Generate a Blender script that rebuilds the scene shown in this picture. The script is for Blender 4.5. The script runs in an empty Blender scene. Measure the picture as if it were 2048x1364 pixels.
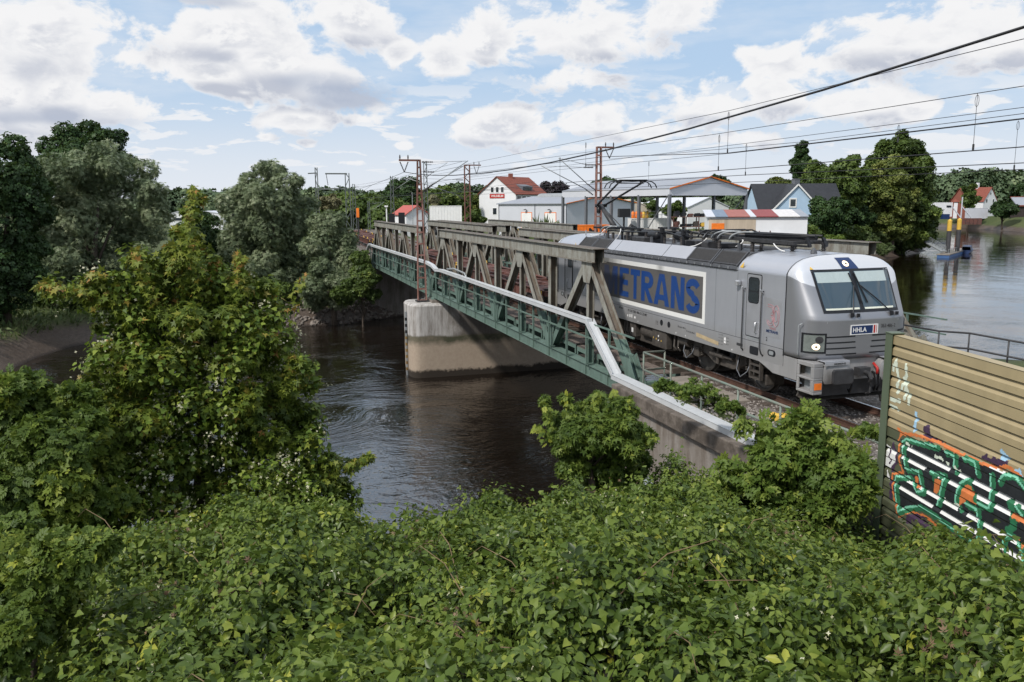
import bpy, bmesh, math, random
import numpy as np
from mathutils import Vector, Matrix
rng = np.random.default_rng(7); random.seed(7)
PI = math.pi; R = math.radians
S = bpy.context.scene
COL = S.collection
# ---------------------------------------------------------------- camera
CAM = Vector((25.383, -14.012, 5.144)); FPX = 1647.5
RT = Vector((0.2979159, 0.95456934, -0.00659447)); UP = Vector((-0.15533972, 0.05529444, 0.98631237)); FW = Vector((-0.94186819, 0.29281375, -0.16475562))
cd = bpy.data.cameras.new('camera'); cam = bpy.data.objects.new('camera', cd); COL.objects.link(cam)
cd.sensor_width = 36; cd.lens = FPX / 2048 * 36; cd.clip_start = .1; cd.clip_end = 6000
cam.matrix_world = Matrix((RT, UP, -FW)).transposed().to_4x4(); cam.matrix_world.translation = CAM
S.camera = cam
def W(u, v, d):                                    # the point at distance d seen at photo pixel (u, v)
    q = FW * FPX + RT * (u - 1024) - UP * (v - 682)
    return CAM + q.normalized() * d
# ---------------------------------------------------------------- sky and sun
SUN_EL, SUN_AZ = R(46), math.atan2(-0.87, 0.49)
sund = Vector((math.cos(SUN_EL) * math.cos(SUN_AZ), math.cos(SUN_EL) * math.sin(SUN_AZ), math.sin(SUN_EL)))
sl = bpy.data.lights.new('sun', 'SUN'); sl.energy = 3.6; sl.angle = R(5); sl.color = (1, .95, .88)
so = bpy.data.objects.new('sun', sl); COL.objects.link(so); so.rotation_euler = sund.to_track_quat('Z', 'Y').to_euler(); so.location = (0, -40, 60)
S.view_settings.view_transform = 'Standard'; S.view_settings.look = 'None'; S.view_settings.exposure = 0.0; S.view_settings.gamma = 1
class NT:
    def __init__(s, t): s.t = t; s.n = t.nodes; s.l = t.links
    def new(s, k, **p):
        x = s.n.new(k)
        for a, b in p.items(): setattr(x, a, b)
        return x
    def set(s, sock, v):
        if isinstance(v, bpy.types.NodeSocket): s.l.new(v, sock)
        elif v is not None:
            if sock.type == 'RGBA' and len(v) == 3: v = (*v, 1)
            sock.default_value = v
    def math(s, op, a, b=None, c=None, clamp=False):
        x = s.new('ShaderNodeMath', operation=op, use_clamp=clamp)
        for i, v in enumerate((a, b, c)): s.set(x.inputs[i], v)
        return x.outputs[0]
    def vec(s, op, a, b=None, out=0):
        x = s.new('ShaderNodeVectorMath', operation=op); s.set(x.inputs[0], a)
        if b is not None: s.set(x.inputs[3 if op == 'SCALE' else 1], b)
        return x.outputs[out]
    def noise(s, vec, scale, detail=3, rough=.55, dist=0.):
        x = s.new('ShaderNodeTexNoise'); s.set(x.inputs['Vector'], vec); x.inputs['Scale'].default_value = scale
        x.inputs['Detail'].default_value = detail; x.inputs['Roughness'].default_value = rough; x.inputs['Distortion'].default_value = dist
        return x.outputs['Fac']
    def rng(s, v, a, b, c=0., d=1., smooth=False):
        x = s.new('ShaderNodeMapRange', interpolation_type='SMOOTHSTEP' if smooth else 'LINEAR'); s.set(x.inputs[0], v)
        for i, q in enumerate((a, b, c, d)): s.set(x.inputs[i + 1], q)
        return x.outputs[0]
    def mix(s, f, a, b, mode='MIX'):
        x = s.new('ShaderNodeMix', data_type='RGBA', blend_type=mode); s.set(x.inputs[0], f); s.set(x.inputs[6], a); s.set(x.inputs[7], b)
        return x.outputs[2]
    def ramp(s, f, stops, mode='LINEAR'):
        x = s.new('ShaderNodeValToRGB'); x.color_ramp.interpolation = mode; e = x.color_ramp.elements
        while len(e) < len(stops): e.new(.5)
        for q, (p, c) in zip(e, stops): q.position = p; q.color = (*c, 1)
        s.set(x.inputs[0], f); return x.outputs[0]
def wdir(u, v):
    return W(u, v, 1) - CAM
w = bpy.data.worlds.new('World'); S.world = w; w.use_nodes = True
n = NT(w.node_tree); n.n.clear()
D = n.new('ShaderNodeTexCoord').outputs['Generated']
sky = n.new('ShaderNodeTexSky', sky_type='NISHITA'); sky.sun_disc = False; sky.sun_elevation = SUN_EL; sky.sun_rotation = PI / 2 - SUN_AZ
sky.air_density = 1.0; sky.dust_density = 1.2; sky.ozone_density = 1.5
Dz = n.new('ShaderNodeSeparateXYZ'); n.l.new(D, Dz.inputs[0]); el = Dz.outputs[2]
# heaps of cloud: direction, width, height (in photo pixels of arc), weight
CL = [(60,80,150,120,1),(0,190,150,80,1),(110,180,80,60,1),(225,212,70,45,1),(60,250,170,30,.8),
 (440,70,110,60,1),(560,120,170,75,1),(700,40,90,70,1),(430,140,100,40,1),(640,170,120,45,1),(690,200,100,28,1),(610,238,105,32,.9),(720,240,80,24,.8),(490,185,70,16,.6),
 (430,4,120,16,.8),(1000,90,100,60,1),(890,125,70,34,1),(1090,70,110,70,1),(1210,70,140,75,1),(1330,30,80,50,.9),(1140,150,110,38,.9),(795,110,46,32,.9),
 (1020,258,105,36,1),(1180,240,90,38,1),(1420,205,78,50,1),(1570,180,88,70,1.05),(1700,205,110,42,1),(1830,220,55,30,.9),(1310,265,130,28,.7),(1500,275,220,26,.6),
 (1850,70,150,60,1),(2000,80,110,62,1),(1990,190,80,40,.6),(380,268,34,16,.7),(500,215,26,20,.6),(530,275,32,18,.8),(620,290,36,18,.8),(800,290,40,14,.6),(425,292,32,12,.6),
 (370,320,50,12,.5),(700,325,60,14,.5),(240,115,60,26,.6)]
fld = fup = None; Dup = n.vec('ADD', D, (0, 0, .024))
for u, v, a, b, wt in CL:
    c = wdir(u, v); ra = a / FPX * 1.12; rb = b / FPX * 1.12
    x = n.vec('MULTIPLY', n.vec('SUBTRACT', D, tuple(c)), (1 / ra, 1 / ra, 1 / rb))
    if a < 66 and v > 200: wt *= .8
    f = n.math('SUBTRACT', wt, n.vec('LENGTH', x, out=1))
    fld = f if fld is None else n.math('SMOOTH_MAX', fld, f, .25)
    f2 = n.math('SUBTRACT', wt, n.vec('LENGTH', n.vec('MULTIPLY', n.vec('SUBTRACT', Dup, tuple(c)), (1 / ra, 1 / ra, 1 / rb)), out=1)); fup = f2 if fup is None else n.math('SMOOTH_MAX', fup, f2, .25)
pd = n.vec('MULTIPLY', D, (1, 1, 1.7))
n1 = n.noise(pd, 13, 9, .60, .25); n2 = n.noise(n.vec('ADD', pd, (.003, -.008, .016)), 13, 9, .60, .25)
big = n.noise(pd, 2.6, 4, .5)
# everywhere else: broken cloud
gen = n.math('MULTIPLY', n.math('SUBTRACT', big, .47), 5.0)
inview = n.rng(n.vec('DOT_PRODUCT', D, tuple(Vector((FW.x, FW.y, 0)).normalized()), out=1), .70, .80)
lowel = n.rng(el, .30, .36, 1, 0)
inv = n.math('MULTIPLY', inview, lowel)
mixf = n.math('ADD', n.math('MULTIPLY', n.math('ADD', fld, -0.10), inv), n.math('MULTIPLY', gen, n.math('SUBTRACT', 1, inv)))
dens = n.math('ADD', mixf, n.math('MULTIPLY', n.math('SUBTRACT', n1, .5), 3.6))
dens2 = n.math('ADD', mixf, n.math('MULTIPLY', n.math('SUBTRACT', n2, .5), 3.6))
mask = n.rng(dens, -.16, .30, 0, 1, True)
wisp = n.math('MULTIPLY', n.rng(n.noise(n.vec('MULTIPLY', D, (1, 1, 4)), 5, 5, .6), .42, .7, 0, 1), .42)
haze = n.rng(el, -.01, .16, .80, .0, True)
low = n.math('MULTIPLY', n.rng(n.noise(n.vec('MULTIPLY', D, (1, 1, 4.2)), 15, 6, .55, .4), .50, .60, 0, 1, True), n.math('MULTIPLY', n.rng(el, .015, .04), n.rng(el, .16, .10)))
mask = n.math('MAXIMUM', mask, n.math('MAXIMUM', n.math('MAXIMUM', wisp, haze), n.math('MULTIPLY', low, .85)), clamp=True)
lit = n.rng(n.math('SUBTRACT', dens, dens2), -.34, .34, 0, 1)
thick = n.rng(dens, .25, 1.2, 0, 1, True)
base_ = n.math('MULTIPLY', n.rng(n.math('ADD', n.math('SUBTRACT', fup, fld), n.math('MULTIPLY', n.math('SUBTRACT', n1, .5), 1.1)), -.12, .50, 0, 1, True), n.rng(dens, .0, .5))
shade = n.math('MAXIMUM', n.math('MULTIPLY', thick, n.math('MULTIPLY', n.rng(lit, .25, .8, 1, 0), .65)), n.math('MULTIPLY', base_, n.math('MULTIPLY', inv, .95)))
SK = .10
ccol = n.mix(n.math('MULTIPLY', shade, .9), (.91 / SK, .91 / SK, .92 / SK), (.47 / SK, .51 / SK, .61 / SK))
ccol = n.mix(n.rng(el, .0, .10, .45, 0), ccol, (.78 / SK, .82 / SK, .90 / SK))
# the heavy grey-blue base of the big left cloud and the dark strip above it
for u, v, a, b, k in ((700,195,120,34,.75),(640,165,120,26,.5),(430,2,130,16,.55),(120,235,170,26,.35)):
    c = wdir(u, v); x = n.vec('MULTIPLY', n.vec('SUBTRACT', D, tuple(c)), (FPX / a, FPX / a, FPX / b))
    g = n.rng(n.math('ADD', n.vec('LENGTH', x, out=1), n.math('MULTIPLY', n.math('SUBTRACT', n1, .5), 1.6)), .25, 1.05, k, 0, True)
    ccol = n.mix(g, ccol, (.36 / SK, .43 / SK, .57 / SK))
bg = n.new('ShaderNodeBackground'); bg.inputs['Strength'].default_value = SK
blue = n.mix(.85, sky.outputs[0], (.49 / SK, .66 / SK, .88 / SK))
n.l.new(n.mix(mask, blue, ccol), bg.inputs['Color'])
wo = n.new('ShaderNodeOutputWorld'); n.l.new(bg.outputs[0], wo.inputs[0])
try: w.cycles.sampling_method = 'MANUAL'; w.cycles.sample_map_resolution = 512
except Exception: pass
S.cycles.max_bounces = 6; S.cycles.diffuse_bounces = 2; S.cycles.glossy_bounces = 3; S.cycles.transmission_bounces = 4; S.cycles.transparent_max_bounces = 4
S.cycles.caustics_reflective = False; S.cycles.caustics_refractive = False
S.cycles.use_denoising = True
# ---------------------------------------------------------------- materials
def newmat(name):
    m = bpy.data.materials.new(name); m.use_nodes = True; t = NT(m.node_tree)
    return m, t, t.n['Principled BSDF']
def OBJ(t): return t.new('ShaderNodeTexCoord').outputs['Object']
def POS(t): return t.new('ShaderNodeNewGeometry').outputs['Position']
def mul(c, k): return tuple(min(1, x * k) for x in c)
def mat(name, col, rough=.6, metal=0., var=.18, scale=2.5, bump=0., bscale=20, spec=.4, col2=None, streak=False, coat=0):
    m, t, b = newmat(name)
    v = OBJ(t)
    if streak: v = t.vec('MULTIPLY', v, (1, 1, .12))
    f = t.noise(v, scale, 5, .65)
    c = t.mix(t.rng(f, .3, .7), mul(col, 1 - var), mul(col, 1 + var)) if col2 is None else t.mix(t.rng(f, .42, .62), col, col2)
    t.set(b.inputs['Base Color'], c); b.inputs['Metallic'].default_value = metal
    t.set(b.inputs['Roughness'], t.rng(t.noise(v, scale * 3, 3), .3, .7, max(.02, rough - .08), min(1, rough + .08)))
    b.inputs['Specular IOR Level'].default_value = spec; b.inputs['Coat Weight'].default_value = coat
    if bump:
        bp = t.new('ShaderNodeBump'); bp.inputs['Strength'].default_value = bump; bp.inputs['Distance'].default_value = .02
        t.l.new(t.noise(OBJ(t), bscale, 4), bp.inputs['Height']); t.l.new(bp.outputs[0], b.inputs['Normal'])
    return m
def leafmat(name, stops, transl=.3, rough=.5, spec=.25):
    m, t, b = newmat(name)
    a = t.new('ShaderNodeAttribute', attribute_name='tint')
    c = t.ramp(a.outputs['Fac'], stops)
    t.set(b.inputs['Base Color'], c); b.inputs['Roughness'].default_value = rough; b.inputs['Specular IOR Level'].default_value = spec
    tr = t.new('ShaderNodeBsdfTranslucent'); t.set(tr.inputs['Color'], t.mix(.35, c, (.16, .22, .03)))
    ms = t.new('ShaderNodeMixShader'); ms.inputs[0].default_value = transl
    t.l.new(b.outputs[0], ms.inputs[1]); t.l.new(tr.outputs[0], ms.inputs[2]); t.l.new(ms.outputs[0], t.n['Material Output'].inputs[0])
    return m
M = {}
M['silver'] = mat('silver paint', (.50, .51, .545), .36, .6, .04, 1.2, coat=.1)
M['silver_dirty'] = mat('dirty silver paint', (.34, .335, .335), .5, .35, .18, 2.0, streak=True)
M['pearl'] = mat('pale silver paint', (.56, .575, .62), .36, .7, .02, 1.2)
M['roofdark'] = mat('dark roof', (.085, .09, .10), .55, .1, .25, 3)
M['black'] = mat('black rubber', (.012, .013, .016), .45, 0, .3, 6)
M['dkgrey'] = mat('dark grey steel', (.05, .05, .053), .5, .3, .3, 6)
M['grill'] = mat('grille', (.03, .028, .027), .6, .2, .3, 12)
M['bogie'] = mat('dusty bogie', (.066, .058, .051), .75, .1, .4, 5)
M['wheel'] = mat('wheel steel', (.10, .095, .09), .45, .6, .3, 6)
def soot_and_shade(name, col, rough):                                      # shade painted into the name panel's rear, plus soot there and in streaks
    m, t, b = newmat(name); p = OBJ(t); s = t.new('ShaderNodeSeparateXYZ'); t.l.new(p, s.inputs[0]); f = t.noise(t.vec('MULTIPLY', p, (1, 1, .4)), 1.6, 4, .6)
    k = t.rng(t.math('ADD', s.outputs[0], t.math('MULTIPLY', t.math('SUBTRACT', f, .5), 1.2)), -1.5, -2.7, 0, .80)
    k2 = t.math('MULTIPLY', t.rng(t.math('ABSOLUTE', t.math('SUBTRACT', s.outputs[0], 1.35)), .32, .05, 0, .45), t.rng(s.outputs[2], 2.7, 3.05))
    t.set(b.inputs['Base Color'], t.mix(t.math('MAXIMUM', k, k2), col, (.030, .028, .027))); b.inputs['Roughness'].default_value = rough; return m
M['panelgrey'] = soot_and_shade('grey panel', (.098, .093, .090), .5)
M['framewhite'] = soot_and_shade('white border', (.74, .74, .72), .5)
M['white'] = mat('white paint', (.78, .78, .77), .5, 0, .05, 2)
M['blueletter'] = soot_and_shade('blue lettering', (.007, .045, .19), .45)
M['navy'] = mat('navy', (.012, .032, .105), .4, 0, .1, 2)
M['red'] = mat('red paint', (.42, .03, .025), .5, 0, .15, 3)
M['pinkred'] = mat('faded red print', (.40, .16, .18), .5, 0, .1, 3)
M['orange'] = mat('orange paint', (.80, .19, .02), .5, 0, .15, 3)
M['yellow'] = mat('yellow paint', (.68, .43, .07), .5, 0, .15, 4)
M['ivory'] = mat('cream cloth', (.62, .66, .62), .6, 0, .06, 2)
M['porcelain'] = mat('insulator', (.05, .045, .045), .35, 0, .2, 6)
M['alu'] = mat('bare aluminium', (.55, .56, .58), .35, .8, .1, 5)
M['duct'] = mat('galvanised duct', (.60, .62, .64), .5, .25, .07, 1.5)
M['galv'] = mat('galvanised steel', (.33, .35, .36), .5, .4, .2, 4)
M['galvdark'] = mat('dark grey post', (.15, .16, .18), .55, .2, .15, 4)
M['rust'] = mat('rusty red mast', (.185, .082, .062), .8, 0, .0, 1.6, col2=(.125, .075, .06))
M['pinkmast'] = mat('faded red mast', (.31, .175, .15), .8, 0, .0, 2.5, col2=(.20, .095, .072))
M['wire'] = mat('wire', (.03, .03, .032), .5, .2, .1, 2)
M['lattice'] = mat('grey lattice mast', (.13, .145, .14), .6, .2, .25, 3)
M['wagon'] = mat('wagon oxide red', (.15, .062, .050), .75, 0, .0, 1.6, col2=(.085, .052, .046))
M['wagondark'] = mat('wagon dark', (.045, .035, .033), .8, 0, .3, 3)
M['rail'] = mat('rail side', (.085, .045, .032), .75, .2, .3, 6)
M['railtop'] = mat('rail head', (.55, .55, .57), .25, .9, .05, 4)
M['sleeper'] = mat('timber sleeper', (.085, .066, .054), .85, 0, .35, 6, bump=.3)
M['csleeper'] = mat('concrete sleeper', (.27, .25, .23), .85, 0, .2, 6)
M['plank'] = mat('walkway plank', (.155, .125, .108), .8, 0, .3, 4, streak=False)
M['wallwhite'] = mat('white render', (.72, .73, .75), .8, 0, .05, .6)
M['sheet'] = mat('pale sheet cladding', (.58, .60, .65), .55, .1, .04, .5)
M['sheet2'] = mat('grey sheet cladding', (.60, .62, .68), .55, .1, .04, .5)
M['roofsheet'] = mat('grey sheet roof', (.30, .32, .36), .55, .1, .07, .6)
M['roofred'] = mat('red roof tiles', (.21, .062, .042), .8, 0, .25, 2.5, bump=.4, bscale=9)
M['roofbright'] = mat('bright red roof', (.40, .10, .085), .7, 0, .1, 2)
M['roofblack'] = mat('anthracite roof', (.026, .028, .034), .6, 0, .2, 1.5)
M['skyblue'] = mat('pale blue render', (.40, .54, .69), .8, 0, .06, 1)
M['brick'] = mat('red brick', (.25, .085, .06), .85, 0, .25, 4)
M['window'] = mat('window glass', (.03, .037, .045), .12, 0, .4, .7, spec=.8)
M['cream'] = mat('cream tent', (.60, .52, .42), .7, 0, .06, 1)
M['timber'] = mat('old board wall', (.48, .40, .31), .85, 0, .25, 1.5, streak=True)
M['asphalt'] = mat('yard asphalt', (.16, .155, .15), .9, 0, .25, .4)
M['barkm'] = mat('bark', (.075, .058, .045), .9, 0, .4, 8, bump=.5)
M['twig'] = mat('cane', (.16, .11, .06), .8, 0, .3, 5)
M['stone'] = mat('bank stone', (.19, .165, .145), .9, 0, .45, 1.3, bump=.4, bscale=6)
M['pontoon'] = mat('pontoon blue', (.05, .12, .28), .6, 0, .2, 2)
M['pile'] = mat('dolphin steel', (.055, .055, .06), .7, 0, .25, 2)
M['bargeblue'] = mat('boat blue', (.02, .04, .11), .4, 0, .1, 2)
M['wood'] = mat('deck boards', (.24, .21, .18), .85, 0, .25, 3)
M['purple'] = mat('purple spray', (.055, .030, .065), .7, 0, .25, 9)
M['mint'] = mat('mint spray', (.22, .60, .42), .6, 0, .15, 9)
M['dkgreen'] = mat('green spray', (.028, .16, .075), .6, 0, .25, 6)
M['char'] = mat('black spray', (.020, .023, .026), .6, 0, .4, 6)
M['palespray'] = mat('pale spray', (.60, .66, .55), .6, 0, .2, 9)
M['bluespray'] = mat('pale blue spray', (.35, .55, .72), .6, 0, .2, 9)
M['orangespray'] = mat('orange spray', (.62, .19, .06), .6, 0, .2, 9)
# ---------------------------------------------------------------- special materials
def bridge_mat(name, zpaint):
    m, t, b = newmat(name); p = POS(t); z = t.new('ShaderNodeSeparateXYZ'); t.l.new(p, z.inputs[0])
    f = t.noise(t.vec('MULTIPLY', p, (1, 1, .35)), 3.2, 6, .7); g = t.noise(p, 1.1, 3)
    nrm = t.new('ShaderNodeSeparateXYZ'); t.l.new(t.new('ShaderNodeNewGeometry').outputs['Normal'], nrm.inputs[0])
    old = t.mix(t.rng(f, .42, .66), (.30, .305, .275), (.165, .145, .118))
    # the recessed webs that look along the track are streaked with rust, the outer flanges are chalky grey-green
    web = t.math('SUBTRACT', 1, t.math('ABSOLUTE', nrm.outputs[1]))
    old = t.mix(t.math('MULTIPLY', t.rng(web, .5, .9), t.rng(g, .3, .62, .45, .95)), old, (.105, .076, .052))
    old = t.mix(t.math('MULTIPLY', t.rng(nrm.outputs[2], .6, .95), .8), old, (.115, .092, .072))
    old = t.mix(t.rng(t.noise(p, 16, 3), .63, .70, 0, .65), old, (.07, .035, .022))
    green = t.mix(t.rng(f, .35, .7), (.135, .205, .175), (.088, .132, .112))
    green = t.mix(t.rng(t.noise(p, 9, 4), .62, .72, 0, .6), green, (.10, .065, .045))
    edge = t.math('ADD', z.outputs[2], t.math('MULTIPLY', t.math('SUBTRACT', g, .5), .10))
    t.set(b.inputs['Base Color'], t.mix(t.rng(edge, zpaint - .02, zpaint + .02), green, old)); b.inputs['Roughness'].default_value = .6
    b.inputs['Specular IOR Level'].default_value = .3
    bp = t.new('ShaderNodeBump'); bp.inputs['Strength'].default_value = .25; bp.inputs['Distance'].default_value = .01
    t.l.new(t.noise(p, 30, 3), bp.inputs['Height']); t.l.new(bp.outputs[0], b.inputs['Normal'])
    return m
M['steel_near'] = bridge_mat('bridge steel near', .72)
M['steel_far'] = bridge_mat('bridge steel far', .15)
M['greensteel'] = bridge_mat('green bridge steel', 9)
M['rail_green'] = mat('green pipe rail', (.16, .21, .175), .55, .1, .0, 3, col2=(.20, .19, .16))
def concrete(name, tidal):
    m, t, b = newmat(name); p = POS(t); z = t.new('ShaderNodeSeparateXYZ'); t.l.new(p, z.inputs[0])
    f = t.noise(t.vec('MULTIPLY', p, (1, 1, .14)), 2.6, 6, .7); g = t.noise(p, .9, 5, .65); h = t.noise(p, 6, 5, .7)
    base = t.mix(t.rng(f, .42, .60), (.47, .455, .44), (.24, .22, .20))
    base = t.mix(t.rng(h, .5, .75, 0, .4), base, (.44, .43, .42))
    if tidal:
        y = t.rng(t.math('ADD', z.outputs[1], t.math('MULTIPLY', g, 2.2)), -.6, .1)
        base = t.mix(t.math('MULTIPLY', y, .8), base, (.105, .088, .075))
        zz = t.math('ADD', z.outputs[2], t.math('MULTIPLY', t.math('SUBTRACT', g, .5), .55))
        tan = t.mix(t.rng(h, .35, .7), (.40, .325, .25), (.33, .26, .20))
        c = t.mix(t.rng(zz, -3.55, -3.40), tan, base)
        band = t.math('MULTIPLY', t.rng(zz, -4.15, -3.75), t.rng(zz, -3.35, -3.5))
        c = t.mix(t.math('MULTIPLY', band, t.rng(g, .3, .6, .6, 1)), c, (.060, .062, .036))
        c = t.mix(t.rng(t.math('ADD', zz, t.math('MULTIPLY', t.math('SUBTRACT', h, .5), .5)), -5.65, -5.85), c, (.025, .018, .012))
    else:
        c = t.mix(t.rng(g, .48, .66, 0, .7), base, (.15, .125, .105))
        c = t.mix(t.rng(f, .58, .72, 0, .8), c, (.08, .066, .055))
        c = t.mix(.62, c, (.14, .11, .085))
    t.set(b.inputs['Base Color'], c); b.inputs['Roughness'].default_value = .88
    bp = t.new('ShaderNodeBump'); bp.inputs['Strength'].default_value = .35; bp.inputs['Distance'].default_value = .02
    t.l.new(t.noise(p, 14, 5, .7), bp.inputs['Height']); t.l.new(bp.outputs[0], b.inputs['Normal'])
    return m
M['pier'] = concrete('pier concrete', True); M['abut'] = concrete('abutment concrete', False)
M['coping'] = mat('mossy coping', (.085, .07, .058), .92, 0, 0, 3.5, col2=(.16, .135, .115), bump=.5, bscale=16)
def water_mat():
    m, t, b = newmat('river water'); p = POS(t)
    s = t.new('ShaderNodeSeparateXYZ'); t.l.new(p, s.inputs[0])
    far = t.rng(s.outputs[1], 14, 60)
    sw = t.noise(p, .10, 2, .5)                                     # slow eddies bend the ripples
    cx = t.new('ShaderNodeCombineXYZ'); t.set(cx.inputs[0], t.math('MULTIPLY', t.math('SUBTRACT', sw, .5), 11.)); t.set(cx.inputs[1], t.math('MULTIPLY', t.math('SUBTRACT', t.noise(t.vec('ADD', p, (31, 7, 0)), .13, 2), .5), 9.))
    q = t.vec('ADD', p, cx.outputs[0])
    r1 = t.noise(t.vec('MULTIPLY', q, (1.0, .38, 1)), .85, 3, .55, .9)
    r2 = t.noise(t.vec('MULTIPLY', q, (1.0, .45, 1)), 2.6, 3, .6, .6)
    r3 = t.noise(t.vec('MULTIPLY', p, (1, .6, 1)), 6.5, 2, .5)
    calm = t.rng(t.noise(t.vec('ADD', q, (5, 90, 0)), .16, 2), .35, .62, .35, 1.)
    hgt = t.math('MULTIPLY', t.math('ADD', t.math('ADD', t.math('MULTIPLY', r1, .26), t.math('MULTIPLY', r2, .17)), t.math('MULTIPLY', r3, .05)), calm)
    bp = t.new('ShaderNodeBump'); t.set(bp.inputs['Strength'], 1.0); t.set(bp.inputs['Distance'], t.rng(far, 0, 1, .34, .055))
    t.l.new(hgt, bp.inputs['Height']); t.l.new(bp.outputs[0], b.inputs['Normal'])
    b.inputs['Base Color'].default_value = (.008, .005, .003, 1); b.inputs['Roughness'].default_value = .03; b.inputs['IOR'].default_value = 2.7
    return m
M['water'] = water_mat()
def ground_mat():
    m, t, b = newmat('earth and grass'); p = POS(t); z = t.new('ShaderNodeSeparateXYZ'); t.l.new(p, z.inputs[0])
    g = t.noise(p, .5, 6, .7); h = t.noise(p, 4, 5, .7); k = t.noise(p, .06, 3)
    grass = t.mix(t.rng(h, .3, .7), (.028, .046, .012), (.075, .098, .026))
    grass = t.mix(t.rng(k, .45, .6, 0, .5), grass, (.105, .115, .035))
    mud = t.mix(t.rng(h, .35, .65), (.060, .043, .033), (.105, .080, .063))
    zz = t.math('ADD', z.outputs[2], t.math('MULTIPLY', t.math('SUBTRACT', g, .5), 2.2))
    c = t.mix(t.rng(zz, -5.0, -4.2), mud, grass)
    c = t.mix(t.rng(z.outputs[2], -6.0, -6.15), c, (.035, .025, .02))
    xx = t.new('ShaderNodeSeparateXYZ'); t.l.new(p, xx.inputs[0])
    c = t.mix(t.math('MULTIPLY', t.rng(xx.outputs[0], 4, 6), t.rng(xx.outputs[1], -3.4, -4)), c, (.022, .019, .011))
    t.set(b.inputs['Base Color'], c); t.set(b.inputs['Roughness'], t.rng(zz, -5.4, -4.4, .45, .95))
    bp = t.new('ShaderNodeBump'); bp.inputs['Strength'].default_value = .8; bp.inputs['Distance'].default_value = .15
    t.l.new(t.noise(p, 3, 6, .75), bp.inputs['Height']); t.l.new(bp.outputs[0], b.inputs['Normal'])
    return m
M['ground'] = ground_mat()
def ballast_mat():
    m, t, b = newmat('track ballast'); p = POS(t)
    v = t.new('ShaderNodeTexVoronoi'); v.inputs['Scale'].default_value = 17; t.l.new(p, v.inputs['Vector'])
    sx = t.new('ShaderNodeSeparateXYZ'); t.l.new(v.outputs['Color'], sx.inputs[0])
    c = t.ramp(sx.outputs[0], [(0, (.065, .055, .048)), (.5, (.15, .13, .115)), (.8, (.24, .215, .195)), (1, (.36, .33, .31))])
    c = t.mix(t.rng(t.noise(p, .8, 4), .45, .6, 0, .55), c, (.085, .062, .048))
    t.set(b.inputs['Base Color'], c); b.inputs['Roughness'].default_value = .9
    bp = t.new('ShaderNodeBump'); bp.inputs['Strength'].default_value = 1; bp.inputs['Distance'].default_value = .06; bp.invert = True
    t.l.new(v.outputs['Distance'], bp.inputs['Height']); t.l.new(bp.outputs[0], b.inputs['Normal'])
    return m
M['ballast'] = ballast_mat()
def tanwall(name, col):
    m, t, b = newmat(name); p = POS(t)
    f = t.noise(t.vec('MULTIPLY', p, (1, 1, .25)), 2.2, 5, .6)
    t.set(b.inputs['Base Color'], t.mix(t.rng(f, .3, .72), mul(col, 1.07), mul(col, .84))); b.inputs['Roughness'].default_value = .5; b.inputs['Specular IOR Level'].default_value = .35
    return m
M['tan'] = tanwall('tan painted sheet', (.375, .305, .178)); M['olive'] = tanwall('olive painted sheet', (.095, .105, .062)); M['postgreen'] = tanwall('green steel post', (.105, .135, .088))
def glass_mat():
    m, t, b = newmat('windscreen'); p = OBJ(t)
    b.inputs['Base Color'].default_value = (.035, .06, .08, 1); b.inputs['Roughness'].default_value = .04; b.inputs['IOR'].default_value = 1.7; b.inputs['Coat Weight'].default_value = .5
    return m
M['glass'] = glass_mat()
def lamp_mat(name, col, k):
    m, t, b = newmat(name); b.inputs['Base Color'].default_value = (*col, 1); b.inputs['Emission Color'].default_value = (*col, 1); b.inputs['Emission Strength'].default_value = k
    return m
M['lamp_on'] = lamp_mat('lit lamp', (1, .80, .58), 1.1); M['lens'] = mat('lamp lens', (.16, .18, .17), .2, 0, .2, 8, spec=.8)
GREEN = lambda a, b, c, d: [(0, a), (.4, b), (.75, c), (1, d)]
L = {}
L['bramble'] = leafmat('bramble leaf', [(0, (0.029, 0.053, 0.011)), (.35, (0.071, 0.117, 0.021)), (.7, (0.139, 0.200, 0.036)), (.9, (0.225, 0.284, 0.048)), (1, (0.369, 0.379, 0.053))], .3, .42, .4)
L['hop'] = leafmat('climber leaf', [(0, (0.046, 0.081, 0.016)), (.4, (0.098, 0.151, 0.027)), (.8, (0.172, 0.227, 0.041)), (1, (0.287, 0.313, 0.054))], .32)
L['maple'] = leafmat('maple leaf', [(0, (0.043, 0.074, 0.013)), (.45, (0.106, 0.152, 0.022)), (.78, (0.198, 0.230, 0.032)), (.92, (0.288, 0.213, 0.045)), (1, (0.396, 0.202, 0.059))], .3)
L['clematis'] = leafmat('clematis leaf', [(0, (0.061, 0.110, 0.018)), (.5, (0.132, 0.200, 0.027)), (1, (0.242, 0.304, 0.045))], .3)
L['blossom'] = leafmat('blossom', [(0, (.45, .44, .26)), (1, (.72, .70, .52))], .2)
L['ash'] = leafmat('shrub leaf', [(0, (0.053, 0.092, 0.018)), (.5, (0.115, 0.171, 0.031)), (.8, (0.207, 0.259, 0.041)), (1, (0.333, 0.363, 0.054))], .34)
L['elder'] = leafmat('elder leaf', [(0, (0.056, 0.100, 0.020)), (.5, (0.119, 0.184, 0.034)), (1, (0.250, 0.304, 0.059))], .34)
L['willow'] = leafmat('willow leaf', [(0, (0.073, 0.103, 0.051)), (.4, (0.160, 0.204, 0.110)), (.75, (0.264, 0.308, 0.182)), (1, (0.396, 0.429, 0.275))], .25)
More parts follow.
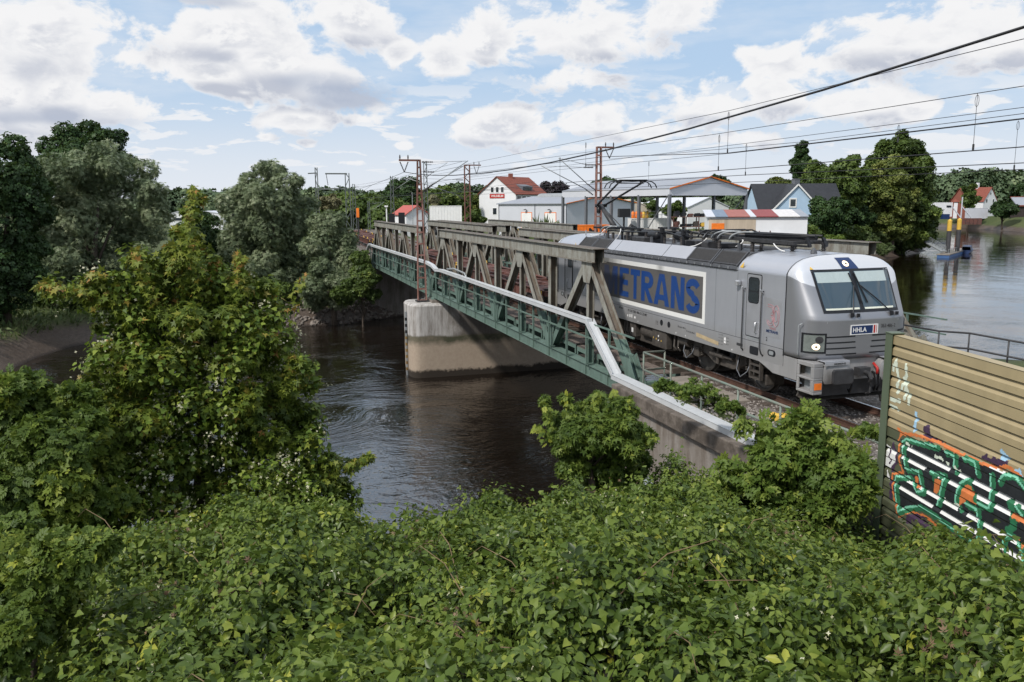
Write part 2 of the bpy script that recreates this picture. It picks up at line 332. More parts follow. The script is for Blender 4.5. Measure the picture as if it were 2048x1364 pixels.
L['dark'] = leafmat('dark leaf', [(0, (0.022, 0.042, 0.017)), (.5, (0.041, 0.082, 0.026)), (.85, (0.073, 0.126, 0.041)), (1, (0.121, 0.173, 0.053))], .18)
L['mid'] = leafmat('broad leaf', [(0, (0.043, 0.072, 0.021)), (.5, (0.095, 0.145, 0.035)), (.85, (0.163, 0.218, 0.051)), (1, (0.247, 0.291, 0.070))], .24)
L['linden'] = leafmat('linden leaf', [(0, (0.057, 0.083, 0.022)), (.4, (0.118, 0.151, 0.038)), (.8, (0.237, 0.265, 0.071)), (1, (0.360, 0.360, 0.113))], .2)
L['bronze'] = leafmat('copper leaf', [(0, (0.016, 0.013, 0.018)), (1, (0.058, 0.042, 0.052))], .1)
L['farwood'] = leafmat('hazy far wood leaf', [(0, (0.055, 0.089, 0.047)), (.6, (0.108, 0.155, 0.080)), (1, (0.188, 0.235, 0.119))], .1)  # paler, bluer green carries the distance haze in its colour
L['reed'] = leafmat('reed leaf', [(0, (0.055, 0.083, 0.031)), (.6, (0.110, 0.154, 0.055)), (1, (0.198, 0.220, 0.099))], .25)
L['dry'] = leafmat('dry stalk', [(0, (.10, .055, .035)), (1, (.22, .15, .09))], .1)
# ---------------------------------------------------------------- mesh helpers
class MB:
    def __init__(s): s.v = []; s.f = []
    def add(s, vs, fs):
        k = len(s.v); s.v += [tuple(map(float, p)) for p in vs]; s.f += [tuple(i + k for i in f) for f in fs]; return s
    def hexa(s, p):                                               # 8 corners: bottom 4 (ccw), top 4
        return s.add(p, [(0, 3, 2, 1), (4, 5, 6, 7), (0, 1, 5, 4), (1, 2, 6, 5), (2, 3, 7, 6), (3, 0, 4, 7)])
    def box(s, x0, x1, y0, y1, z0, z1):
        return s.hexa([(x0, y0, z0), (x1, y0, z0), (x1, y1, z0), (x0, y1, z0), (x0, y0, z1), (x1, y0, z1), (x1, y1, z1), (x0, y1, z1)])
    def beam(s, a, b, wd, ht, up=(0, 0, 1)):                      # a bar from a to b, wd across, ht along up
        a, b = Vector(a), Vector(b); d = (b - a).normalized(); u = Vector(up); sd = d.cross(u)
        if sd.length < 1e-4: sd = d.cross(Vector((0, 1, 0)))
        sd.normalize(); u = sd.cross(d); q = []
        for c in (a, b): q.append([c - sd * wd / 2 - u * ht / 2, c + sd * wd / 2 - u * ht / 2, c + sd * wd / 2 + u * ht / 2, c - sd * wd / 2 + u * ht / 2])
        return s.add(q[0] + q[1], [(0, 1, 2, 3), (7, 6, 5, 4), (0, 4, 5, 1), (1, 5, 6, 2), (2, 6, 7, 3), (3, 7, 4, 0)])
    def tube(s, pts, r, k=8, caps=True):
        pts = [Vector(p) for p in pts]; rr = r if isinstance(r, (list, tuple)) else [r] * len(pts); base = len(s.v); prev = None
        for i, p in enumerate(pts):
            d = (pts[min(i + 1, len(pts) - 1)] - pts[max(i - 1, 0)]).normalized()
            if prev is None:
                prev = d.cross(Vector((0, 0, 1)));
                if prev.length < 1e-3: prev = d.cross(Vector((1, 0, 0)))
            prev = (prev - d * prev.dot(d)).normalized(); q = d.cross(prev)
            for j in range(k):
                a = 2 * PI * j / k; s.v.append(tuple(p + (prev * math.cos(a) + q * math.sin(a)) * rr[i]))
        for i in range(len(pts) - 1):
            for j in range(k):
                a, b = base + i * k + j, base + i * k + (j + 1) % k; s.f.append((a, b, b + k, a + k))
        if caps: s.f.append(tuple(base + j for j in range(k))[::-1]); s.f.append(tuple(base + (len(pts) - 1) * k + j for j in range(k)))
        return s
    def lathe(s, prof, c, axis='z', k=16):                        # prof: (radius, height)
        base = len(s.v); c = Vector(c)
        for r, h in prof:
            for j in range(k):
                a = 2 * PI * j / k; x, y = r * math.cos(a), r * math.sin(a)
                s.v.append(tuple(c + {'z': Vector((x, y, h)), 'y': Vector((x, h, y)), 'x': Vector((h, x, y))}[axis]))
        for i in range(len(prof) - 1):
            for j in range(k):
                a, b = base + i * k + j, base + i * k + (j + 1) % k; s.f.append((a, b, b + k, a + k))
        s.f.append(tuple(base + j for j in range(k))[::-1]); s.f.append(tuple(base + (len(prof) - 1) * k + j for j in range(k)))
        return s
    def prism(s, poly, fn, t0, t1):                               # poly of (a,b); fn(a,b,t) -> point
        m = len(poly); return s.add([fn(a, b, t0) for a, b in poly] + [fn(a, b, t1) for a, b in poly],
            [tuple(range(m))[::-1], tuple(range(m, 2 * m))] + [(i, (i + 1) % m, (i + 1) % m + m, i + m) for i in range(m)])
    def loft(s, rows, close=False):
        base = len(s.v); m = len(rows[0])
        for r in rows: s.v += [tuple(map(float, p)) for p in r]
        for i in range(len(rows) - 1):
            for j in range(m - (0 if close else 1)):
                a, b = base + i * m + j, base + i * m + (j + 1) % m; s.f.append((a, b, b + m, a + m))
        return s
    def build(s, name, m, parent=None, smooth=False, bevel=0):
        me = bpy.data.meshes.new(name); me.from_pydata(s.v, [], s.f); me.materials.append(m)
        bm = bmesh.new(); bm.from_mesh(me); bmesh.ops.recalc_face_normals(bm, faces=bm.faces); bm.to_mesh(me); bm.free()
        if smooth: me.polygons.foreach_set('use_smooth', [True] * len(me.polygons))
        return link(name, me, parent, bevel, smooth)
def link(name, me, parent=None, bevel=0, smooth=False):
    o = bpy.data.objects.new(name, me); COL.objects.link(o)
    if parent is not None: adopt(o, parent)
    if bevel:
        b = o.modifiers.new('edge', 'BEVEL'); b.width = bevel; b.segments = 2; b.limit_method = 'ANGLE'
    if smooth and smooth != True:
        e = o.modifiers.new('split', 'EDGE_SPLIT'); e.split_angle = R(smooth)
    return o
ORG = {}
def adopt(o, parent):
    o.parent = parent; o.matrix_parent_inverse = Matrix.Translation(ORG.get(parent.name, Vector((0, 0, 0)))).inverted()
def tag(o, label, cat, group=None, kind=None):
    o['label'] = label; o['category'] = cat
    if group: o['group'] = group
    if kind: o['kind'] = kind
    return o
def T(name, label, cat, loc=(0, 0, 0), group=None):
    o = bpy.data.objects.new(name, None); COL.objects.link(o); o.location = loc; o.empty_display_size = .2; ORG[o.name] = Vector(loc)
    return tag(o, label, cat, group)
def struct(o): o['kind'] = 'structure'; return o
def kids(o): return [c for c in bpy.data.objects if c.parent == o]
def dup(root, loc, label, group=None):
    ch = {}
    for c in bpy.data.objects:
        if c.parent: ch.setdefault(c.parent.name, []).append(c)
    def cp(o, par):
        c = o.copy(); COL.objects.link(c)
        if par: c.parent = par
        for k in ch.get(o.name, []): cp(k, c)
        return c
    r = cp(root, None); r.location = loc; r['label'] = label
    if group: r['group'] = group
    return r
def text(s, org, xd, yd, h, width, m, parent, name, bold=.0, th=.004):
    cu = bpy.data.curves.new('t', 'FONT'); cu.body = s; cu.size = 1; cu.extrude = 0; cu.offset = bold; cu.resolution_u = 3
    o = bpy.data.objects.new('t', cu); COL.objects.link(o); dg = bpy.context.evaluated_depsgraph_get(); dg.update()
    me = bpy.data.meshes.new_from_object(o.evaluated_get(dg)); bpy.data.objects.remove(o)
    vs = np.array([v.co[:] for v in me.vertices]); lo, hi = vs.min(0), vs.max(0)
    xd, yd, org = Vector(xd).normalized(), Vector(yd).normalized(), Vector(org); zd = xd.cross(yd)
    for v in me.vertices:
        v.co = org + xd * ((v.co.x - lo[0]) / (hi[0] - lo[0]) * width) + yd * ((v.co.y - lo[1]) / (hi[1] - lo[1]) * h) + zd * th
    me.materials.clear(); me.materials.append(m); me.name = name
    return link(name, me, parent)
# ---------------------------------------------------------------- foliage helpers
OVATE = (np.array([(0, 0, 0), (-.42, .42, .10), (0, .5, 0), (.42, .42, .10), (-.26, .78, .05), (.26, .78, .05), (0, 1, -.10)], float),
         [(0, 2, 1), (0, 3, 2), (1, 2, 6, 4), (2, 3, 5, 6)])
def compound(parts, base):
    vs, fs = [], []
    for ang, off, sc in parts:
        c, s_ = math.cos(ang), math.sin(ang); k = len(vs)
        for x, y, z in base[0]:
            x, y = x * sc, y * sc; vs.append((x * c - y * s_ + off[0], x * s_ + y * c + off[1], z * sc + (off[2] if len(off) > 2 else 0)))
        fs += [tuple(i + k for i in f) for f in base[1]]
    return np.array(vs), fs
LEAFLET = (OVATE[0] * (.66, 1, 1.4), OVATE[1])
TRIFOL = compound([(0, (0, .42), .74), (1.4, (-.05, .30, .01), .66), (-1.4, (.05, .30, .01), .66)], LEAFLET)
QUINQ = compound([(0, (0, .42), .70), (.95, (-.03, .36, .01), .64), (-.95, (.03, .36, .01), .64), (2.0, (-.05, .26, .02), .50), (-2.0, (.05, .26, .02), .50)], LEAFLET)
def palm():
    an = [(-2.5, .28), (-1.9, .55), (-1.5, .30), (-1.0, .86), (-.55, .40), (0, 1.0), (.55, .40), (1.0, .86), (1.5, .30), (1.9, .55), (2.5, .28)]
    vs = [(0, .1, 0)] + [(math.sin(a) * r, .1 + math.cos(a) * r, (.06 if abs(a) > .3 else 0) - .10 * r * r) for a, r in an]
    return np.array(vs), [(0, i, i + 1) for i in range(1, len(an))]
PALM = palm()
HEART = (np.array([(0, .05, 0), (-.36, -.05, .03), (-.46, .25, .08), (-.22, .65, .04), (0, 1, -.08), (.22, .65, .04), (.46, .25, .08), (.36, -.05, .03)], float), [(0, 4, 3), (0, 3, 2), (0, 2, 1), (0, 5, 4), (0, 6, 5), (0, 7, 6)])
BLADE = (np.array([(0, 0, 0), (-.09, .4, .0), (.09, .4, .0), (0, 1, -.12)], float), [(0, 2, 1), (1, 2, 3)])
SPRAY = compound([(0, (0, .1), 1), (.7, (0, .2), .8), (-.7, (0, .2), .8), (1.3, (0, .05), .65), (-1.3, (0, .05), .65)], (BLADE[0] * (1.5, 1, 1), BLADE[1]))
NARROW = (OVATE[0] * (.62, 1, 1), OVATE[1])
PINN = compound([(0, (0, .62), .48)] + [(sg * .95, (0, y, .0), .46) for y in (.15, .36, .56) for sg in (1, -1)], NARROW)
CLUMP = compound([(i * 2.4, (.25 * math.cos(i * 2.4), .25 * math.sin(i * 2.4), .12 * (i % 3 - 1)), .62) for i in range(5)], (OVATE[0][[0, 1, 3, 6]] * (1.1, 1, 2.2), [(0, 2, 3, 1)]))
STAR = compound([(i * 1.5708, (0, 0), .5) for i in range(4)], (BLADE[0] * (3, 1, 1), BLADE[1]))
def leaves(name, P, N, size, tint, tm, m, parent=None, along=None, kind=None):
    P = np.asarray(P, float); k = len(P); N = np.asarray(N, float); N = N / (np.linalg.norm(N, axis=1, keepdims=True) + 1e-9)
    t = rng.normal(size=(k, 3)) if along is None else np.asarray(along, float) + rng.normal(size=(k, 3)) * .25
    t -= (t * N).sum(1, keepdims=True) * N; t /= np.linalg.norm(t, axis=1, keepdims=True) + 1e-9
    x = np.cross(t, N); tv, tf = tm; size = np.broadcast_to(size, (k,)).reshape(k, 1, 1)
    V = P[:, None, :] + size * (tv[None, :, 0:1] * x[:, None, :] + tv[None, :, 1:2] * t[:, None, :] + tv[None, :, 2:3] * N[:, None, :])
    nv = len(tv); V = V.reshape(-1, 3)
    ls = np.concatenate([np.array(f) for f in tf]); ln = np.array([len(f) for f in tf])
    loops = (np.arange(k)[:, None] * nv + ls[None, :]).ravel(); tot = np.tile(ln, k); st = np.concatenate([[0], np.cumsum(tot)[:-1]])
    me = bpy.data.meshes.new(name); me.vertices.add(len(V)); me.vertices.foreach_set('co', V.astype(np.float32).ravel())
    me.loops.add(len(loops)); me.loops.foreach_set('vertex_index', loops.astype(np.int32))
    me.polygons.add(len(tot)); me.polygons.foreach_set('loop_start', st.astype(np.int32)); me.polygons.foreach_set('loop_total', tot.astype(np.int32))
    at_ = me.attributes.new('tint', 'FLOAT', 'FACE'); at_.data.foreach_set('value', np.repeat(np.clip(tint, 0, 1), len(tf)).astype(np.float32))
    me.materials.append(m); me.update(calc_edges=True)
    o = link(name, me, parent)
    if kind: o['kind'] = kind
    return o
def shell(lobes, k, inner=.55, drop=.62, pw=.8):
    A = np.array(lobes, float); ar = (A[:, 3] * A[:, 4] + A[:, 4] * A[:, 5] + A[:, 3] * A[:, 5]); P, Q, I = [], [], []
    n_ = 0
    while n_ < k:
        i = rng.choice(len(A), size=k * 2, p=ar ** pw / (ar ** pw).sum()); d = rng.normal(size=(k * 2, 3)); d /= np.linalg.norm(d, axis=1, keepdims=True)
        r = inner + (1.0 - inner) * rng.random(k * 2) ** .55 + np.abs(rng.normal(size=k * 2)) * .09
        p = A[i, :3] + d * A[i, 3:] * r[:, None]; ok = np.ones(len(p), bool)
        for j in range(len(A)):
            ok &= ~((np.linalg.norm((p - A[j, :3]) / A[j, 3:], axis=1) < drop) & (i != j))
        P.append(p[ok]); Q.append(d[ok] / A[i[ok], 3:]); I.append(i[ok]); n_ += ok.sum()
    return np.concatenate(P)[:k], np.concatenate(Q)[:k], np.concatenate(I)[:k]
def trunk(parent, base, lobes, r, m=None, n_l=7):
    b = MB(); base = Vector(base); cc = sum((Vector(l[:3]) for l in lobes), Vector()) / len(lobes); top = max((Vector(l[:3]) for l in lobes), key=lambda q: q.z); top = cc.lerp(top, .55)
    mid = base.lerp(top, .45) + Vector((random.uniform(-.3, .3), random.uniform(-.3, .3), 0)) * r * 2
    b.tube([base - Vector((0, 0, .4)), base.lerp(mid, .5), mid, top], [r * 1.25, r, r * .75, r * .15], 8)
    for l in sorted(lobes, key=lambda l: -l[3])[:n_l]:
        c = Vector(l[:3]); s0 = base.lerp(mid, random.uniform(.45, .95))
        b.tube([s0, s0.lerp(c, .5) + Vector((0, 0, .1 * (c - s0).length)), c], [r * .45, r * .28, r * .06], 6)
    return b.build('trunk', m or M['barkm'], parent, True)
def ragged(lobes, n_=5, f=.46, seed=3):
    r_ = np.random.default_rng(seed); out = []
    for x, y, z, a, b_, c in lobes:
        out.append((x, y, z, a * .74, b_ * .74, c * .74))
        for _ in range(n_):
            d = r_.normal(size=3); d[2] = abs(d[2]) * .8 - .2; d /= np.linalg.norm(d); q = f * r_.uniform(.6, 1.15); out.append((x + d[0] * a * .74, y + d[1] * b_ * .74, z + d[2] * c * .74, a * q, b_ * q, c * q * r_.uniform(.7, 1)))
    return out
def tree(name, label, cat, base, lobes, k, size, tm, m, tr=.25, group=None, upw=.5, tintv=.30, along=None, inner=.5, drop=.62, droop=0., cname='crown', tf=None, pw_=.8, rag=5):
    o = T(name, label, cat, base, group)
    if tr: trunk(o, base, lobes, tr)
    if rag: lobes = ragged(lobes, rag, seed=len(lobes))
    P, Q, I = shell(lobes, k, inner, drop, pw_); Q /= np.linalg.norm(Q, axis=1, keepdims=True)
    N = Q * .7 + np.array((0, 0, upw)) + rng.normal(size=P.shape) * .45
    lt = rng.random(len(lobes)); hh = np.sin(P[:, 0] * 2.1 / (size * 4)) * np.sin(P[:, 1] * 1.7 / (size * 4)) * np.sin(P[:, 2] * 1.9 / (size * 4))
    tint = .42 + (lt[I] - .5) * tintv + rng.normal(size=len(P)) * .17 + hh * .13
    if tf: tint = tint + tf(P)
    al = None
    if droop: al = Q * .6 + np.array((0, 0, -droop))
    leaves(cname, P, N, size * rng.uniform(.65, 1.3, len(P)), tint, tm, m, o, al)
    return o
def lob(u, v, r, d, ry=1., rd=None):                              # a lobe seen at photo pixel u,v with radius r px, at distance d
    p = W(u, v, d); q = r / FPX * d
    return (*p, q if rd is None else rd, q if rd is None else rd, q * ry)
# ---------------------------------------------------------------- ground and river
WZ = -6.2
FARB = [(-24,-400),(-26,-160),(-29,-90),(-34,-45),(-38.5,-31.3),(-43.3,-30.5),(-49.8,-28.8),(-50.4,-23),(-51.1,-16),(-54.1,-12.1),(-54.4,-5.6),(-59,1.4),(-60,12),(-57,17),(-54,26),(-56,36),(-63,47),(-76,64),(-92,82.5),(-102,96),(-112,109),(-124,125),(-142,147),(-190,180),(-262,215),(-360,236)]
OPPB = [(-380,318),(-330,290),(-255,264),(-238,262),(-202,246),(-160,232),(-100,224),(-20,224),(60,240)]
NEARB = [(60,205),(40,120),(26,60),(12,30),(4.2,15),(2.6,10),(2.6,-4),(5.5,-9),(7.5,-14),(8,-24),(9,-40),(12,-120),(14,-400)]
RIV = np.array(FARB + OPPB + NEARB, float)
def inside(x, y):
    r = np.zeros(x.shape, bool); q = RIV
    for i in range(len(q)):
        (x0, y0), (x1, y1) = q[i - 1], q[i]
        if y0 == y1: continue
        r ^= ((y0 > y) != (y1 > y)) & (x < (x1 - x0) * (y - y0) / (y1 - y0) + x0)
    return r
def dist(x, y, pl):
    d = np.full(x.shape, 1e9)
    for (x0, y0), (x1, y1) in zip(pl[:-1], pl[1:]):
        dx, dy = x1 - x0, y1 - y0; t = np.clip(((x - x0) * dx + (y - y0) * dy) / (dx * dx + dy * dy), 0, 1)
        d = np.minimum(d, np.hypot(x - x0 - t * dx, y - y0 - t * dy))
    return d
def sm(a, b, x): t = np.clip((x - a) / (b - a), 0, 1); return t * t * (3 - 2 * t)
def wob(x, y, s): return np.sin(x * s + 1.3) * np.cos(y * s * 1.17 + .4) + .5 * np.sin(x * s * 2.3 + y * s * 1.9)
def st(x, y): return -(x - 25.383) * .955 + (y + 14.012) * .297, (x - 25.383) * .297 + (y + 14.012) * .955
def WALLDROP(x, y):
    al = (x - 14.75) * .9806 + (y + 4.28) * -.196; s, t = st(x, y)
    return sm(-.7, .6, al) * np.clip(t - 2.4, 0, 5) * np.clip(s - 4.0, 0, 9) * .062
def bankz(x, y):                                                  # ground of the near bank below the brambles
    s, t = st(x, y); edge = np.interp(t, [-8, -3.5, -1.2, 1.5, 4, 7], [10.4, 10.2, 10.0, 11.6, 13.2, 14.5])
    return 3.62 - .262 * s + .30 * sm(1.5, 4.5, t) * sm(6, 10, s) - np.clip(s - edge, 0, 9) * .85 - WALLDROP(x, y) - np.clip(-.42 * s - .55 - t, 0, 9) * 1.0
def track_y(x): return np.where(x < -60, (np.minimum(x, -60) + 60) ** 2 / 1500., 0.)
def ground_z(x, y):
    x = np.asarray(x, float); y = np.asarray(y, float)
    df, do, dn = dist(x, y, FARB), dist(x, y, OPPB), dist(x, y, NEARB); d = np.minimum(np.minimum(df, do), dn)
    ins = inside(x, y); w_ = wob(x, y, .35) * .25
    up = np.where(df <= np.minimum(do, dn), sm(-.6, 3.2, d) * 2.4 + sm(2.5, 16, d) * 2.3 + sm(14, 34, d) * .5, sm(0, 9, d) * 5.2)
    # the inlet and mud flats on the far left
    z = np.where(ins, WZ - np.minimum(2.2, .12 + d * .45), WZ - .1 + up + w_ * sm(1, 8, d))
    near = (x > 2) & (y < -3.2) & ~ins & (dn < 60)
    z = np.where(near, np.maximum(np.where(y < -3.6, bankz(x, y) - .55, -9), z * 0 + WZ - .1 + sm(0, 14, d) * 4.5), z)
    emb = (~ins) & ((x > 2.6) | (x < -60)); c = np.abs(y - 3.1 - track_y(x))
    e = np.where(x > 0, np.where(y < -3.15, -99, -.42), -.42 - np.clip(c - 6.3, 0, 99) * .55)
    z = np.where(emb & (c < 14), np.maximum(z, e), z)
    z = np.where(emb & (x > 2.6) & (c < 6.2), -.42, z)
    return z
gx = np.concatenate([np.arange(-3000, -420, 160), np.arange(-420, -110, 8), np.arange(-110, -34, 1.5), np.arange(-34, -2, 4), np.arange(-2, 32, .7), np.arange(32, 120, 8), np.array([200, 600, 2000])])
gy = np.concatenate([np.arange(-2600, -200, 200), np.arange(-200, -50, 8), np.arange(-50, -22, 2), np.arange(-22, 16, .7), np.arange(16, 60, 3), np.arange(60, 360, 7), np.arange(360, 3000, 200)])
X, Y = np.meshgrid(gx, gy, indexing='ij'); Z = ground_z(X, Y)
far = np.hypot(X, Y); Z += np.where(far > 500, sm(500, 2500, far) * 26, 0)
me = bpy.data.meshes.new('ground'); nx, ny = X.shape
idx = np.arange(nx * ny).reshape(nx, ny); q = np.stack([idx[:-1, :-1], idx[1:, :-1], idx[1:, 1:], idx[:-1, 1:]], -1).reshape(-1, 4)
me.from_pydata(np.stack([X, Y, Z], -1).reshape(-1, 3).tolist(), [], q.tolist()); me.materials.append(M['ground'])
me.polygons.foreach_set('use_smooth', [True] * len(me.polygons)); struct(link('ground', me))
b = MB(); b.add([(-420, -420, WZ), (130, -420, WZ), (130, 360, WZ), (-420, 360, WZ)], [(0, 1, 2, 3)]); struct(b.build('river_water', M['water']))
# ---------------------------------------------------------------- track
def strip(xs, yo0, yo1, z, yc): return [(x, yo0 + yc(x), z) for x in xs], [(x, yo1 + yc(x), z) for x in xs]
def yA(x): return float(track_y(np.array(x)))
FX = [-60 - i * 6 for i in range(0, 42)]
def bed(name, xs, lo, hi, zt):
    b = MB(); rows = []
    for x in xs: c = yA(x); rows.append([(x, lo - .9 + c, zt - .5), (x, lo + c, zt), (x, hi + c, zt), (x, hi + .9 + c, zt - .5)])
    b.loft(rows); return struct(b.build(name, M['ballast']))
bed('track_bed', FX, -1.9, 8.0, -.17)
bed('track_bed', [3.0 + i * 1.5 for i in range(0, 24)], -1.75, 8.2, -.19)
def track(yc, label):
    o = T('railway_track', label, 'railway track', (0, yc, 0)); xs = [34, 20, 10, 3, -30, -58] + FX[1:]
    for s in (-1, 1):
        b = MB(); h = MB()
        prof = [(-.07, -.172), (.07, -.172), (.07, -.15), (.012, -.13), (.012, -.045), (.036, -.036), (.036, -.004), (-.036, -.004), (-.036, -.036), (-.012, -.045), (-.012, -.13), (-.07, -.15)]
        rows = [[(x, yc + yA(x) + s * .7525 + a, z) for a, z in prof] for x in xs]; b.loft(rows, True); rl = b.build('rail', M['rail'], o)
        rows = [[(x, yc + yA(x) + s * .7525 + a, z) for a, z in ((-.034, -.003), (-.03, .002), (.03, .002), (.034, -.003))] for x in xs]; h.loft(rows); h.build('rail_head', M['railtop'], rl)
    f = MB(); x = 33.
    while x > -150:
        if not -57 < x < 2.2:
            b = MB() if x > 0 else f; b.box(x - .12, x + .12, yc + yA(x) - 1.3, yc + yA(x) + 1.3, -.34, -.175)
            if x > 0: b.build('sleeper', M['sleeper'], o)
        x -= .62
    f.build('far_sleepers', M['sleeper'], o)['kind'] = 'stuff'; return o
track(0., 'railway track the silver locomotive runs on'); track(6.2, 'second railway track beyond the locomotive')
# ---------------------------------------------------------------- bridge spans
def hpost(b, x, y, z0, z1, w=.27, d=.27):
    for s in (-1, 1): b.box(x - w / 2, x + w / 2, y + s * (d / 2) - .012, y + s * (d / 2) + .012, z0, z1)
    b.box(x - .012, x + .012, y - d / 2 + .014, y + d / 2 - .014, z0, z1)
def hdiag(b, a, c, y, w=.27, d=.27):
    a, c = Vector((a[0], y, a[1])), Vector((c[0], y, c[1])); up = Vector((0, 1, 0))
    for s in (-1, 1): b.beam(a + up * s * d / 2, c + up * s * d / 2, w, .024, up)
    b.beam(a, c, .024, d - .03, up)
def truss_side(o, y, xt, xb, xe, st_):
    TZ0, TZ1, BZ0, BZ1 = 3.12, 3.56, -.98, -.56; out = -1 if y < o.location.y else 1
    b = MB(); x0, x1 = xe
    for s in (-1, 1): b.box(x0, x1, y + s * .17 - .014, y + s * .17 + .014, TZ0, TZ1); b.box(x0, x1, y + s * .21 - .06, y + s * .21 + .06, TZ0 - .022, TZ0 - .002)
    b.box(x0 - .06, x1 + .14, y - .29, y + .29, TZ1 + .002, TZ1 + .026)
    for i in range(1, 4): xx = x0 + (x1 - x0) * i / 4; b.box(xx - .3, xx + .3, y + out * .17 + out * .004 - .014, y + out * .17 + out * .004 + .014, TZ0 + .03, TZ1 - .03)
    b.build('top_chord', st_, o)
    b = MB(); b.box(xb[0] - .3, xb[-1] + .3, y - .17, y + .17, BZ0, BZ0 + .03); b.box(xb[0] - .3, xb[-1] + .3, y - .20, y + .20, BZ1 - .03, BZ1)
    b.box(xb[0] - .3, xb[-1] + .3, y + out * .12 - .014, y + out * .12 + .014, BZ0 + .032, BZ1 - .032)
    xx = xb[0]
    while xx < xb[-1]: b.box(xx - .01, xx + .01, y + out * .125 - .06, y + out * .125 + .06, BZ0 + .034, BZ1 - .034); xx += 1.95
    b.build('bottom_chord', M['greensteel'], o)
    for i, xt_ in enumerate(xt):
        for xb_ in (xb[i], xb[i + 1]):
            b = MB(); hdiag(b, (xt_ + (xb_ - xt_) * .03, TZ0 + .0), (xb_ + (xt_ - xb_) * .06, BZ1 + .12), y); b.build('diagonal', st_, o)
        b = MB(); hpost(b, xt_, y, BZ1 + .002, TZ0 - .25, .21, .20); b.build('post', st_, o)
        b = MB()
        for s in (-1, 1): b.prism([(-.46, 0), (.46, 0), (.50, -.30), (.27, -.80), (-.27, -.80), (-.50, -.30)], lambda p, q, t: (xt_ + p, y + t, TZ0 + .03 + q), s * .152 - .008, s * .152 + .008)
        b.build('gusset', st_, o)
    for xb_ in xb[1:-1]:
        b = MB(); hpost(b, xb_, y, BZ1 + .002, TZ0 - .024, .29, .26); b.build('post', st_, o)
        b = MB()
        for s in (-1, 1): b.prism([(-.30, 0), (.30, 0), (.62, .95), (.36, .95), (.2, .52), (-.2, .52), (-.36, .95), (-.62, .95)], lambda p, q, t: (xb_ + p, y + t, BZ1 + .004 + q), s * .158 - .008, s * .158 + .008)
        b.build('gusset', st_, o)
    for xb_, sg in ((xb[0], 1), (xb[-1], -1)):
        b = MB()
        for s in (-1, 1): b.prism([(-.35, 0), (.55, 0), (.75, .75), (.42, .95), (-.05, .35)], lambda p, q, t: (xb_ + sg * p, y + t, BZ1 + .004 + q), s * .158 - .008, s * .158 + .008)
        b.build('gusset', st_, o)
def span(yc, xt, xb, xe, label, cat, rail=True):
    o = T('truss_bridge', label, cat, ((xb[0] + xb[-1]) / 2, yc, -1), 'truss bridge spans')
    truss_side(o, yc - 2.65, xt, xb, xe, M['steel_near']); truss_side(o, yc + 2.55, xt, xb, xe, M['steel_far'])
    b = MB(); x = xb[0] + .1                                      # cross girders and stringers
    while x <= xb[-1] + .1: b.box(x - .11, x + .11, yc - 2.44, yc + 2.34, -.95, -.45); x += (xb[-1] - xb[0]) / 8
    for s in (-.85, .85): b.box(xb[0], xb[-1], yc + s - .1, yc + s + .1, -.64, -.352)
    b.build('floor_beam', M['greensteel'], o)
    x = xb[0] + .2
    while x < xb[-1]: b = MB(); b.box(x - .12, x + .12, yc - 1.28, yc + 1.28, -.35, -.176); b.build('sleeper', M['sleeper'], o); x += .6
    for s in (-1, 1):
        b = MB(); e = MB(); i = 0; x = xb[0] + .15
        while x < xb[-1] - .4:
            L_ = 1.85; dz = .055 * (i % 2); ya, yb = (yc + s * 1.42, yc + s * 2.42)
            for k in range(7): b.box(x, x + L_, min(ya, yb) + .143 * k, min(ya, yb) + .143 * k + .132, -.20 - dz, -.16 - dz)
            e.box(x, x + L_, yb - .02 if s < 0 else yb, yb if s < 0 else yb + .02, -.36 - dz, -.20 - dz - .003)
            for xx in (x + .06, x + L_ - .06): e.box(xx - .05, xx + .05, yb - .02 if s < 0 else yb, yb if s < 0 else yb + .02, -.555, -.362 - dz)
            x += 1.95; i += 1
        b.build('walkway', M['plank'], o); e.build('walkway_edge', M['greensteel'], o)
    for s in ((-1, 1) if rail else ()):
        b = MB(); yy = yc + s * 2.95; x = xb[0] + .4
        while x < xb[-1]:
            b.box(x - .035, x + .035, yy - .035, yy + .035, -.52, 1.0); b.beam((x, yy, -.5), (x, yc + s * 2.7, -.5), .06, .05); x += 1.95
        b.beam((xb[0], yy, .47), (xb[-1] + .3, yy, .47), .05, .05); b.beam((xb[0], yy, 1.0), (xb[-1] + .3, yy, 1.0), .05, .05)
        b.build('handrail', M['greensteel'], o)
    return o
XT1 = [-25.1, -17.3, -9.5, -1.7]; XB1 = [-29.0, -21.2, -13.4, -5.6, 2.2]
XT2 = [-54.2, -46.9, -39.6, -32.3]; XB2 = [-57.9, -50.5, -43.2, -36., -29.5]
span(0, XT1, XB1, (-25.75, -.95), 'near truss bridge span with the locomotive on it and a grey duct along its rail', 'bridge')
span(0, XT2, XB2, (-55, -31.9), 'far truss bridge span of the front bridge, reaching the bushy left bank', 'bridge')
span(6.2, XT1, XB1, (-25.75, -.95), 'truss bridge span behind the locomotive, its beam end showing past the cab roof', 'bridge')
span(6.2, XT2, XB2, (-55, -31.9), 'far span of the rear truss bridge, below the white signal hut', 'bridge')
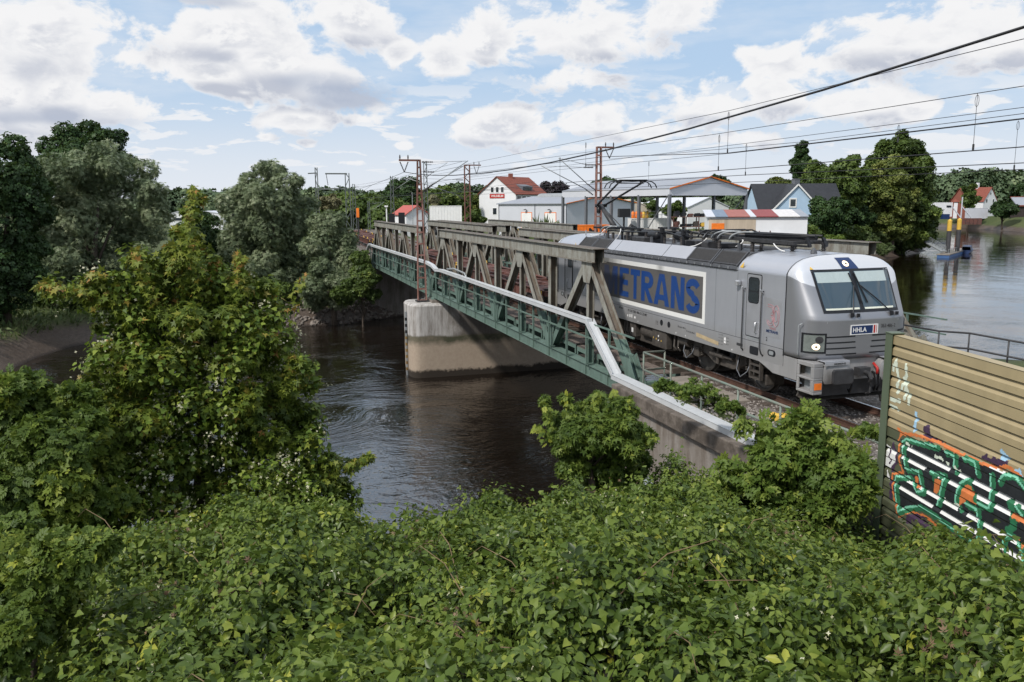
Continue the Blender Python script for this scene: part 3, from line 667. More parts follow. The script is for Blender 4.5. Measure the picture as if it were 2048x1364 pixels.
# pier and abutments
o = T('bridge_pier', 'rounded concrete river pier with a tide stain and a gauge board', 'bridge pier', (-29, 3, WZ))
def nose(y0, r, x0, x1, y1, k=10):
    xm = (x0 + x1) / 2; hw = (x1 - x0) / 2
    return [(xm + hw * math.copysign(abs(math.cos(a)) ** .55, math.cos(a)), y0 + r - r * math.sin(a) ** .55) for a in [PI * i / k for i in range(k + 1)]] + [(x0, y1), (x1, y1)]
b = MB()
def ring(g, z): return [(xm_, ym_, z) for xm_, ym_ in nose(-4.5 - g, 1.1 + g * .6, -30.6 - g, -27.3 + g, 12.5, 14)]
b.loft([ring(.05, WZ - 2.5), ring(.05, -1.75), ring(.05, -1.45), ring(-.05, -1.33), ring(-.16, -1.3)], True); k = len(ring(0, 0)); b.f.append(tuple(range(4 * k, 5 * k)))
b.build('pier_body', M['pier'], o, 35)
b = MB(); b.box(-30.2, -27.7, -3.0, 11.8, -1.298, -1.12); b.build('bearing_bench', M['abut'], o)
b = MB(); b.box(-28.70, -28.5, -4.68, -4.58, WZ - .5, -1.9)
o2 = b.build('gauge_board', M['galv'], o); b = MB(); gb = MB()
for i in range(9):
    z = -2.3 - .42 * i; (b if i < 3 else gb).box(-28.704, -28.496, -4.684, -4.576, z - .2, z)
b.build('gauge_mark', M['black'], o2); gb.build('gauge_mark', mat('rusty yellow', (.30, .19, .06), .8, 0, 0, 9, col2=(.10, .06, .035)), o2)
for i, (x, y) in enumerate(((-28.3, -2.65), (-29.7, -2.65), (-28.3, 2.55), (-29.7, 2.55), (-28.3, 3.55), (-28.3, 8.75))):
    b = MB(); b.lathe([(.34, -1.12), (.34, -1.075), (.27, -1.07), (.30, -1.045), (.30, -1.01), (.2, -.99), (.2, -.982)], (x, y, 0), k=14)
    tag(b.build('bridge_bearing', M['greensteel'], None, True), 'green bridge bearing on the pier, ' + ('nearest the water side of its rounded nose' if i == 0 else 'second one behind it under the front truss' if i == 1 else 'in the shade under the deck'), 'bearing', 'bearings on the pier')
o = T('bridge_abutment', 'near concrete abutment with a dark mossy coping above the brambles', 'abutment', (6, -3.2, -3))
b = MB(); b.box(2.95, 24, -3.42, -2.9, -7.5, -.84); b.box(2.95, 3.8, -2.9, 12, -7.5, -1.05); b.build('abutment_wall', M['abut'], o)
b = MB(); b.box(2.3, 2.98, -3.62, 12, -7.5, -1.12); b.box(2.3, 24, -3.60, -3.0, -.838, -.42); b.build('coping', M['coping'], o, bevel=.03)
b = MB()                                                          # pale paint and scrawl low on the wall
for i in range(26):
    x = 4.2 + random.random() * 4.5; z = -2.5 - random.random() * 1.5 - (x - 4) * .05; q = [(x + math.cos(a) * random.uniform(.15, .55), z + math.sin(a) * random.uniform(.1, .35)) for a in [k * PI / 5 for k in range(10)]]
    b.add([(p, -3.424 - .0004 * i, r) for p, r in q], [tuple(range(10))])
b.build('sprayed_patch', mat('washed out spray', (.42, .44, .47), .85, 0, 0, 5, col2=(.20, .30, .25)), o)
o = T('bridge_abutment', 'far concrete abutment below the bushes at the left end of the bridge', 'abutment', (-59, 0, -3))
b = MB(); b.box(-61.5, -58.2, -3.4, 12, -7, -1.15); b.box(-62, -58.9, -4.1, -3.42, -7, -1.6); b.build('abutment_wall', M['abut'], o)
b = MB(); b.box(-63.5, -58.6, -3.9, -2.95, -1.14, -.5); b.build('coping', M['coping'], o, bevel=.03)
# cable duct of galvanised sheet
o = T('cable_duct', 'long pale grey sheet metal cable duct running along the bridge rail', 'cable duct', (-20, -3.1, 1))
def duct(pts, name, wd=.24, ht=.15):
    b = MB(); c = MB()
    for a, e in zip(pts[:-1], pts[1:]):
        a, e = Vector(a), Vector(e); b.beam(a, e, wd, ht)
        c.beam(a + Vector((0, 0, ht / 2 + .008)), e + Vector((0, 0, ht / 2 + .008)), wd + .03, .012)
        L_ = (e - a).length; d = (e - a) / L_
        for i in range(1, int(L_ / 2.4)): q = a + d * 2.4 * i; c.beam(q - d * .035 + Vector((0, 0, ht / 2 + .016)), q + d * .035 + Vector((0, 0, ht / 2 + .016)), wd + .05, .012)
    s_ = b.build(name, M['duct'], o); c.build('cover', M['duct'], s_)
duct([(-24.2, -3.1, 1.10), (-.75, -3.1, 1.10)], 'duct_length')
duct([(-57.2, -3.1, 1.22), (-28.6, -3.1, 1.30)], 'duct_length')
duct([(-28.6, -3.1, 1.30), (-26.9, -3.1, 1.22), (-25.6, -3.12, 1.03), (-24.2, -3.1, 1.10)], 'bent_length')
duct([(-64.5, -3.25, -.15), (-59.8, -3.25, -.25)], 'duct_length'); duct([(-59.8, -3.25, -.25), (-57.2, -3.1, 1.22)], 'sloping_length')
duct([(1.75, -3.2, -.33), (22, -3.2, -.36)], 'duct_length', .34, .15)
b = MB(); a, e = Vector((-.75, -3.1, 1.08)), Vector((1.75, -3.2, -.33)); b.beam(a, e, .30, .03); sd = Vector((0, .15, 0)); dd = (e - a).normalized(); nn = dd.cross(Vector((0, 1, 0))).normalized(); nn = nn if nn.z > 0 else -nn
for s in (-1, 1): b.beam(a + sd * s + nn * .07, e + sd * s + nn * .07, .016, .17, nn)
b.build('open_tray', M['duct'], o)
b = MB(); b.tube([(-23.5, -2.9, 1.25), (-21.5, -2.95, 1.42), (-18.8, -3., 1.36), (-18.2, -3.05, 1.2)], .05, 8); tag(b.build('cable', M['galv'], None, True), 'grey cable lying loose on top of the duct beside the rusty pier mast', 'cable')
# abutment railings
def railing(pts, label, m, h=1.02, step=1.6, zs=(.5, 1.0)):
    o = T('railing', label, 'railing', pts[0]); r = MB()
    for z in zs: r.tube([Vector(p) + Vector((0, 0, z)) for p in pts], .034, 8)
    r.build('rail', m, o, True)
    for a, e in zip(pts[:-1], pts[1:]):
        a, e = Vector(a), Vector(e); k = max(1, round((e - a).length / step))
        for i in range(k + (1 if e == Vector(pts[-1]) else 0)):
            q = a.lerp(e, i / k); b = MB(); b.tube([q - Vector((0, 0, .15)), q + Vector((0, 0, zs[-1]))], .028, 8); b.build('post', m, o, True)
    return o
railing([(3.3, -2.3, -.38), (3.3, -3.0, -.38), (15.2, -3.0, -.42)], 'green pipe railing on the near abutment beside the locomotive', M['rail_green'], zs=(.55, 1.08))
railing([(1.2, 8.4, -.36), (2.9, 8.45, -.36), (3.6, 9.05, -.36), (16, 9.05, -.36)], 'dark pipe railing before the open water beyond the noise barrier', M['dkgrey'], zs=(.52, 1.05))
ic = bmesh.new(); bmesh.ops.create_icosphere(ic, subdivisions=1, radius=1); iv = np.array([v.co[:] for v in ic.verts]); fi = [tuple(v.index for v in f.verts) for f in ic.faces]; ic.free()
def stones(name, label, P, s0, s1, m):
    b = MB(); V = []; Fc = []
    for p in P: k_ = len(V); V += (iv * (1 + rng.normal(size=(12, 1)) * .18) * rng.uniform(s0, s1) * np.array((1, rng.uniform(.6, 1), rng.uniform(.5, .9))) + p).tolist(); Fc += [tuple(q + k_ for q in f) for f in fi]
    b.v = V; b.f = Fc; return tag(b.build(name, m, None), label, 'stones', kind='stuff')
k = 4200; P = np.stack([3.2 + 13 * rng.random(k), -2.75 + 2.0 * rng.random(k), np.full(k, -.20) - .02 * rng.random(k)], 1); P[:, 2] = np.where(P[:, 1] < -1.75, -.20 - (-1.75 - P[:, 1]) * .24, P[:, 2]); q = rng.random(k) < .25; P[q, 1] = rng.uniform(-.6, .6, q.sum()); P[q, 2] = -.19
st1 = mat('ballast stone', (.26, .235, .215), .9, 0, .5, 9)
stones('ballast_stones', 'loose grey ballast stones beside the near rail', P, .025, .055, st1)
b = MB(); b.box(8.4, 8.72, -1.95, -1.66, -.22, -.02); b.box(8.05, 8.36, -1.9, -1.7, -.22, -.08); tag(b.build('trackside_box', M['yellow'], None, bevel=.03), 'small bright yellow box on the stones beside the near rail', 'box')
b = MB(); b.box(3.2, 6.6, -2.35, -1.45, -.19, -.14); b.beam((5.2, -2.5, -.2), (6.4, -2.75, .02), .25, .05); tag(b.build('timber_boards', M['wood'], None), 'loose pale boards lying at the end of the bridge beside the track', 'board')
# ---------------------------------------------------------------- masts and wires
def lattice(o, x, y, z0, z1, w0, w1, m, batten=.75, zig=False, name='mast'):
    b = MB(); c = lambda z: w0 + (w1 - w0) * (z - z0) / (z1 - z0)
    for sx in (-1, 1):
        for sy in (-1, 1): b.beam((x + sx * .12, y + sy * w0 / 2, z0), (x + sx * .10, y + sy * w1 / 2, z1), .07, .07)
    z = z0 + .1; f = 1
    while z < z1 - .1:
        w_ = c(z)
        for sx in (-1, 1):
            if zig: b.beam((x + sx * .12, y + f * w_ / 2, z), (x + sx * .12, y - f * c(z + batten) / 2, min(z1, z + batten)), .02, .05)
            else: b.box(x + sx * .12 - .008, x + sx * .12 + .008, y - w_ / 2, y + w_ / 2, z - .05, z + .05)
        for sy in (-1, 1): b.box(x - .12, x + .12, y + sy * w_ / 2 - .008, y + sy * w_ / 2 + .008, z - .05, z + .05)
        z += batten; f = -f
    return b.build(name, m, o)
def insul(b, a, e, r=.055):
    a, e = Vector(a), Vector(e); k = 7; pts = []; rr = []
    for i in range(k): pts += [a.lerp(e, i / k), a.lerp(e, (i + .45) / k), a.lerp(e, (i + .55) / k)]; rr += [.025, r, .025]
    b.tube(pts + [e], rr + [.025], 8)
def varm(o, x, y0, y1, z, m, ya, yb, drop=.75):
    b = MB(); b.beam((x, y0, z), (x, y1, z), .10, .12); b.build('arm', m, o)
    b = MB(); yc = (ya + yb) / 2
    for q in (ya, yb): insul(b, (x, q, z - .1), (x, yc, z - drop)); b.lathe([(.03, z + .06), (.05, z + .2), (.03, z + .34)], (x, q, 0), k=8)
    b.build('insulator', M['porcelain'], o, True)
def cantilever(o, x, ym, yt, zl, zt, tie, m):
    s = 1 if yt > ym else -1
    b = MB(); b.tube([(x, ym + s * .8, zl + .45), (x, yt, zt)], .032, 6); b.tube([(x, ym + s * .9, tie), (x, yt - s * .12, zt - .02)], .018, 6); b.build('cantilever', M['galv'], o, True)
    b = MB(); insul(b, (x, ym + s * .15, zl), (x, ym + s * .8, zl + .45), .07); insul(b, (x, ym + s * .15, tie), (x, ym + s * .9, tie), .07); b.build('insulator', M['porcelain'], o, True)
o = T('catenary_mast', 'rust red lattice mast standing on the rounded nose of the river pier', 'catenary mast', (-28.8, -3.45, -1.3), 'catenary masts')
lattice(o, -28.8, -3.45, -1.3, 5.2, .56, .34, M['pinkmast']); lattice(o, -28.8, -3.45, 5.2, 8.0, .33, .17, M['rust'], .55, name='mast_top')
b = MB(); b.box(-29.2, -28.4, -3.85, -3.05, -1.3, -1.2); b.beam((-28.8, -3.8, -1.2), (-28.8, -3.1, -.9), .06, .06); b.build('foot', M['dkgrey'], o)
varm(o, -28.8, -3.4, -4.75, 7.95, M['rust'], -4.68, -4.15); cantilever(o, -28.8, -3.4, -.15, 5.9, 7.95, 7.85, M['galv']); cantilever(o, -28.45, -3.4, -.55, 6.0, 7.6, 7.2, M['galv'])
o = T('catenary_mast', 'rusty lattice mast behind the locomotive, with two long arms pointing left', 'catenary mast', (-28.8, 9.25, -1.3), 'catenary masts')
lattice(o, -28.8, 9.25, -1.3, 9.0, .52, .30, M['pinkmast'], .6); varm(o, -28.8, 9.15, 10.4, 8.95, M['rust'], 9.75, 10.35)
cantilever(o, -28.8, 9.2, 6.26, 6.0, 8.2, 7.75, M['galv']); cantilever(o, -29.3, 9.2, 5.15, 5.7, 7.7, 7.6, M['galv'])
o = T('catenary_mast', 'stout rust brown lattice mast left of the white gabled house', 'catenary mast', (-59.5, 7.6, -.5), 'catenary masts')
lattice(o, -59.5, 7.6, -.5, 9.15, .62, .55, M['rust'], .55, True); varm(o, -59.5, 7.4, 9.1, 9.1, M['rust'], 8.35, 8.9, .9); cantilever(o, -59.5, 7.3, 1.2, 5.6, 7.8, 7.6, M['galv'])
MASTS = [(632,335,408,95,.28,'dark lattice mast with a short arm, sticking out above the left willow',-1),(694,346,470,92,.5,'grey lattice mast with a flat arm, left of the container wagons',-1),
 (707,368,425,150,.5,'thin far lattice mast among the trees beyond the wagons',1),(783,352,440,125,.45,'grey green lattice mast left of the white signal hut',1),(850,322,440,118,.5,'grey lattice mast between the white hut and the white trailer',1),
 (737,402,433,170,.4,'small far lattice mast over the yard beyond the wagons',1)]
for u, vt, vb, d, w_, lab, s in MASTS:
    p, q = W(u, vt, d), W(u + 3, vb, d); z0 = ground_z(q.x, q.y).item() - .2
    o = T('catenary_mast', lab, 'catenary mast', (p.x, p.y, z0), 'catenary masts'); lattice(o, p.x, p.y, z0, p.z, w_ * 1.3, w_ * .8, M['lattice'], .9, True)
    b = MB()
    if u == 694: b.beam((p.x, p.y, p.z - .08), (p.x, p.y - 2.3, p.z - .08), .12, .14); b.build('arm', M['lattice'], o); b = MB(); insul(b, (p.x, p.y - 2.2, p.z - .1), (p.x, p.y - 2.05, p.z - 1.3)); b.build('insulator', M['porcelain'], o)
    elif u == 632: b.beam((p.x, p.y, p.z - .6), (p.x, p.y - .9, p.z - .65), .12, .12); b.build('arm', M['lattice'], o)
    else: cantilever(o, p.x, p.y, p.y + s * 3.2, p.z - 2.2, p.z - .2, p.z - .5, M['galv'])
b = MB(); p0, p1 = W(638, 378, 95), W(693, 377, 92); b.beam(p0, p1, .12, .16); tag(b.build('cross_beam', M['lattice'], None), 'horizontal beam joining the two lattice masts above the left willow', 'beam')
def wire(label, pts, r=.012, drops=None, name='overhead_wire', sag=None):
    o = T(name, label, 'overhead wire', pts[0]); b = MB(); q = []
    for a, e in zip(pts[:-1], pts[1:]):
        for i in range(10): q.append(Vector(a).lerp(Vector(e), i / 10))
    q.append(Vector(pts[-1])); b.tube(q, r, 5); b.build('cable', M['wire'], o)
    for x, z0, z1 in drops or ():
        d = MB(); y = pts[-1][1]; d.tube([(x, y, z0), (x, y, z1)], .007, 4); d.tube([(x, y, z1 + .12), (x, y, z1 - .02)], .022, 5)
        lp = [(x + .05 * math.sin(a), y, z0 - .14 + .12 * math.cos(a)) for a in [i * PI / 4 for i in range(9)]]; d.tube(lp, .006, 4); d.build('dropper', M['wire'], o)
    return o
def para(y, x0, x1, z0, z1, zm, k=8):
    out = []
    for i in range(k + 1): t = i / k; out.append((x0 + (x1 - x0) * t, y, z0 + (z1 - z0) * t - 4 * (((z0 + z1) / 2) - zm) * t * (1 - t)))
    return out
wire('thick black feeder cable rising from the pier mast to the upper right corner', para(-4.42, -28.8, 36, 7.2, 9.4, 6.60, 14), .022)
wire('feeder cable running left from the pier mast to the far masts', para(-4.42, -28.8, -92, 7.2, 6.9, 6.5), .014)
wire('uppermost thin carrying wire, highest of the thin ones over the locomotive', [(-29, -.2, 7.74), (3, -.2, 7.84), (30, -.2, 8.5)], .008, [(3.0, 7.82, 6.60), (-8.2, 7.72, 6.7)])
wire('contact wire that doubles into a pair towards the right edge', [(-29, -.2, 7.1), (-6.4, -.2, 7.0), (3, -.2, 6.6), (13, -.2, 6.64), (30, -.2, 6.7)], .012)
wire('carrying wire passing above the pantograph with two looped droppers', [(-100, .05, 7.45), (-29, .05, 7.45), (2, .05, 7.25), (30, .05, 7.3)], .008, [(2.1, 7.23, 6.13), (11.8, 7.26, 6.15), (-12, 7.3, 6.1)])
wire('contact wire touched by the raised pantograph', [(-100, .05, 5.95), (-29, .05, 5.98), (-4.2, .05, 6.11), (30, .05, 6.17)], .011)
wire('carrying wire of the second track above the red and white shed', [(-100, 3.1, 7.3), (-29, 3.1, 7.25), (-1.1, 3.1, 7.22), (10.2, 3.1, 7.25), (34, 3.1, 7.3)], .008, [(-1.1, 7.21, 6.1), (6.3, 7.22, 6.75)])
wire('lower contact wire crossing in front of the blue gabled house', [(-100, 3.1, 6.1), (-29, 3.1, 6.12), (-1, 3.1, 6.1), (10.4, 3.1, 5.99), (34, 3.1, 5.9)], .011)
wire('carrying wire from the rusty mast behind the locomotive to the right edge', [(-28.8, 10.05, 8.15), (-6, 9.0, 7.7), (34, 8.0, 7.9)], .011)
wire('carrying wire above the rear bridge with one dropper near the right edge', [(-120, 6.2, 7.5), (-29, 6.2, 7.4), (-7, 6.2, 7.25), (7.5, 6.2, 7.32), (34, 6.2, 7.4)], .010, [(7.3, 7.3, 5.98), (-15, 7.3, 6.0)])
wire('lowest contact wire, over the roof of the open hall', [(-120, 6.2, 6.0), (-29, 6.2, 5.99), (7.6, 6.2, 5.97), (34, 6.2, 5.95)], .011)
for lab, y, z in (('thin far wire fanning out above the white hut, upper one', -.5, 7.9), ('thin far wire fanning out above the white hut, lower one', 1.6, 7.2), ('thin far wire fading out between the far lattice masts', 4.6, 6.6)):
    wire(lab, [(-29, y, z), (-60, y, z - .3), (-105, y + 1, z), (-200, y + 11, z - .2)], .010)
# ---------------------------------------------------------------- locomotive
LO = T('locomotive', 'silver grey electric locomotive with blue lettering and one raised pantograph, crossing the bridge', 'locomotive', (0, 0, 0))
def nose_sheen():  # one silver paint; sky sheen put into the paler upper colour
    m, t, b = newmat('silver nose with painted sheen'); p = OBJ(t); s = t.new('ShaderNodeSeparateXYZ'); t.l.new(p, s.inputs[0])
    ax = t.math('ABSOLUTE', s.outputs[0])
    e = t.math('ADD', t.math('POWER', t.math('MAXIMUM', t.math('DIVIDE', t.math('SUBTRACT', ax, 8.02), 1.04), 0), 1.75), t.math('POWER', t.math('MAXIMUM', t.math('DIVIDE', t.math('SUBTRACT', s.outputs[2], 2.38), .96), 0), 1.75))
    k = t.math('MULTIPLY', t.rng(e, .985, 1.015), t.rng(s.outputs[2], 2.385, 2.395))
    t.set(b.inputs['Base Color'], t.mix(k, (.31, .315, .335), (.74, .75, .78))); b.inputs['Roughness'].default_value = .36; b.inputs['Metallic'].default_value = .6
    return m
M['nose'] = nose_sheen(); M['blind'] = mat('window blind', (.40, .47, .47), .25, 0, .06, 2, coat=.6); M['dash'] = mat('desk edge', (.66, .68, .58), .3, 0, .08, 4, coat=.5)
b = MB(); b.box(-8.02, 8.02, -1.5, 1.5, 1.02, 3.30); body = b.build('body', M['silver'], LO)
def grime():
    m, t, b = newmat('silver side'); p = OBJ(t); s = t.new('ShaderNodeSeparateXYZ'); t.l.new(p, s.inputs[0])
    f = t.noise(t.vec('MULTIPLY', p, (1, 1, .3)), 3, 5, .65)
    c = t.mix(t.rng(f, .3, .7), (.455, .47, .51), (.495, .51, .55))
    c = t.mix(t.math('MULTIPLY', t.rng(t.math('ADD', s.outputs[2], t.math('MULTIPLY', t.math('SUBTRACT', f, .5), .35)), 1.75, 1.25), .6), c, (.37, .35, .325))
    t.set(b.inputs['Base Color'], c); b.inputs['Roughness'].default_value = .4; b.inputs['Metallic'].default_value = .55
    return m
M['side'] = grime(); body.data.materials[0] = M['side']
def wz(z):                                                        # half width of the section at height z
    return float(np.interp(z, [0, 3.37, 3.46, 3.56, 3.66, 3.74, 3.80, 3.835, 3.84], [1.5, 1.5, 1.455, 1.37, 1.24, 1.06, .78, .40, .05]))
RP = [(1.5, 3.30), (1.5, 3.37), (1.455, 3.46), (1.37, 3.56), (1.24, 3.66), (1.06, 3.74), (.78, 3.80), (.40, 3.835), (0, 3.845)]
RP = [(-y, z) for y, z in RP] + [(y, z) for y, z in RP[-2::-1]]
def xf(z): return float(np.interp(z, [1.38, 2.33, 2.42, 2.53, 3.47, 3.60, 3.70, 3.78, 3.84], [9.07, 9.075, 9.04, 8.98, 8.47, 8.35, 8.25, 8.14, 8.03]))
NX = 4.4
def F(z, y, off=0.):
    w_ = wz(z); x = 8.02 + (xf(z) - 8.02) * max(0., 1 - min(1., abs(y) / w_) ** NX) ** (1 / NX); p = Vector((x, y, z))
    if off:
        d = Vector(((1 - min(1., abs(y) / w_) ** 6) + .02, np.sign(y) * min(1., abs(y) / w_) ** 5, .25 if z > 2.45 else 0)).normalized(); p += d * off
    return p
def end(sg):
    X_ = lambda p: (sg * p[0], sg * p[1], p[2])                    # the other cab is the same thing turned round
    b = MB(); rows = []
    for z in list(np.linspace(1.38, 2.3, 8)) + list(np.linspace(2.33, 2.55, 8)) + list(np.linspace(2.6, 3.47, 14)) + list(np.linspace(3.5, 3.84, 14)):
        r = []
        for i in range(49):
            a = -PI / 2 + PI * i / 48; w_ = wz(z); y = w_ * math.copysign(abs(math.sin(a)) ** (2 / NX), math.sin(a)); x = 8.02 + (xf(z) - 8.02) * abs(math.cos(a)) ** (2 / NX); r.append(X_((x, y, z)))
        rows.append(r)
    b.loft(rows); b.f.append(tuple(range(49))); nz = b.build('nose', M['nose'], LO, True)
    b = MB(); b.loft([[X_((x, y, z)) for y, z in RP] for x in (5.86, 8.015)]); b.f += [tuple(range(len(RP))), tuple(range(len(RP), 2 * len(RP)))]; cr = b.build('cab_roof', M['pearl'], LO, 50)
    b = MB(); b.loft([[X_((x, y * 1.003, z + .003)) for y, z in RP[1:-1]] for x in (8.0, 8.03)]); b.build('seam', M['black'], nz)
    for x in (8.02,): b = MB(); [b.box(*sorted((sg * (x - .012), sg * (x + .012))), s * 1.506 - .004, s * 1.506 + .004, 1.33, 3.38) for s in (-1, 1)]; b.build('seam', M['black'], body)
    def patch(name, z0, z1, ya, yb, off, m, par, k=12, kz=8):
        b = MB(); rows = []
        for i in range(kz + 1):
            z = z0 + (z1 - z0) * i / kz; a = ya(z) if callable(ya) else ya; e = yb(z) if callable(yb) else yb
            rows.append([X_(F(z, a + (e - a) * j / k, off)) for j in range(k + 1)])
        b.loft(rows); return b.build(name, m, par, True)
    yw = lambda z: 1.085 + .05 * (z - 2.5)
    ws = patch('windscreen', 2.49, 3.50, lambda z: -yw(z), yw, .008, M['black'], LO, 24)
    for s in (-1, 1):
        A = (lambda z: -yw(z) + .055) if s < 0 else .055; B = -.055 if s < 0 else (lambda z: yw(z) - .055)
        patch('pane', 2.555, 3.445, A, B, .014, M['glass'], ws)
        A2 = (lambda z: -yw(z) + .075) if s < 0 else .075; B2 = -.085 if s < 0 else (lambda z: yw(z) - .16)
        patch('blind', 3.19, 3.435, A2, B2, .017, M['blind'], ws); patch('dash', 2.558, 2.60, A2, B2, .017, M['dash'], ws)
    for y0, y1 in ((-.06, -.36), (.10, .80)) if sg > 0 else ((-.1, -.7), (.1, .7)):
        b = MB(); p0, p1, p2 = F(2.44, y1, .07), F(2.80, (y0 + y1) / 2, .05), F(3.12, y0, .035)
        b.tube([X_(p0), X_(p1), X_(p2)], .014, 5); b.tube([X_(F(2.70, y0 + .08, .04)), X_(F(3.40, y0 - .06, .03))], .018, 5); b.lathe([(.045, -.05), (.045, .05)], X_(F(2.44, y1, .04)), k=8); b.lathe([(.04, -.04), (.04, .04)], X_(F(2.43, y1 + .17, .04)), k=8)
        b.build('wiper', M['black'], LO)
    b = MB(); rows = [[X_(F(z, y, .007)) for y in np.linspace(-.27 + .16 * (3.75 - z), .16 + .42 * (3.75 - z) * .9, 6)] for z in np.linspace(3.50, 3.76, 6)]; b.loft(rows); lp = b.build('lamp_panel', M['navy'], LO)
    def disc(z, y, r, off, m, name, par, sq=1.):
        b = MB(); pts = [X_(F(z + r * math.sin(a) * (.8 if z > 3 else 1), y + r * math.cos(a) * sq, off)) for a in [k * PI / 12 for k in range(24)]]; b.add([X_(F(z, y, off + .012))] + pts, [(0, i + 1, (i + 1) % 24 + 1) for i in range(24)]); return b.build(name, m, par, True)
    hl = disc(3.62, -.06, .085, .012, M['lamp_on'], 'top_headlight', LO); disc(3.62, -.06, .030, .026, M['dkgrey'], 'bulb', hl)
    for s in (-1, 1):
        P = lambda z0, z1, a, e, o_, m, nm, par: patch(nm, z0, z1, min(s * a, s * e), max(s * a, s * e), o_, m, par, 10, 6)
        hd = P(1.53, 2.02, 1.03, 1.462, .008, M['black'], 'headlight', LO); P(1.575, 1.975, 1.075, 1.44, .014, M['lens'], 'lens', hd)
        disc(1.865, s * 1.19, .085, .018, M['dkgrey'], 'reflector', hd); disc(1.695, s * 1.25, .078, .018, M['lamp_on'] if sg > 0 else M['red'], 'lamp', hd); disc(1.695, s * 1.25, .024, .034, M['dkgrey'], 'bulb', hd)
        for z, a, e in ((1.925, .25, 1.03), (1.785, .235, 1.03), (1.645, .215, 1.03), (1.50, .19, 1.03)):
            b = MB(); rows = [[X_(F(z + dz, s * (a + (e - a) * j / 8), .005)) for j in range(9)] for dz in (-.016, .016)]; b.loft(rows); b.build('grille_slot', M['black'], nz)
        b = MB(); pts = [Vector(X_((8.66 + .0, s * 1.535, 1.45))), Vector(X_((8.64, s * 1.55, 1.52))), Vector(X_((8.66, s * 1.56, 2.2))), Vector(X_((8.72, s * 1.5, 2.25)))]; b.tube(pts, .014, 6); b.build('handrail', M['galv'], LO, True)
    b = MB(); b.prism([(-1.04, 2.26), (1.04, 2.26), (1.04, 2.30), (-1.04, 2.30)], lambda p, q, t: X_(F(q, p, t)), -.01, .004); b.build('trim', M['silver'], nz)
    # buffers, steps, plough
    b = MB(); b.box(*sorted((sg * 7.6, sg * 9.0)), -1.2, 1.2, .84, 1.36); bb = b.build('buffer_beam', M['silver_dirty'], LO)
    for s in (-1, 1):
        b = MB(); ys = sorted((s * 1.23, s * 1.495)); yo = sorted((s * 1.45, s * 1.495)); xs = lambda a, e: sorted((sg * a, sg * e))
        for z0, z1 in ((1.24, 1.345), (.92, .98), (.58, .645)): b.box(*xs(8.58, 9.22), *ys, z0, z1)
        for x0, x1 in ((8.58, 8.66), (9.10, 9.22)):
            for z0, z1 in ((.982, 1.238), (.647, .918)): b.box(*xs(x0, x1), *(yo if x0 < 9 else ys), z0, z1)
        b.build('step_box', M['silver_dirty'], LO, bevel=.012)
        b = MB(); b.box(*xs(8.64, 9.12), *sorted((s * 1.24, s * 1.30)), .647, .916); b.box(*xs(8.64, 9.12), *sorted((s * 1.24, s * 1.30)), .985, 1.236); b.build('step_back', M['galv'], LO)
        b = MB(); b.box(*xs(9.222, 9.23), *sorted((s * 1.26, s * 1.46)), .70, .86); b.build('reflector', M['orange'], LO)
        b = MB(); yy = s * .83
        sec = lambda x, w_, z0, z1: [X_((x, sg * yy + w_ * c, (z0 + z1) / 2 + (z1 - z0) / 2 * d)) for c, d in ((-1, -.6), (-.8, -1), (.8, -1), (1, -.6), (1, .6), (.8, 1), (-.8, 1), (-1, .6))]
        b.loft([sec(8.9, .41, .80, 1.36), sec(9.2, .39, .82, 1.30), sec(9.24, .30, .88, 1.22)], True); k = len(b.v); b.f.append(tuple(range(k - 8, k))); bf = b.build('buffer', M['silver_dirty'], LO, 40)
        b = MB(); b.lathe([(.13, 0), (.13, .18)], X_((9.22, sg * yy, 1.03)) if sg > 0 else (-9.40, yy, 1.03), 'x', 14); b.build('plunger', M['dkgrey'], bf)
        b = MB(); rr = lambda x, g: [X_((x, sg * yy + (.30 - g) * c, 1.03 + (.185 - g) * d)) for c, d in ((-1, -.75), (-.85, -1), (.85, -1), (1, -.75), (1, .75), (.85, 1), (-.85, 1), (-1, .75))]
        b.loft([rr(9.41, 0), rr(9.45, 0), rr(9.462, .02)], True); b.f.append(tuple(range(16, 24))); b.f.append(tuple(range(8))[::-1]); b.build('buffer_head', M['dkgrey'], bf)
        b = MB(); b.box(*xs(8.98, 9.27), *sorted((s * .52, s * 1.22)), 1.362, 1.385); b.box(*xs(9.255, 9.275), *sorted((s * .52, s * 1.22)), 1.27, 1.36); b.build('step_plate', M['silver'], bf, bevel=.008)
        if sg > 0 and s < 0: text('SIEMENS', (9.277, -.98, 1.295), (0, 1, 0), (0, 0, 1), .045, .34, M['dkgrey'], bf, 'lettering', .02)
    b = MB(); b.box(*sorted((sg * 9.0, sg * 9.2)), -.16, .16, .95, 1.15); b.tube([X_((9.2, 0, 1.05)), X_((9.36, 0, 1.03)), X_((9.42, 0, .92)), X_((9.36, 0, .84))], [.05, .05, .04, .03], 8); b.tube([X_((9.1, .1, 1.0)), X_((9.3, .12, .85)), X_((9.28, .1, .55)), X_((9.15, .1, .5))], .03, 6); b.build('coupling', M['dkgrey'], LO)
    for y in (-.36, .36, .46):
        b = MB(); b.tube([X_((9.02, y, 1.0)), X_((9.16, y, .98)), X_((9.2, y, .75)), X_((9.12, y, .55)), X_((9.06, y, .62))], .028, 7); b.build('brake_hose', M['black'], LO, True)
    for y in (.36, .52): b = MB(); b.tube([X_((9.05, y, 1.22)), X_((9.2, y, 1.12)), X_((9.2, y, .98))], .035, 7); b.build('hose_valve', M['red'], LO, True)
    b = MB(); pl = lambda p, q, t: X_((9.02 - .28 * abs(p) ** 1.3 + t + (.55 - q) * .15, p, q))
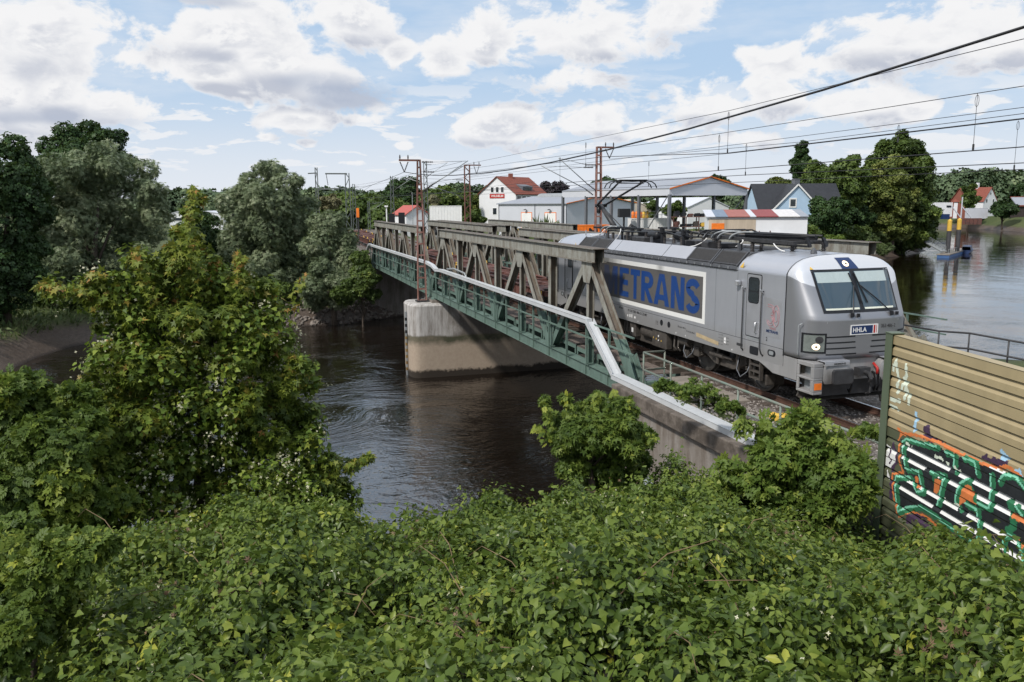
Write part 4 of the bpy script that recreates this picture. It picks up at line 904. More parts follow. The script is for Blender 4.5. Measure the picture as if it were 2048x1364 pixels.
    b.prism([(-1.38, .60), (-1.45, .42), (-1.2, .20), (-.85, .16), (-.80, .34), (.80, .34), (.85, .16), (1.2, .20), (1.45, .42), (1.38, .60)], pl, -.05, 0); b.build('snow_plough', M['bogie'], LO)
    b = MB(); b.box(*sorted((sg * 8.2, sg * 8.9)), -1.05, 1.05, .45, .84); b.build('underframe_end', M['dkgrey'], LO)
    for s in (-1, 1):                                             # skirt, steps, door, rails on each side of this cab
        b = MB(); b.prism([(5.9, 1.06), (6.45, 1.016), (7.0, 1.012), (7.28, .93), (7.61, .82), (8.58, .82), (8.58, 1.33), (8.3, 1.345), (8.04, 1.345), (8.04, 1.06)], lambda p, q, t: X_((p, s * t, q)), 1.44, 1.502); b.build('skirt', M['silver_dirty'], LO)
        def rr(x0, x1, z0, z1, r, off, m, name, par):
            b = MB(); pts = []
            for cx, cz, a0 in ((x1 - r, z1 - r, 0), (x0 + r, z1 - r, 90), (x0 + r, z0 + r, 180), (x1 - r, z0 + r, 270)):
                for i in range(5): a = R(a0 + i * 22.5); pts.append((cx + r * math.cos(a), cz + r * math.sin(a)))
            b.prism(pts, lambda p, q, t: X_((p, s * t, q)), 1.495, 1.5 + off); return b.build(name, m, par)
        dr = rr(6.32, 6.995, 1.60, 3.28, .06, .006, M['black'], 'cab_door', LO); rr(6.345, 6.97, 1.625, 3.255, .05, .012, M['silver'], 'door_leaf', dr)
        rr(6.40, 6.90, 2.50, 3.19, .10, .015, M['black'], 'window', dr); rr(6.425, 6.875, 2.83, 3.165, .08, .018, M['window'], 'pane', dr); rr(6.425, 6.875, 2.525, 2.80, .08, .018, M['window'], 'pane', dr)
        rr(6.42, 6.95, 1.535, 1.595, .01, .004, M['galv'], 'door_sill', dr)
        b = MB(); b.tube([X_((6.84, s * 1.50, 2.02)), X_((6.84, s * 1.56, 2.02)), X_((6.84, s * 1.56, 1.74)), X_((6.84, s * 1.5, 1.74))], .018, 6); b.build('handle', M['alu'], dr, True)
        for xh in (6.24, 7.08):
            b = MB(); b.tube([X_((xh, s * 1.50, 2.86)), X_((xh, s * 1.565, 2.84)), X_((xh, s * 1.565, 1.36)), X_((xh + .08 * (1 if xh > 6.5 else 0), s * 1.565, 1.24)), X_((xh + .08 * (1 if xh > 6.5 else 0), s * 1.5, 1.18))], .019, 6); hr = b.build('handrail', M['dkgrey'], LO, True)
            b = MB(); b.beam(X_((xh, s * 1.52, 2.80)), X_((xh, s * 1.60, 2.90)), .05, .03); b.build('bracket', M['alu'], hr)
        rr(6.55, 6.95, 1.14, 1.36, .05, .004, M['black'], 'step_recess', LO); o_ = rr(7.36, 7.70, 1.235, 1.40, .08, .006, M['black'], 'socket', LO); rr(7.42, 7.62, 1.265, 1.37, .05, .010, M['galv'], 'cap', o_)
        rr(5.92, 6.2, 1.265, 1.34, .01, .003, M['dkgrey'], 'frame_plate', LO)
        b = MB(); b.lathe([(.02, -.02), (.085, 0), (.085, .10), (.05, .13)], X_((5.98, s * 1.57, 2.93)), k=12); b.box(*sorted((sg * 5.96, sg * 6.0)), *sorted((s * 1.5, s * 1.56)), 2.95, 3.0); b.build('mirror_camera', M['alu'], LO, 40)
        b = MB()
        for x0 in (6.50, 6.96): b.box(*sorted((sg * x0, sg * (x0 + .045))), *sorted((s * 1.36, s * 1.46)), .48, 1.02)
        for z in (.48, .66, .84): b.box(*sorted((sg * 6.545, sg * 6.96)), *sorted((s * 1.30, s * 1.46)), z, z + .035)
        b.build('ladder', M['bogie'], LO)
        b = MB(); b.add([X_((5.93, s * 1.503, 3.40)), X_((6.10, s * 1.503, 3.40)), X_((6.10, s * 1.475, 3.56))], [(0, 1, 2)]); b.build('warning_mark', M['yellow'], cr)
    b = MB(); b.add([X_(F(3.505, -1.13, .012)), X_(F(3.505, -1.04, .012)), X_(F(3.57, -1.09, .012))], [(0, 1, 2)]); b.build('warning_mark', M['yellow'], nz)
    return nz
nz = end(1); end(-1)
for s in (-1, 1):                                                 # wide middle part of both sides
    O = 1.5
    def rect(x0, x1, z0, z1, off, m, name, par): b = MB(); b.box(x0, x1, *sorted((s * (O - .004), s * (O + off))), z0, z1); return b.build(name, m, par)
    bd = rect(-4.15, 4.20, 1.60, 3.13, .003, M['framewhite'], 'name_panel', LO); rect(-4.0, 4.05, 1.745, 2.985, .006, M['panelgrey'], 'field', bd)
    rect(-8.0, 8.0, 1.487, 1.497, .0025, M['dkgrey'], 'panel_joint', body)
    for x in (-5.86, -4.75, 4.75, 5.86): rect(x - .005, x + .005, 1.5, 3.29, .002, M['galvdark'], 'panel_joint', body)
    def lt(poly, x0, x1, off=.009):
        b = MB(); a = [(x0 + p * (x1 - x0), 1.85 + q * 1.02) for p, q in poly]
        b.add([(-s * p, s * (O + off), q) if s > 0 else (p, s * (O + off), q) for p, q in a], [tuple(range(len(a)))]); return b
    def ltb(polys, x0, x1):
        bb = MB()
        for i, p in enumerate(polys): q = lt(p, x0, x1, .009 + i * .0006); bb.add(q.v, q.f)
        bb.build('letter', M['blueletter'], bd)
    arc = lambda cx, cy, rx, ry, a0, a1, k=12: [(cx + rx * math.cos(R(a0 + (a1 - a0) * i / k)), cy + ry * math.sin(R(a0 + (a1 - a0) * i / k))) for i in range(k + 1)]
    ltb([[(0, 0), (.22, 0), (.22, 1), (0, 1)], [(.78, 0), (1, 0), (1, 1), (.78, 1)], [(.22, 1), (.22, .62), (.40, 0), (.60, 0), (.34, 1)], [(.78, 1), (.66, 1), (.40, 0), (.60, 0), (.78, .62)]], -3.10, -1.92)
    ltb([[(0, 0), (.34, 0), (.34, 1), (0, 1)], [(.34, 0), (1, 0), (1, .19), (.34, .19)], [(.34, .41), (.92, .41), (.92, .59), (.34, .59)], [(.34, .81), (1, .81), (1, 1), (.34, 1)]], -1.74, -.98)
    ltb([[(0, .80), (1, .80), (1, 1), (0, 1)], [(.34, 0), (.66, 0), (.66, .80), (.34, .80)]], -.83, -.10)
    ltb([[(0, 0), (.30, 0), (.30, 1), (0, 1)], [(.3, 1)] + arc(.55, .725, .43, .275, 90, -90) + [(.3, .45), (.3, .62)] + arc(.52, .725, .15, .105, -90, 90) + [(.3, .83)], [(.30, .45), (.58, .45), (1, 0), (.67, 0), (.30, .40)]], .01, .91)
    ltb([[(0, 0), (.27, 0), (.42, .62), (.5, .80), (.5, 1), (.34, 1)], [(1, 0), (.73, 0), (.58, .62), (.5, .80), (.5, 1), (.66, 1)], [(.30, .17), (.70, .17), (.66, .34), (.34, .34)]], .95, 2.02)
    ltb([[(0, 0), (.29, 0), (.29, 1), (0, 1)], [(.71, 0), (1, 0), (1, 1), (.71, 1)], [(.29, 1), (.29, .62), (.62, 0), (.71, 0), (.71, .38), (.38, 1)]], 2.12, 2.97)
    cl = arc(.5, .735, .34, .175, 15, 180, 10) + arc(.5, .735, .34, .175, 180, 262, 6) + arc(.5, .27, .34, .18, 82, 0, 6) + arc(.5, .27, .34, .18, 0, -165, 10)
    bb = MB(); rows = []
    for i, (p, q) in enumerate(cl):
        d = Vector((cl[min(i + 1, len(cl) - 1)][0] - cl[max(i - 1, 0)][0], (cl[min(i + 1, len(cl) - 1)][1] - cl[max(i - 1, 0)][1]) * 1.2)).normalized(); nx_, nz_ = -d.y * .15, d.x * .105
        rows.append([((-s if s > 0 else 1) * (3.05 + .86 * (p + k * nx_)), s * (O + .009), 1.85 + 1.02 * (q + k * nz_)) for k in (-1, 1)])
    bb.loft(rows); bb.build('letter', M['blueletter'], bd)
    xd = (1, 0, 0) if s < 0 else (-1, 0, 0); sx = 1 if s < 0 else -1
    TX = lambda st_, x, z, h, wd_, m, bo=.0: text(st_, (sx * x, s * (O + .004), z), xd, (0, 0, 1), h, wd_, m, LO, 'marking', bo)
    TX('91 54 7383 486-2 CZ-MT', -1.0, 1.36, .085, 1.5, M['dkgrey'], .01); TX('METRANS', -1.75, 1.38, .075, .36, M['dkgrey'], .01); TX('2', 7.27, 1.60, .10, .06, M['dkgrey'], .02)
    TX('8 mm 46 t', 2.62, 1.30, .06, .5, M['dkgrey'])
    for i, (x, w_, h) in enumerate(((-1.05, .06, .07), (-.88, .07, .10), (-.72, .06, .12), (-.5, .1, .07), (5.28, .09, .17))): rect(*sorted((sx * x, sx * (x + w_))), 1.17 if i < 4 else 1.22, (1.17 if i < 4 else 1.22) + h, .003, M['white'], 'label', LO)
    for i in range(7): TX('mm t kg bar'.split()[i % 4] + ' ' + str(40 + i * 3), 5.0 + .3 * (i % 2), 1.15 + .045 * i, .028, .22, M['dkgrey'])
    for x in (-.2, 2.5, 3.1, 5.7): b = MB(); b.lathe([(.022, 0), (.022, .004)], (sx * x, s * 1.503, 1.10), 'y', 8); b.build('rivet_mark', M['white'], LO)
    TX('91 54 7383 486-2', 3.15, 1.23, .05, .5, M['dkgrey']); b = MB(); b.add([(sx * x, s * 1.5045, z) for x, z in ((3.75, 1.18), (5.0, 1.10), (5.0, 1.21), (3.75, 1.30))], [(0, 1, 2, 3)]); b.build('stain', mat('ochre marking', (.42, .33, .20), .7, 0, .2, 6), LO)
    for x0, x1 in ((1.42, 1.62), (1.88, 2.16)): b = MB(); b.lathe([(.10, 0), (.10, .006)], (sx * (x0 + x1) / 2, s * 1.502, 1.29), 'y', 16); b.build('filler_cap', M['black'], LO)
    for x in (4.05, 4.16): TX('!', sx * 0 + 5.2 - x + 0.1, 1.18, .14, .03, M['dkgrey'], .02)
# anniversary emblem and the front plates
P_ = lambda st_, x, z, h, w_, m, bo=.0, th=.010: text(st_, (x, -1.5, z), (1, 0, 0), (0, 0, 1), h, w_, m, em, 'lettering', bo, th)
b = MB(); b.box(7.16, 7.86, -1.503, -1.498, 1.72, 2.72); em = b.build('emblem', M['silver'], LO)
b = MB()
for k_ in (1.0, .55):
    a1 = [(7.30 + .0, 2.55 - (1 - k_) * .12)] + [(7.43 + .14 * k_ * math.cos(R(a)), 2.41 + .135 * k_ * math.sin(R(a)) + (1 - k_) * .0) for a in range(80, -91, -15)]
    a2 = [(7.43 + .15 * k_ * math.cos(R(a)), 2.15 + .14 * k_ * math.sin(R(a))) for a in range(90, -181, -15)]
    a3 = [(7.66 + .13 * k_ * math.cos(R(a)), 2.28 + .27 * k_ * math.sin(R(a)) ) for a in range(0, 361, 12)]
    for pl in (a1, a2, a3): b.tube([(x, -1.505 - .001 * k_, z) for x, z in pl], .0075, 4)
b.build('numeral', M['pinkred'], em)
P_('YEARS', 7.40, 1.925, .055, .28, M['pinkred'], .01); P_('METRANS', 7.27, 1.83, .075, .50, M['navy'], .03)
hp = MB(); hp.box(9.072, 9.086, -.40, .40, 1.955, 2.20); hs = hp.build('maker_plate', M['white'], LO)
b = MB(); b.box(9.0865, 9.089, -.37, .24, 1.98, 2.175); b.build('field', M['navy'], hs)
text('HHLA', (9.09, -.34, 2.02), (0, 1, 0), (0, 0, 1), .115, .40, M['white'], hs, 'lettering', .03)
b = MB(); b.box(9.0865, 9.089, .265, .315, 1.98, 2.175); b.box(9.0865, 9.089, .345, .36, 1.98, 2.175); b.build('stripe', M['red'], hs)
text('353 486-2', (9.08, .49, 2.10), (0, 1, 0), (0, 0, 1), .085, .42, M['dkgrey'], LO, 'marking', .012)
# roof
b = MB(); prof = [(-1.49, 3.302), (-1.47, 3.40), (-1.12, 3.77), (-.92, 3.78), (-.90, 3.70), (.90, 3.70), (.92, 3.78), (1.12, 3.77), (1.47, 3.40), (1.49, 3.302)]
b.loft([[(x, y, z) for y, z in prof] for x in (-5.855, 5.855)]); b.f += [tuple(range(10)), tuple(range(10, 20))]; rf = b.build('roof', M['roofdark'], LO)
def slope(s, x0, x1, t0, t1, off, m, name, par):
    q = lambda x, t, o_: (x, s * (1.47 - .35 * t + .66 * o_), 3.40 + .37 * t + .62 * o_); b = MB()
    b.hexa([q(x0, t0, -.005), q(x1, t0, -.005), q(x1, t1, -.005), q(x0, t1, -.005), q(x0, t0, off), q(x1, t0, off), q(x1, t1, off), q(x0, t1, off)]); return b.build(name, m, par)
for s in (-1, 1):
    for x0, x1 in ((-3.0, -2.32), (-2.28, 1.38), (1.42, 2.95)): slope(s, x0, x1, .06, 1.02, .035, M['silver'], 'roof_hatch', LO)
    for x0, x1 in ((-5.80, -4.45), (-4.40, -3.05), (3.0, 4.40), (4.45, 5.80)):
        v = slope(s, x0, x1, .06, 1.0, .035, M['dkgrey'], 'roof_vent', LO); slope(s, x0 + .07, x1 - .07, .17, .90, .039, M['grill'], 'grille', v)
        for x in (x0 + .01, x1 - .05): slope(s, x, x + .04, .0, 1.03, .055, M['roofdark'], 'rib', v)
    b = MB()
    for i in range(26): x = -5.7 + i * .46; b.box(x, x + .05, *sorted((s * 1.485, s * 1.515)), 3.315, 3.385)
    b.build('gutter_studs', M['alu'], rf)
    b = MB(); b.box(-5.8, 5.8, *sorted((s * 1.49, s * 1.53)), 3.30, 3.325); b.build('gutter', M['black'], rf)
def ins(x, y, z0, z1, r=.075):
    b = MB(); k = max(4, int((z1 - z0) / .05)); pr = [(r * 1.25, z0), (r * 1.25, z0 + .02)]
    for i in range(k): z = z0 + .02 + (z1 - z0 - .04) * i / k; h = (z1 - z0 - .04) / k; pr += [(r * .55, z), (r, z + h * .5), (r * .55, z + h * .9)]
    pr += [(r * .7, z1 - .02), (r * .7, z1)]; b.lathe(pr, (x, y, 0), k=12); b.build('roof_insulator', M['porcelain'], LO, True)
ZR = 3.70
for x, y, h in ((-5.2,-.45,.34),(-5.2,.45,.34),(-4.6,-.5,.3),(-4.0,.4,.34),(-3.4,-.45,.34),(-2.6,.3,.30),(-1.9,-.4,.36),(-1.2,.35,.3),(-.6,-.35,.42),(.1,.3,.42),(.8,-.45,.3),(1.4,.4,.34),(2.2,-.45,.36),(2.9,.45,.34),(3.3,-.55,.3),(4.0,.45,.36),(4.9,-.45,.36),(5.6,.45,.34),(6.6,-.35,.26),(6.9,.4,.26)):
    ins(x, y, ZR if abs(x) < 5.86 else 3.80, (ZR if abs(x) < 5.86 else 3.80) + h)
b = MB()
for pts in ([(-5.2, -.45, 4.06), (-3.4, -.45, 4.06), (-1.9, -.42, 4.08), (-.6, -.35, 4.14), (.8, -.45, 4.02), (2.2, -.45, 4.06)], [(-4.0, .4, 4.06), (-1.2, .35, 4.02), (.1, .3, 4.14), (1.4, .4, 4.06), (4.0, .45, 4.08)], [(-.6, -.35, 4.15), (.1, .3, 4.15)]): b.tube(pts, .03, 8)
b.build('busbar', M['black'], LO, True)
for x0, x1, y0, y1, z1 in ((-2.4, -1.4, -.75, -.05, 3.92), (.3, 1.3, -.2, .6, 3.9), (-4.9, -4.3, .1, .7, 3.88), (1.7, 2.5, .0, .7, 3.86), (2.6, 3.0, -.75, -.4, 3.95)):
    b = MB(); b.box(x0, x1, y0, y1, 3.702, z1); b.build('roof_equipment', M['dkgrey'], LO, bevel=.03)
for x0, x1, y in ((-1.7, -1.0, -.35), (-.2, .5, -.1), (-3.2, -2.5, .1)):
    b = MB(); b.lathe([(.0, 0), (.13, .02), (.15, .1), (.15, x1 - x0 - .1), (.12, x1 - x0)], (x0, y, 4.0), 'x', 14); b.build('breaker', M['black'], LO, True)
def arch(pts, r, m, name):
    q = []; P4 = [Vector(p) for p in pts]
    for i in range(11):
        t = i / 10; q.append(P4[0] * (1 - t) ** 3 + P4[1] * 3 * t * (1 - t) ** 2 + P4[2] * 3 * t * t * (1 - t) + P4[3] * t ** 3)
    b = MB(); b.tube(q, r, 7); b.build(name, m, LO, True)
for x in (-5.5, -5.05): arch([(x - .3, -.55, 3.85), (x - .2, -.55, 4.15), (x + .05, -.5, 4.25), (x + .5, -.35, 4.22)], .028, M['galv'], 'copper_strap')
for x in (2.5, 2.95, 3.3, 3.95): arch([(x, -.62, 4.05), (x + .08, -.62, 4.22), (x + .3, -.5, 4.30), (x + .75, -.3, 4.28)], .030, M['galv'], 'horn')
for p in ([(-6.3, -.75, 3.85), (-5.9, -.75, 3.80), (-5.5, -.6, 3.85), (-5.4, -.5, 4.1)], [(-3.95, -.7, 3.75), (-3.6, -.75, 3.78), (-3.6, -.6, 4.1), (-3.9, -.5, 4.15)], [(1.6, -.85, 3.76), (2.1, -.85, 3.72), (2.5, -.75, 3.8), (2.7, -.62, 4.05)], [(4.4, -.5, 4.05), (4.75, -.6, 4.1), (4.7, -.65, 3.95), (4.35, -.65, 3.86)], [(5.95, -.5, 4.05), (6.15, -.6, 3.98), (6.4, -.65, 3.86), (6.7, -.65, 3.85)]):
    arch(p, .016, M['white'], 'white_cable')
for i, (x, y, h) in enumerate(((-2.9,-.2,.5),(-1.5,.5,.55),(-.3,-.6,.6),(.5,.55,.5),(1.1,-.55,.55),(1.9,.2,.5),(2.7,-.25,.6),(3.6,.0,.45),(-3.7,-.1,.5),(-4.5,-.15,.45))):
    b = MB(); b.lathe([(.05, 3.7), (.05, 3.72 + h * .6), (.09, 3.72 + h * .65), (.09, 3.7 + h)], (x, y, 0), k=8); b.box(x - .25, x + .3, y - .04, y + .04, 3.7 + h - .05, 3.7 + h + .01); b.build('switch_gear', M['black'], LO)
for x, y in ((5.0, -.95), (-.4, -.95), (-4.2, -.95)): b = MB(); b.box(x - .05, x + .05, y - .03, y + .03, 3.75, 3.98); b.build('roof_post', M['roofdark'], LO)
b = MB(); b.lathe([(.09, 3.84), (.07, 3.92), (.015, 3.98)], (7.55, -.4, 0), k=10); b.build('antenna', M['roofdark'], LO); b = MB(); b.lathe([(.03, 3.8), (.03, 4.02)], (-6.9, -.7, 0), k=8); b.build('antenna', M['alu'], LO)
# pantographs: the rear one raised, the front one folded
o = bpy.data.objects.new('pantograph', None); COL.objects.link(o); adopt(o, LO); o['label'] = 'raised pantograph'
b = MB(); [b.beam((-6.6, y, 4.14), (-4.4, y, 4.14), .08, .07) for y in (-.45, .45)]; [b.beam((x, -.5, 4.14), (x, .5, 4.14), .09, .07) for x in (-6.5, -5.5, -4.5)]; b.build('base_frame', M['black'], o)
b = MB(); b.tube([(-5.6, 0, 4.2), (-6.97, 0, 5.02)], [.11, .085], 8); b.tube([(-5.2, .12, 4.2), (-6.85, .1, 4.9)], .02, 6); b.build('lower_arm', M['dkgrey'], o, True)
b = MB(); [b.tube([(-6.97, s * .18, 5.05), (-4.15, s * .50, 5.90)], [.05, .035], 6) for s in (-1, 1)]; b.tube([(-6.97, -.25, 5.03), (-6.97, .25, 5.03)], .07, 8); b.lathe([(.05, 4.7), (.09, 4.78), (.09, 5.0)], (-6.97, -.1, 0), k=10); b.build('upper_arm', M['black'], o, True)
b = MB()
for dx in (-.22, .22):
    pts = [(-4.12 + dx, y, z) for y, z in ((-1.0, 5.70), (-.93, 5.84), (-.80, 5.93), (-.6, 5.97), (.6, 5.97), (.80, 5.93), (.93, 5.84), (1.0, 5.70))]; b.tube(pts, .022, 6); b.box(-4.15 + dx, -4.09 + dx, -.58, .58, 5.985, 6.015)
for y in (-.5, .5): b.beam((-4.34, y, 5.93), (-3.9, y, 5.93), .04, .05)
b.tube([(-4.12, -.55, 5.88), (-4.12, .55, 5.88)], .02, 6); b.build('collector_head', M['black'], o, True)
o = bpy.data.objects.new('pantograph', None); COL.objects.link(o); adopt(o, LO); o['label'] = 'folded pantograph'
b = MB(); [b.beam((2.4, y, 4.10), (6.9, y, 4.06), .09, .10) for y in (-.5, .5)]; [b.beam((x, -.55, 4.06), (x, .55, 4.06), .10, .08) for x in (3.2, 4.9, 6.6)]; b.build('base_frame', M['dkgrey'], o)
b = MB(); b.tube([(3.9, 0, 4.18), (7.1, 0, 4.20)], [.08, .06], 8); b.tube([(3.0, -.3, 4.24), (7.2, -.1, 4.26)], .03, 6); b.tube([(3.0, .3, 4.24), (7.2, .1, 4.26)], .03, 6); b.build('folded_arm', M['black'], o, True)
b = MB(); b.beam((7.05, -.25, 4.2), (7.2, -.25, 3.98), .08, .06); b.beam((7.05, .25, 4.2), (7.2, .25, 3.98), .08, .06); b.beam((5.0, -.45, 4.0), (7.2, -.3, 3.99), .03, .05); b.build('knee', M['black'], o)
b = MB()
for dx in (-.2, .2): b.tube([(2.9 + dx, y, z) for y, z in ((-.95, 4.08), (-.88, 4.22), (-.7, 4.29), (.7, 4.29), (.88, 4.22), (.95, 4.08))], .025, 6)
b.build('collector_head', M['black'], o, True)
# running gear
def bogie(x0):
    o = bpy.data.objects.new('bogie', None); COL.objects.link(o); adopt(o, LO)
    for dx in (-1.5, 1.5):
        for s in (-1, 1):
            b = MB(); k = s; b.lathe([(.66, .06), (.66, .09), (.625, .10), (.625, .22), (.56, .235), (.53, .20), (.22, .17), (.20, .25), (.12, .27)], (x0 + dx, 0, .625), 'y', 32)
            b.v = [(x, s * (.60 + y), z) for x, y, z in b.v]; b.build('wheel', M['wheel'], o, 30)
        b = MB(); b.lathe([(.09, -.7), (.09, .7)], (x0 + dx, 0, .625), 'y', 10); b.build('axle', M['bogie'], o)
    for s in (-1, 1):
        b = MB(); b.prism([(-2.3, .78), (-2.2, .95), (-.7, .92), (-.45, .66), (.45, .66), (.7, .92), (2.2, .95), (2.3, .78), (1.0, .62), (.5, .42), (-.5, .42), (-1.0, .62)], lambda p, q, t: (x0 + p, s * t, q), 1.0, 1.14); b.build('side_frame', M['bogie'], o, bevel=.02)
        for dx in (-1.5, 1.5):
            b = MB(); b.box(x0 + dx - .17, x0 + dx + .17, *sorted((s * .93, s * 1.22)), .47, .77); b.build('axle_box', M['bogie'], o, bevel=.03)
            for e in (-.30, .30): b = MB(); b.tube([(x0 + dx + e + .015 * math.cos(q), s * 1.1 + .1 * math.sin(q), .52 + .44 * q / 44) for q in np.linspace(0, 44, 90)], .02, 5); b.build('spring', M['bogie'], o, True)
            b = MB(); b.box(x0 + dx * 1.0 + (.62 if dx > 0 else -.74), x0 + dx + (.74 if dx > 0 else -.62), *sorted((s * .68, s * .95)), .32, .9); b.build('brake_caliper', M['bogie'], o, bevel=.02)
        b = MB(); b.lathe([(.075, -.55), (.075, .15), (.045, .16), (.045, .6)], (x0, s * 1.24, .74), 'x', 12); b.build('damper', M['bogie'], o, 40)
        b = MB(); b.tube([(x0 - .2, s * 1.2, .98), (x0 - .22, s * 1.22, .5)], .06, 10); b.tube([(x0 + .9, s * 1.26, .95), (x0 + .92, s * 1.26, .48)], .055, 10); b.build('damper', M['bogie'], o, 40)
        for e in (-.62, .62): b = MB(); b.lathe([(.17, .60), (.17, 1.0)], (x0 + e * .55, s * .98, 0), k=14); b.build('air_spring', M['black'], o, 40)
        b = MB(); b.box(x0 + 1.95, x0 + 2.25, *sorted((s * .95, s * 1.25)), .32, .62); b.box(x0 - 2.3, x0 - 2.05, *sorted((s * .9, s * 1.2)), .30, .55); b.build('sand_box', M['bogie'], o, bevel=.03)
        for e in (-2.0, 1.0): b = MB(); b.tube([(x0 + e, s * 1.28, .95), (x0 + e - .05, s * 1.33, .55), (x0 + e + .15, s * 1.33, .36), (x0 + e + .42, s * 1.3, .55), (x0 + e + .4, s * 1.2, .75)], .016, 6); b.build('hose', M['galvdark'], o, True)
    b = MB(); b.box(x0 - 1.0, x0 + 1.0, -.85, .85, .42, .85); b.build('traction_motor', M['dkgrey'], o)
bogie(4.75); bogie(-4.75)
b = MB(); b.box(-1.9, 1.7, -1.2, 1.2, .34, 1.02); b.build('transformer', M['bogie'], LO, bevel=.04)
for s in (-1, 1):
    b = MB(); b.box(.75, 1.75, *sorted((s * 1.21, s * 1.44)), .42, 1.0); bx_ = b.build('equipment_case', M['bogie'], LO, bevel=.03)
    b = MB(); [b.box(x, x + .035, *sorted((s * 1.441, s * 1.446)), z, z + .05) for x, z in ((.85, .68), (1.05, .66), (1.4, .64))]; b.build('sticker', M['yellow'], bx_)
    b = MB(); b.lathe([(.035, 0), (.035, .006)], (1.22, s * 1.446, .80), 'y', 10); b.lathe([(.028, 0), (.028, .006)], (1.22, s * 1.446, .66), 'y', 10); b.build('sticker', M['white'], bx_)
    b = MB(); b.lathe([(.05, -.45), (.20, -.42), (.22, -.3), (.22, .3), (.20, .42), (.05, .45)], (.2, s * 1.2, .78), 'x', 16); b.build('air_tank', M['bogie'], LO, True)
    b = MB(); b.box(-1.0, -.55, *sorted((s * 1.2, s * 1.42)), .5, 1.0); b2 = b.build('valve_case', M['bogie'], LO, bevel=.02); b = MB(); b.box(-.86, -.72, *sorted((s * 1.421, s * 1.426)), .64, .80); b.build('sticker', M['white'], b2)
    for x in (-1.6, -1.35, 2.1, 2.35): b = MB(); b.tube([(x, s * 1.3, 1.02), (x, s * 1.34, .6), (x + .12, s * 1.3, .5)], .03, 7); b.build('pipe', M['bogie'], LO, True)
    b = MB(); b.box(-2.6, -2.0, *sorted((s * 1.1, s * 1.4)), .5, 1.0); b.lathe([(.14, -.3), (.14, .3)], (2.6, s * 1.2, .82), 'x', 12); b.build('equipment_case', M['bogie'], LO, bevel=.02)
# ---------------------------------------------------------------- container wagons
WG = T('container_wagon', 'empty rust red container wagon coupled right behind the locomotive', 'wagon', (0, 0, 0), 'empty container wagons')
b = MB()
for s in (-1, 1):
    b.prism([(-9.5, 1.12), (9.5, 1.12), (9.5, .88), (8.2, .86), (6.2, .80), (4.6, .52), (-4.6, .52), (-6.2, .80), (-8.2, .86), (-9.5, .88)], lambda p, q, t: (p, s * t, q), 1.16, 1.19)
    for z0, z1 in ((1.10, 1.135), (.50, .53)): b.box(-9.5 if z0 > 1 else -4.6, 9.5 if z0 > 1 else 4.6, *sorted((s * 1.08, s * 1.30)), z0, z1)
    for i in range(17): x = -8.8 + i * 1.1; b.box(x - .012, x + .012, *sorted((s * 1.19, s * 1.27)), .86 if abs(x) > 5.5 else .56, 1.10)
b.build('side_sill', M['wagon'], WG)
b = MB()
for s in (-1, 1): b.box(-9.5, 9.5, *sorted((s * .25, s * .42)), .78, 1.08)
for x in (-9.45, -8.3, -7.1, -5.9, -4.2, -2.6, -.9, .9, 2.6, 4.2, 5.9, 7.1, 8.3, 9.45): b.box(x - .11, x + .11, -1.16, 1.16, .86, 1.095)
for x in (-7.1, 7.1): b.box(x - .7, x + .7, -1.1, 1.1, 1.05, 1.099)
for a, e in ((-9.4, -7.2), (-5.8, -2.7), (2.7, 5.8), (7.2, 9.4)):
    for s in (-1, 1): b.beam((a, 0, 1.04), (e, s * 1.05, 1.04), .12, .06)
b.build('deck_frame', M['wagon'], WG)
for s in (-1, 1):
    for x in (-9.1, -3.05, 3.05, 9.1): b = MB(); b.box(x - .1, x + .1, *sorted((s * 1.0, s * 1.28)), 1.137, 1.24); b.build('container_pin', M['wagondark'], WG)
for x, y in ((-9.2, 1.0), (-8.4, -1.22), (9.2, -1.0), (8.6, 1.1), (5.5, -1.22), (-4.9, -1.22), (.6, 1.0), (1.2, -1.22)):
    b = MB(); b.tube([(x - .22, y, 1.14), (x - .20, y, 1.30), (x + .20, y, 1.30), (x + .22, y, 1.14)], .03, 6); b.box(x - .18, x + .18, y - .05, y + .05, 1.136, 1.20); b.build('yellow_lever', M['yellow'], WG)
b = MB()
for i in range(3): b.box(-9.0 + i * .22, -8.88 + i * .22, -1.306, -1.302, .9, 1.1); b.box(8.2 + i * .22, 8.32 + i * .22, -1.306, -1.302, .9, 1.1)
b.build('warning_stripe', M['yellow'], WG)
for x0 in (-7.1, 7.1):
    o = bpy.data.objects.new('wagon_bogie', None); COL.objects.link(o); adopt(o, WG)
    for s in (-1, 1):
        b = MB(); b.prism([(-1.3, .62), (-1.2, .74), (-.5, .60), (.5, .60), (1.2, .74), (1.3, .62), (.95, .46), (.4, .36), (-.4, .36), (-.95, .46)], lambda p, q, t: (x0 + p, s * t, q), .95, 1.06); b.build('side_frame', M['wagondark'], o)
        for dx in (-.9, .9): b = MB(); b.lathe([(.46, 0), (.49, .03), (.46, .04), (.46, .14), (.2, .10)], (x0 + dx, 0, .46), 'y', 20); b.v = [(x, s * (.68 + y), z) for x, y, z in b.v]; b.build('wheel', M['wheel'], o)
for s in (-1, 1):
    for e in (-1, 1):
        b = MB(); b.lathe([(.09, 0), (.09, .36), (.2, .37), (.2, .40)], (0, s * .875, 1.0), 'x', 14); b.v = [(e * (9.48 + x * .8), y, z) for x, y, z in b.v]; b.build('buffer', M['wagondark'], WG)
def wagon_at(o, x):
    y0, y1 = yA(x - 7), yA(x + 7); o.location = (x, (y0 + y1) / 2, 0); o.rotation_euler = (0, 0, math.atan2(y1 - y0, 14))
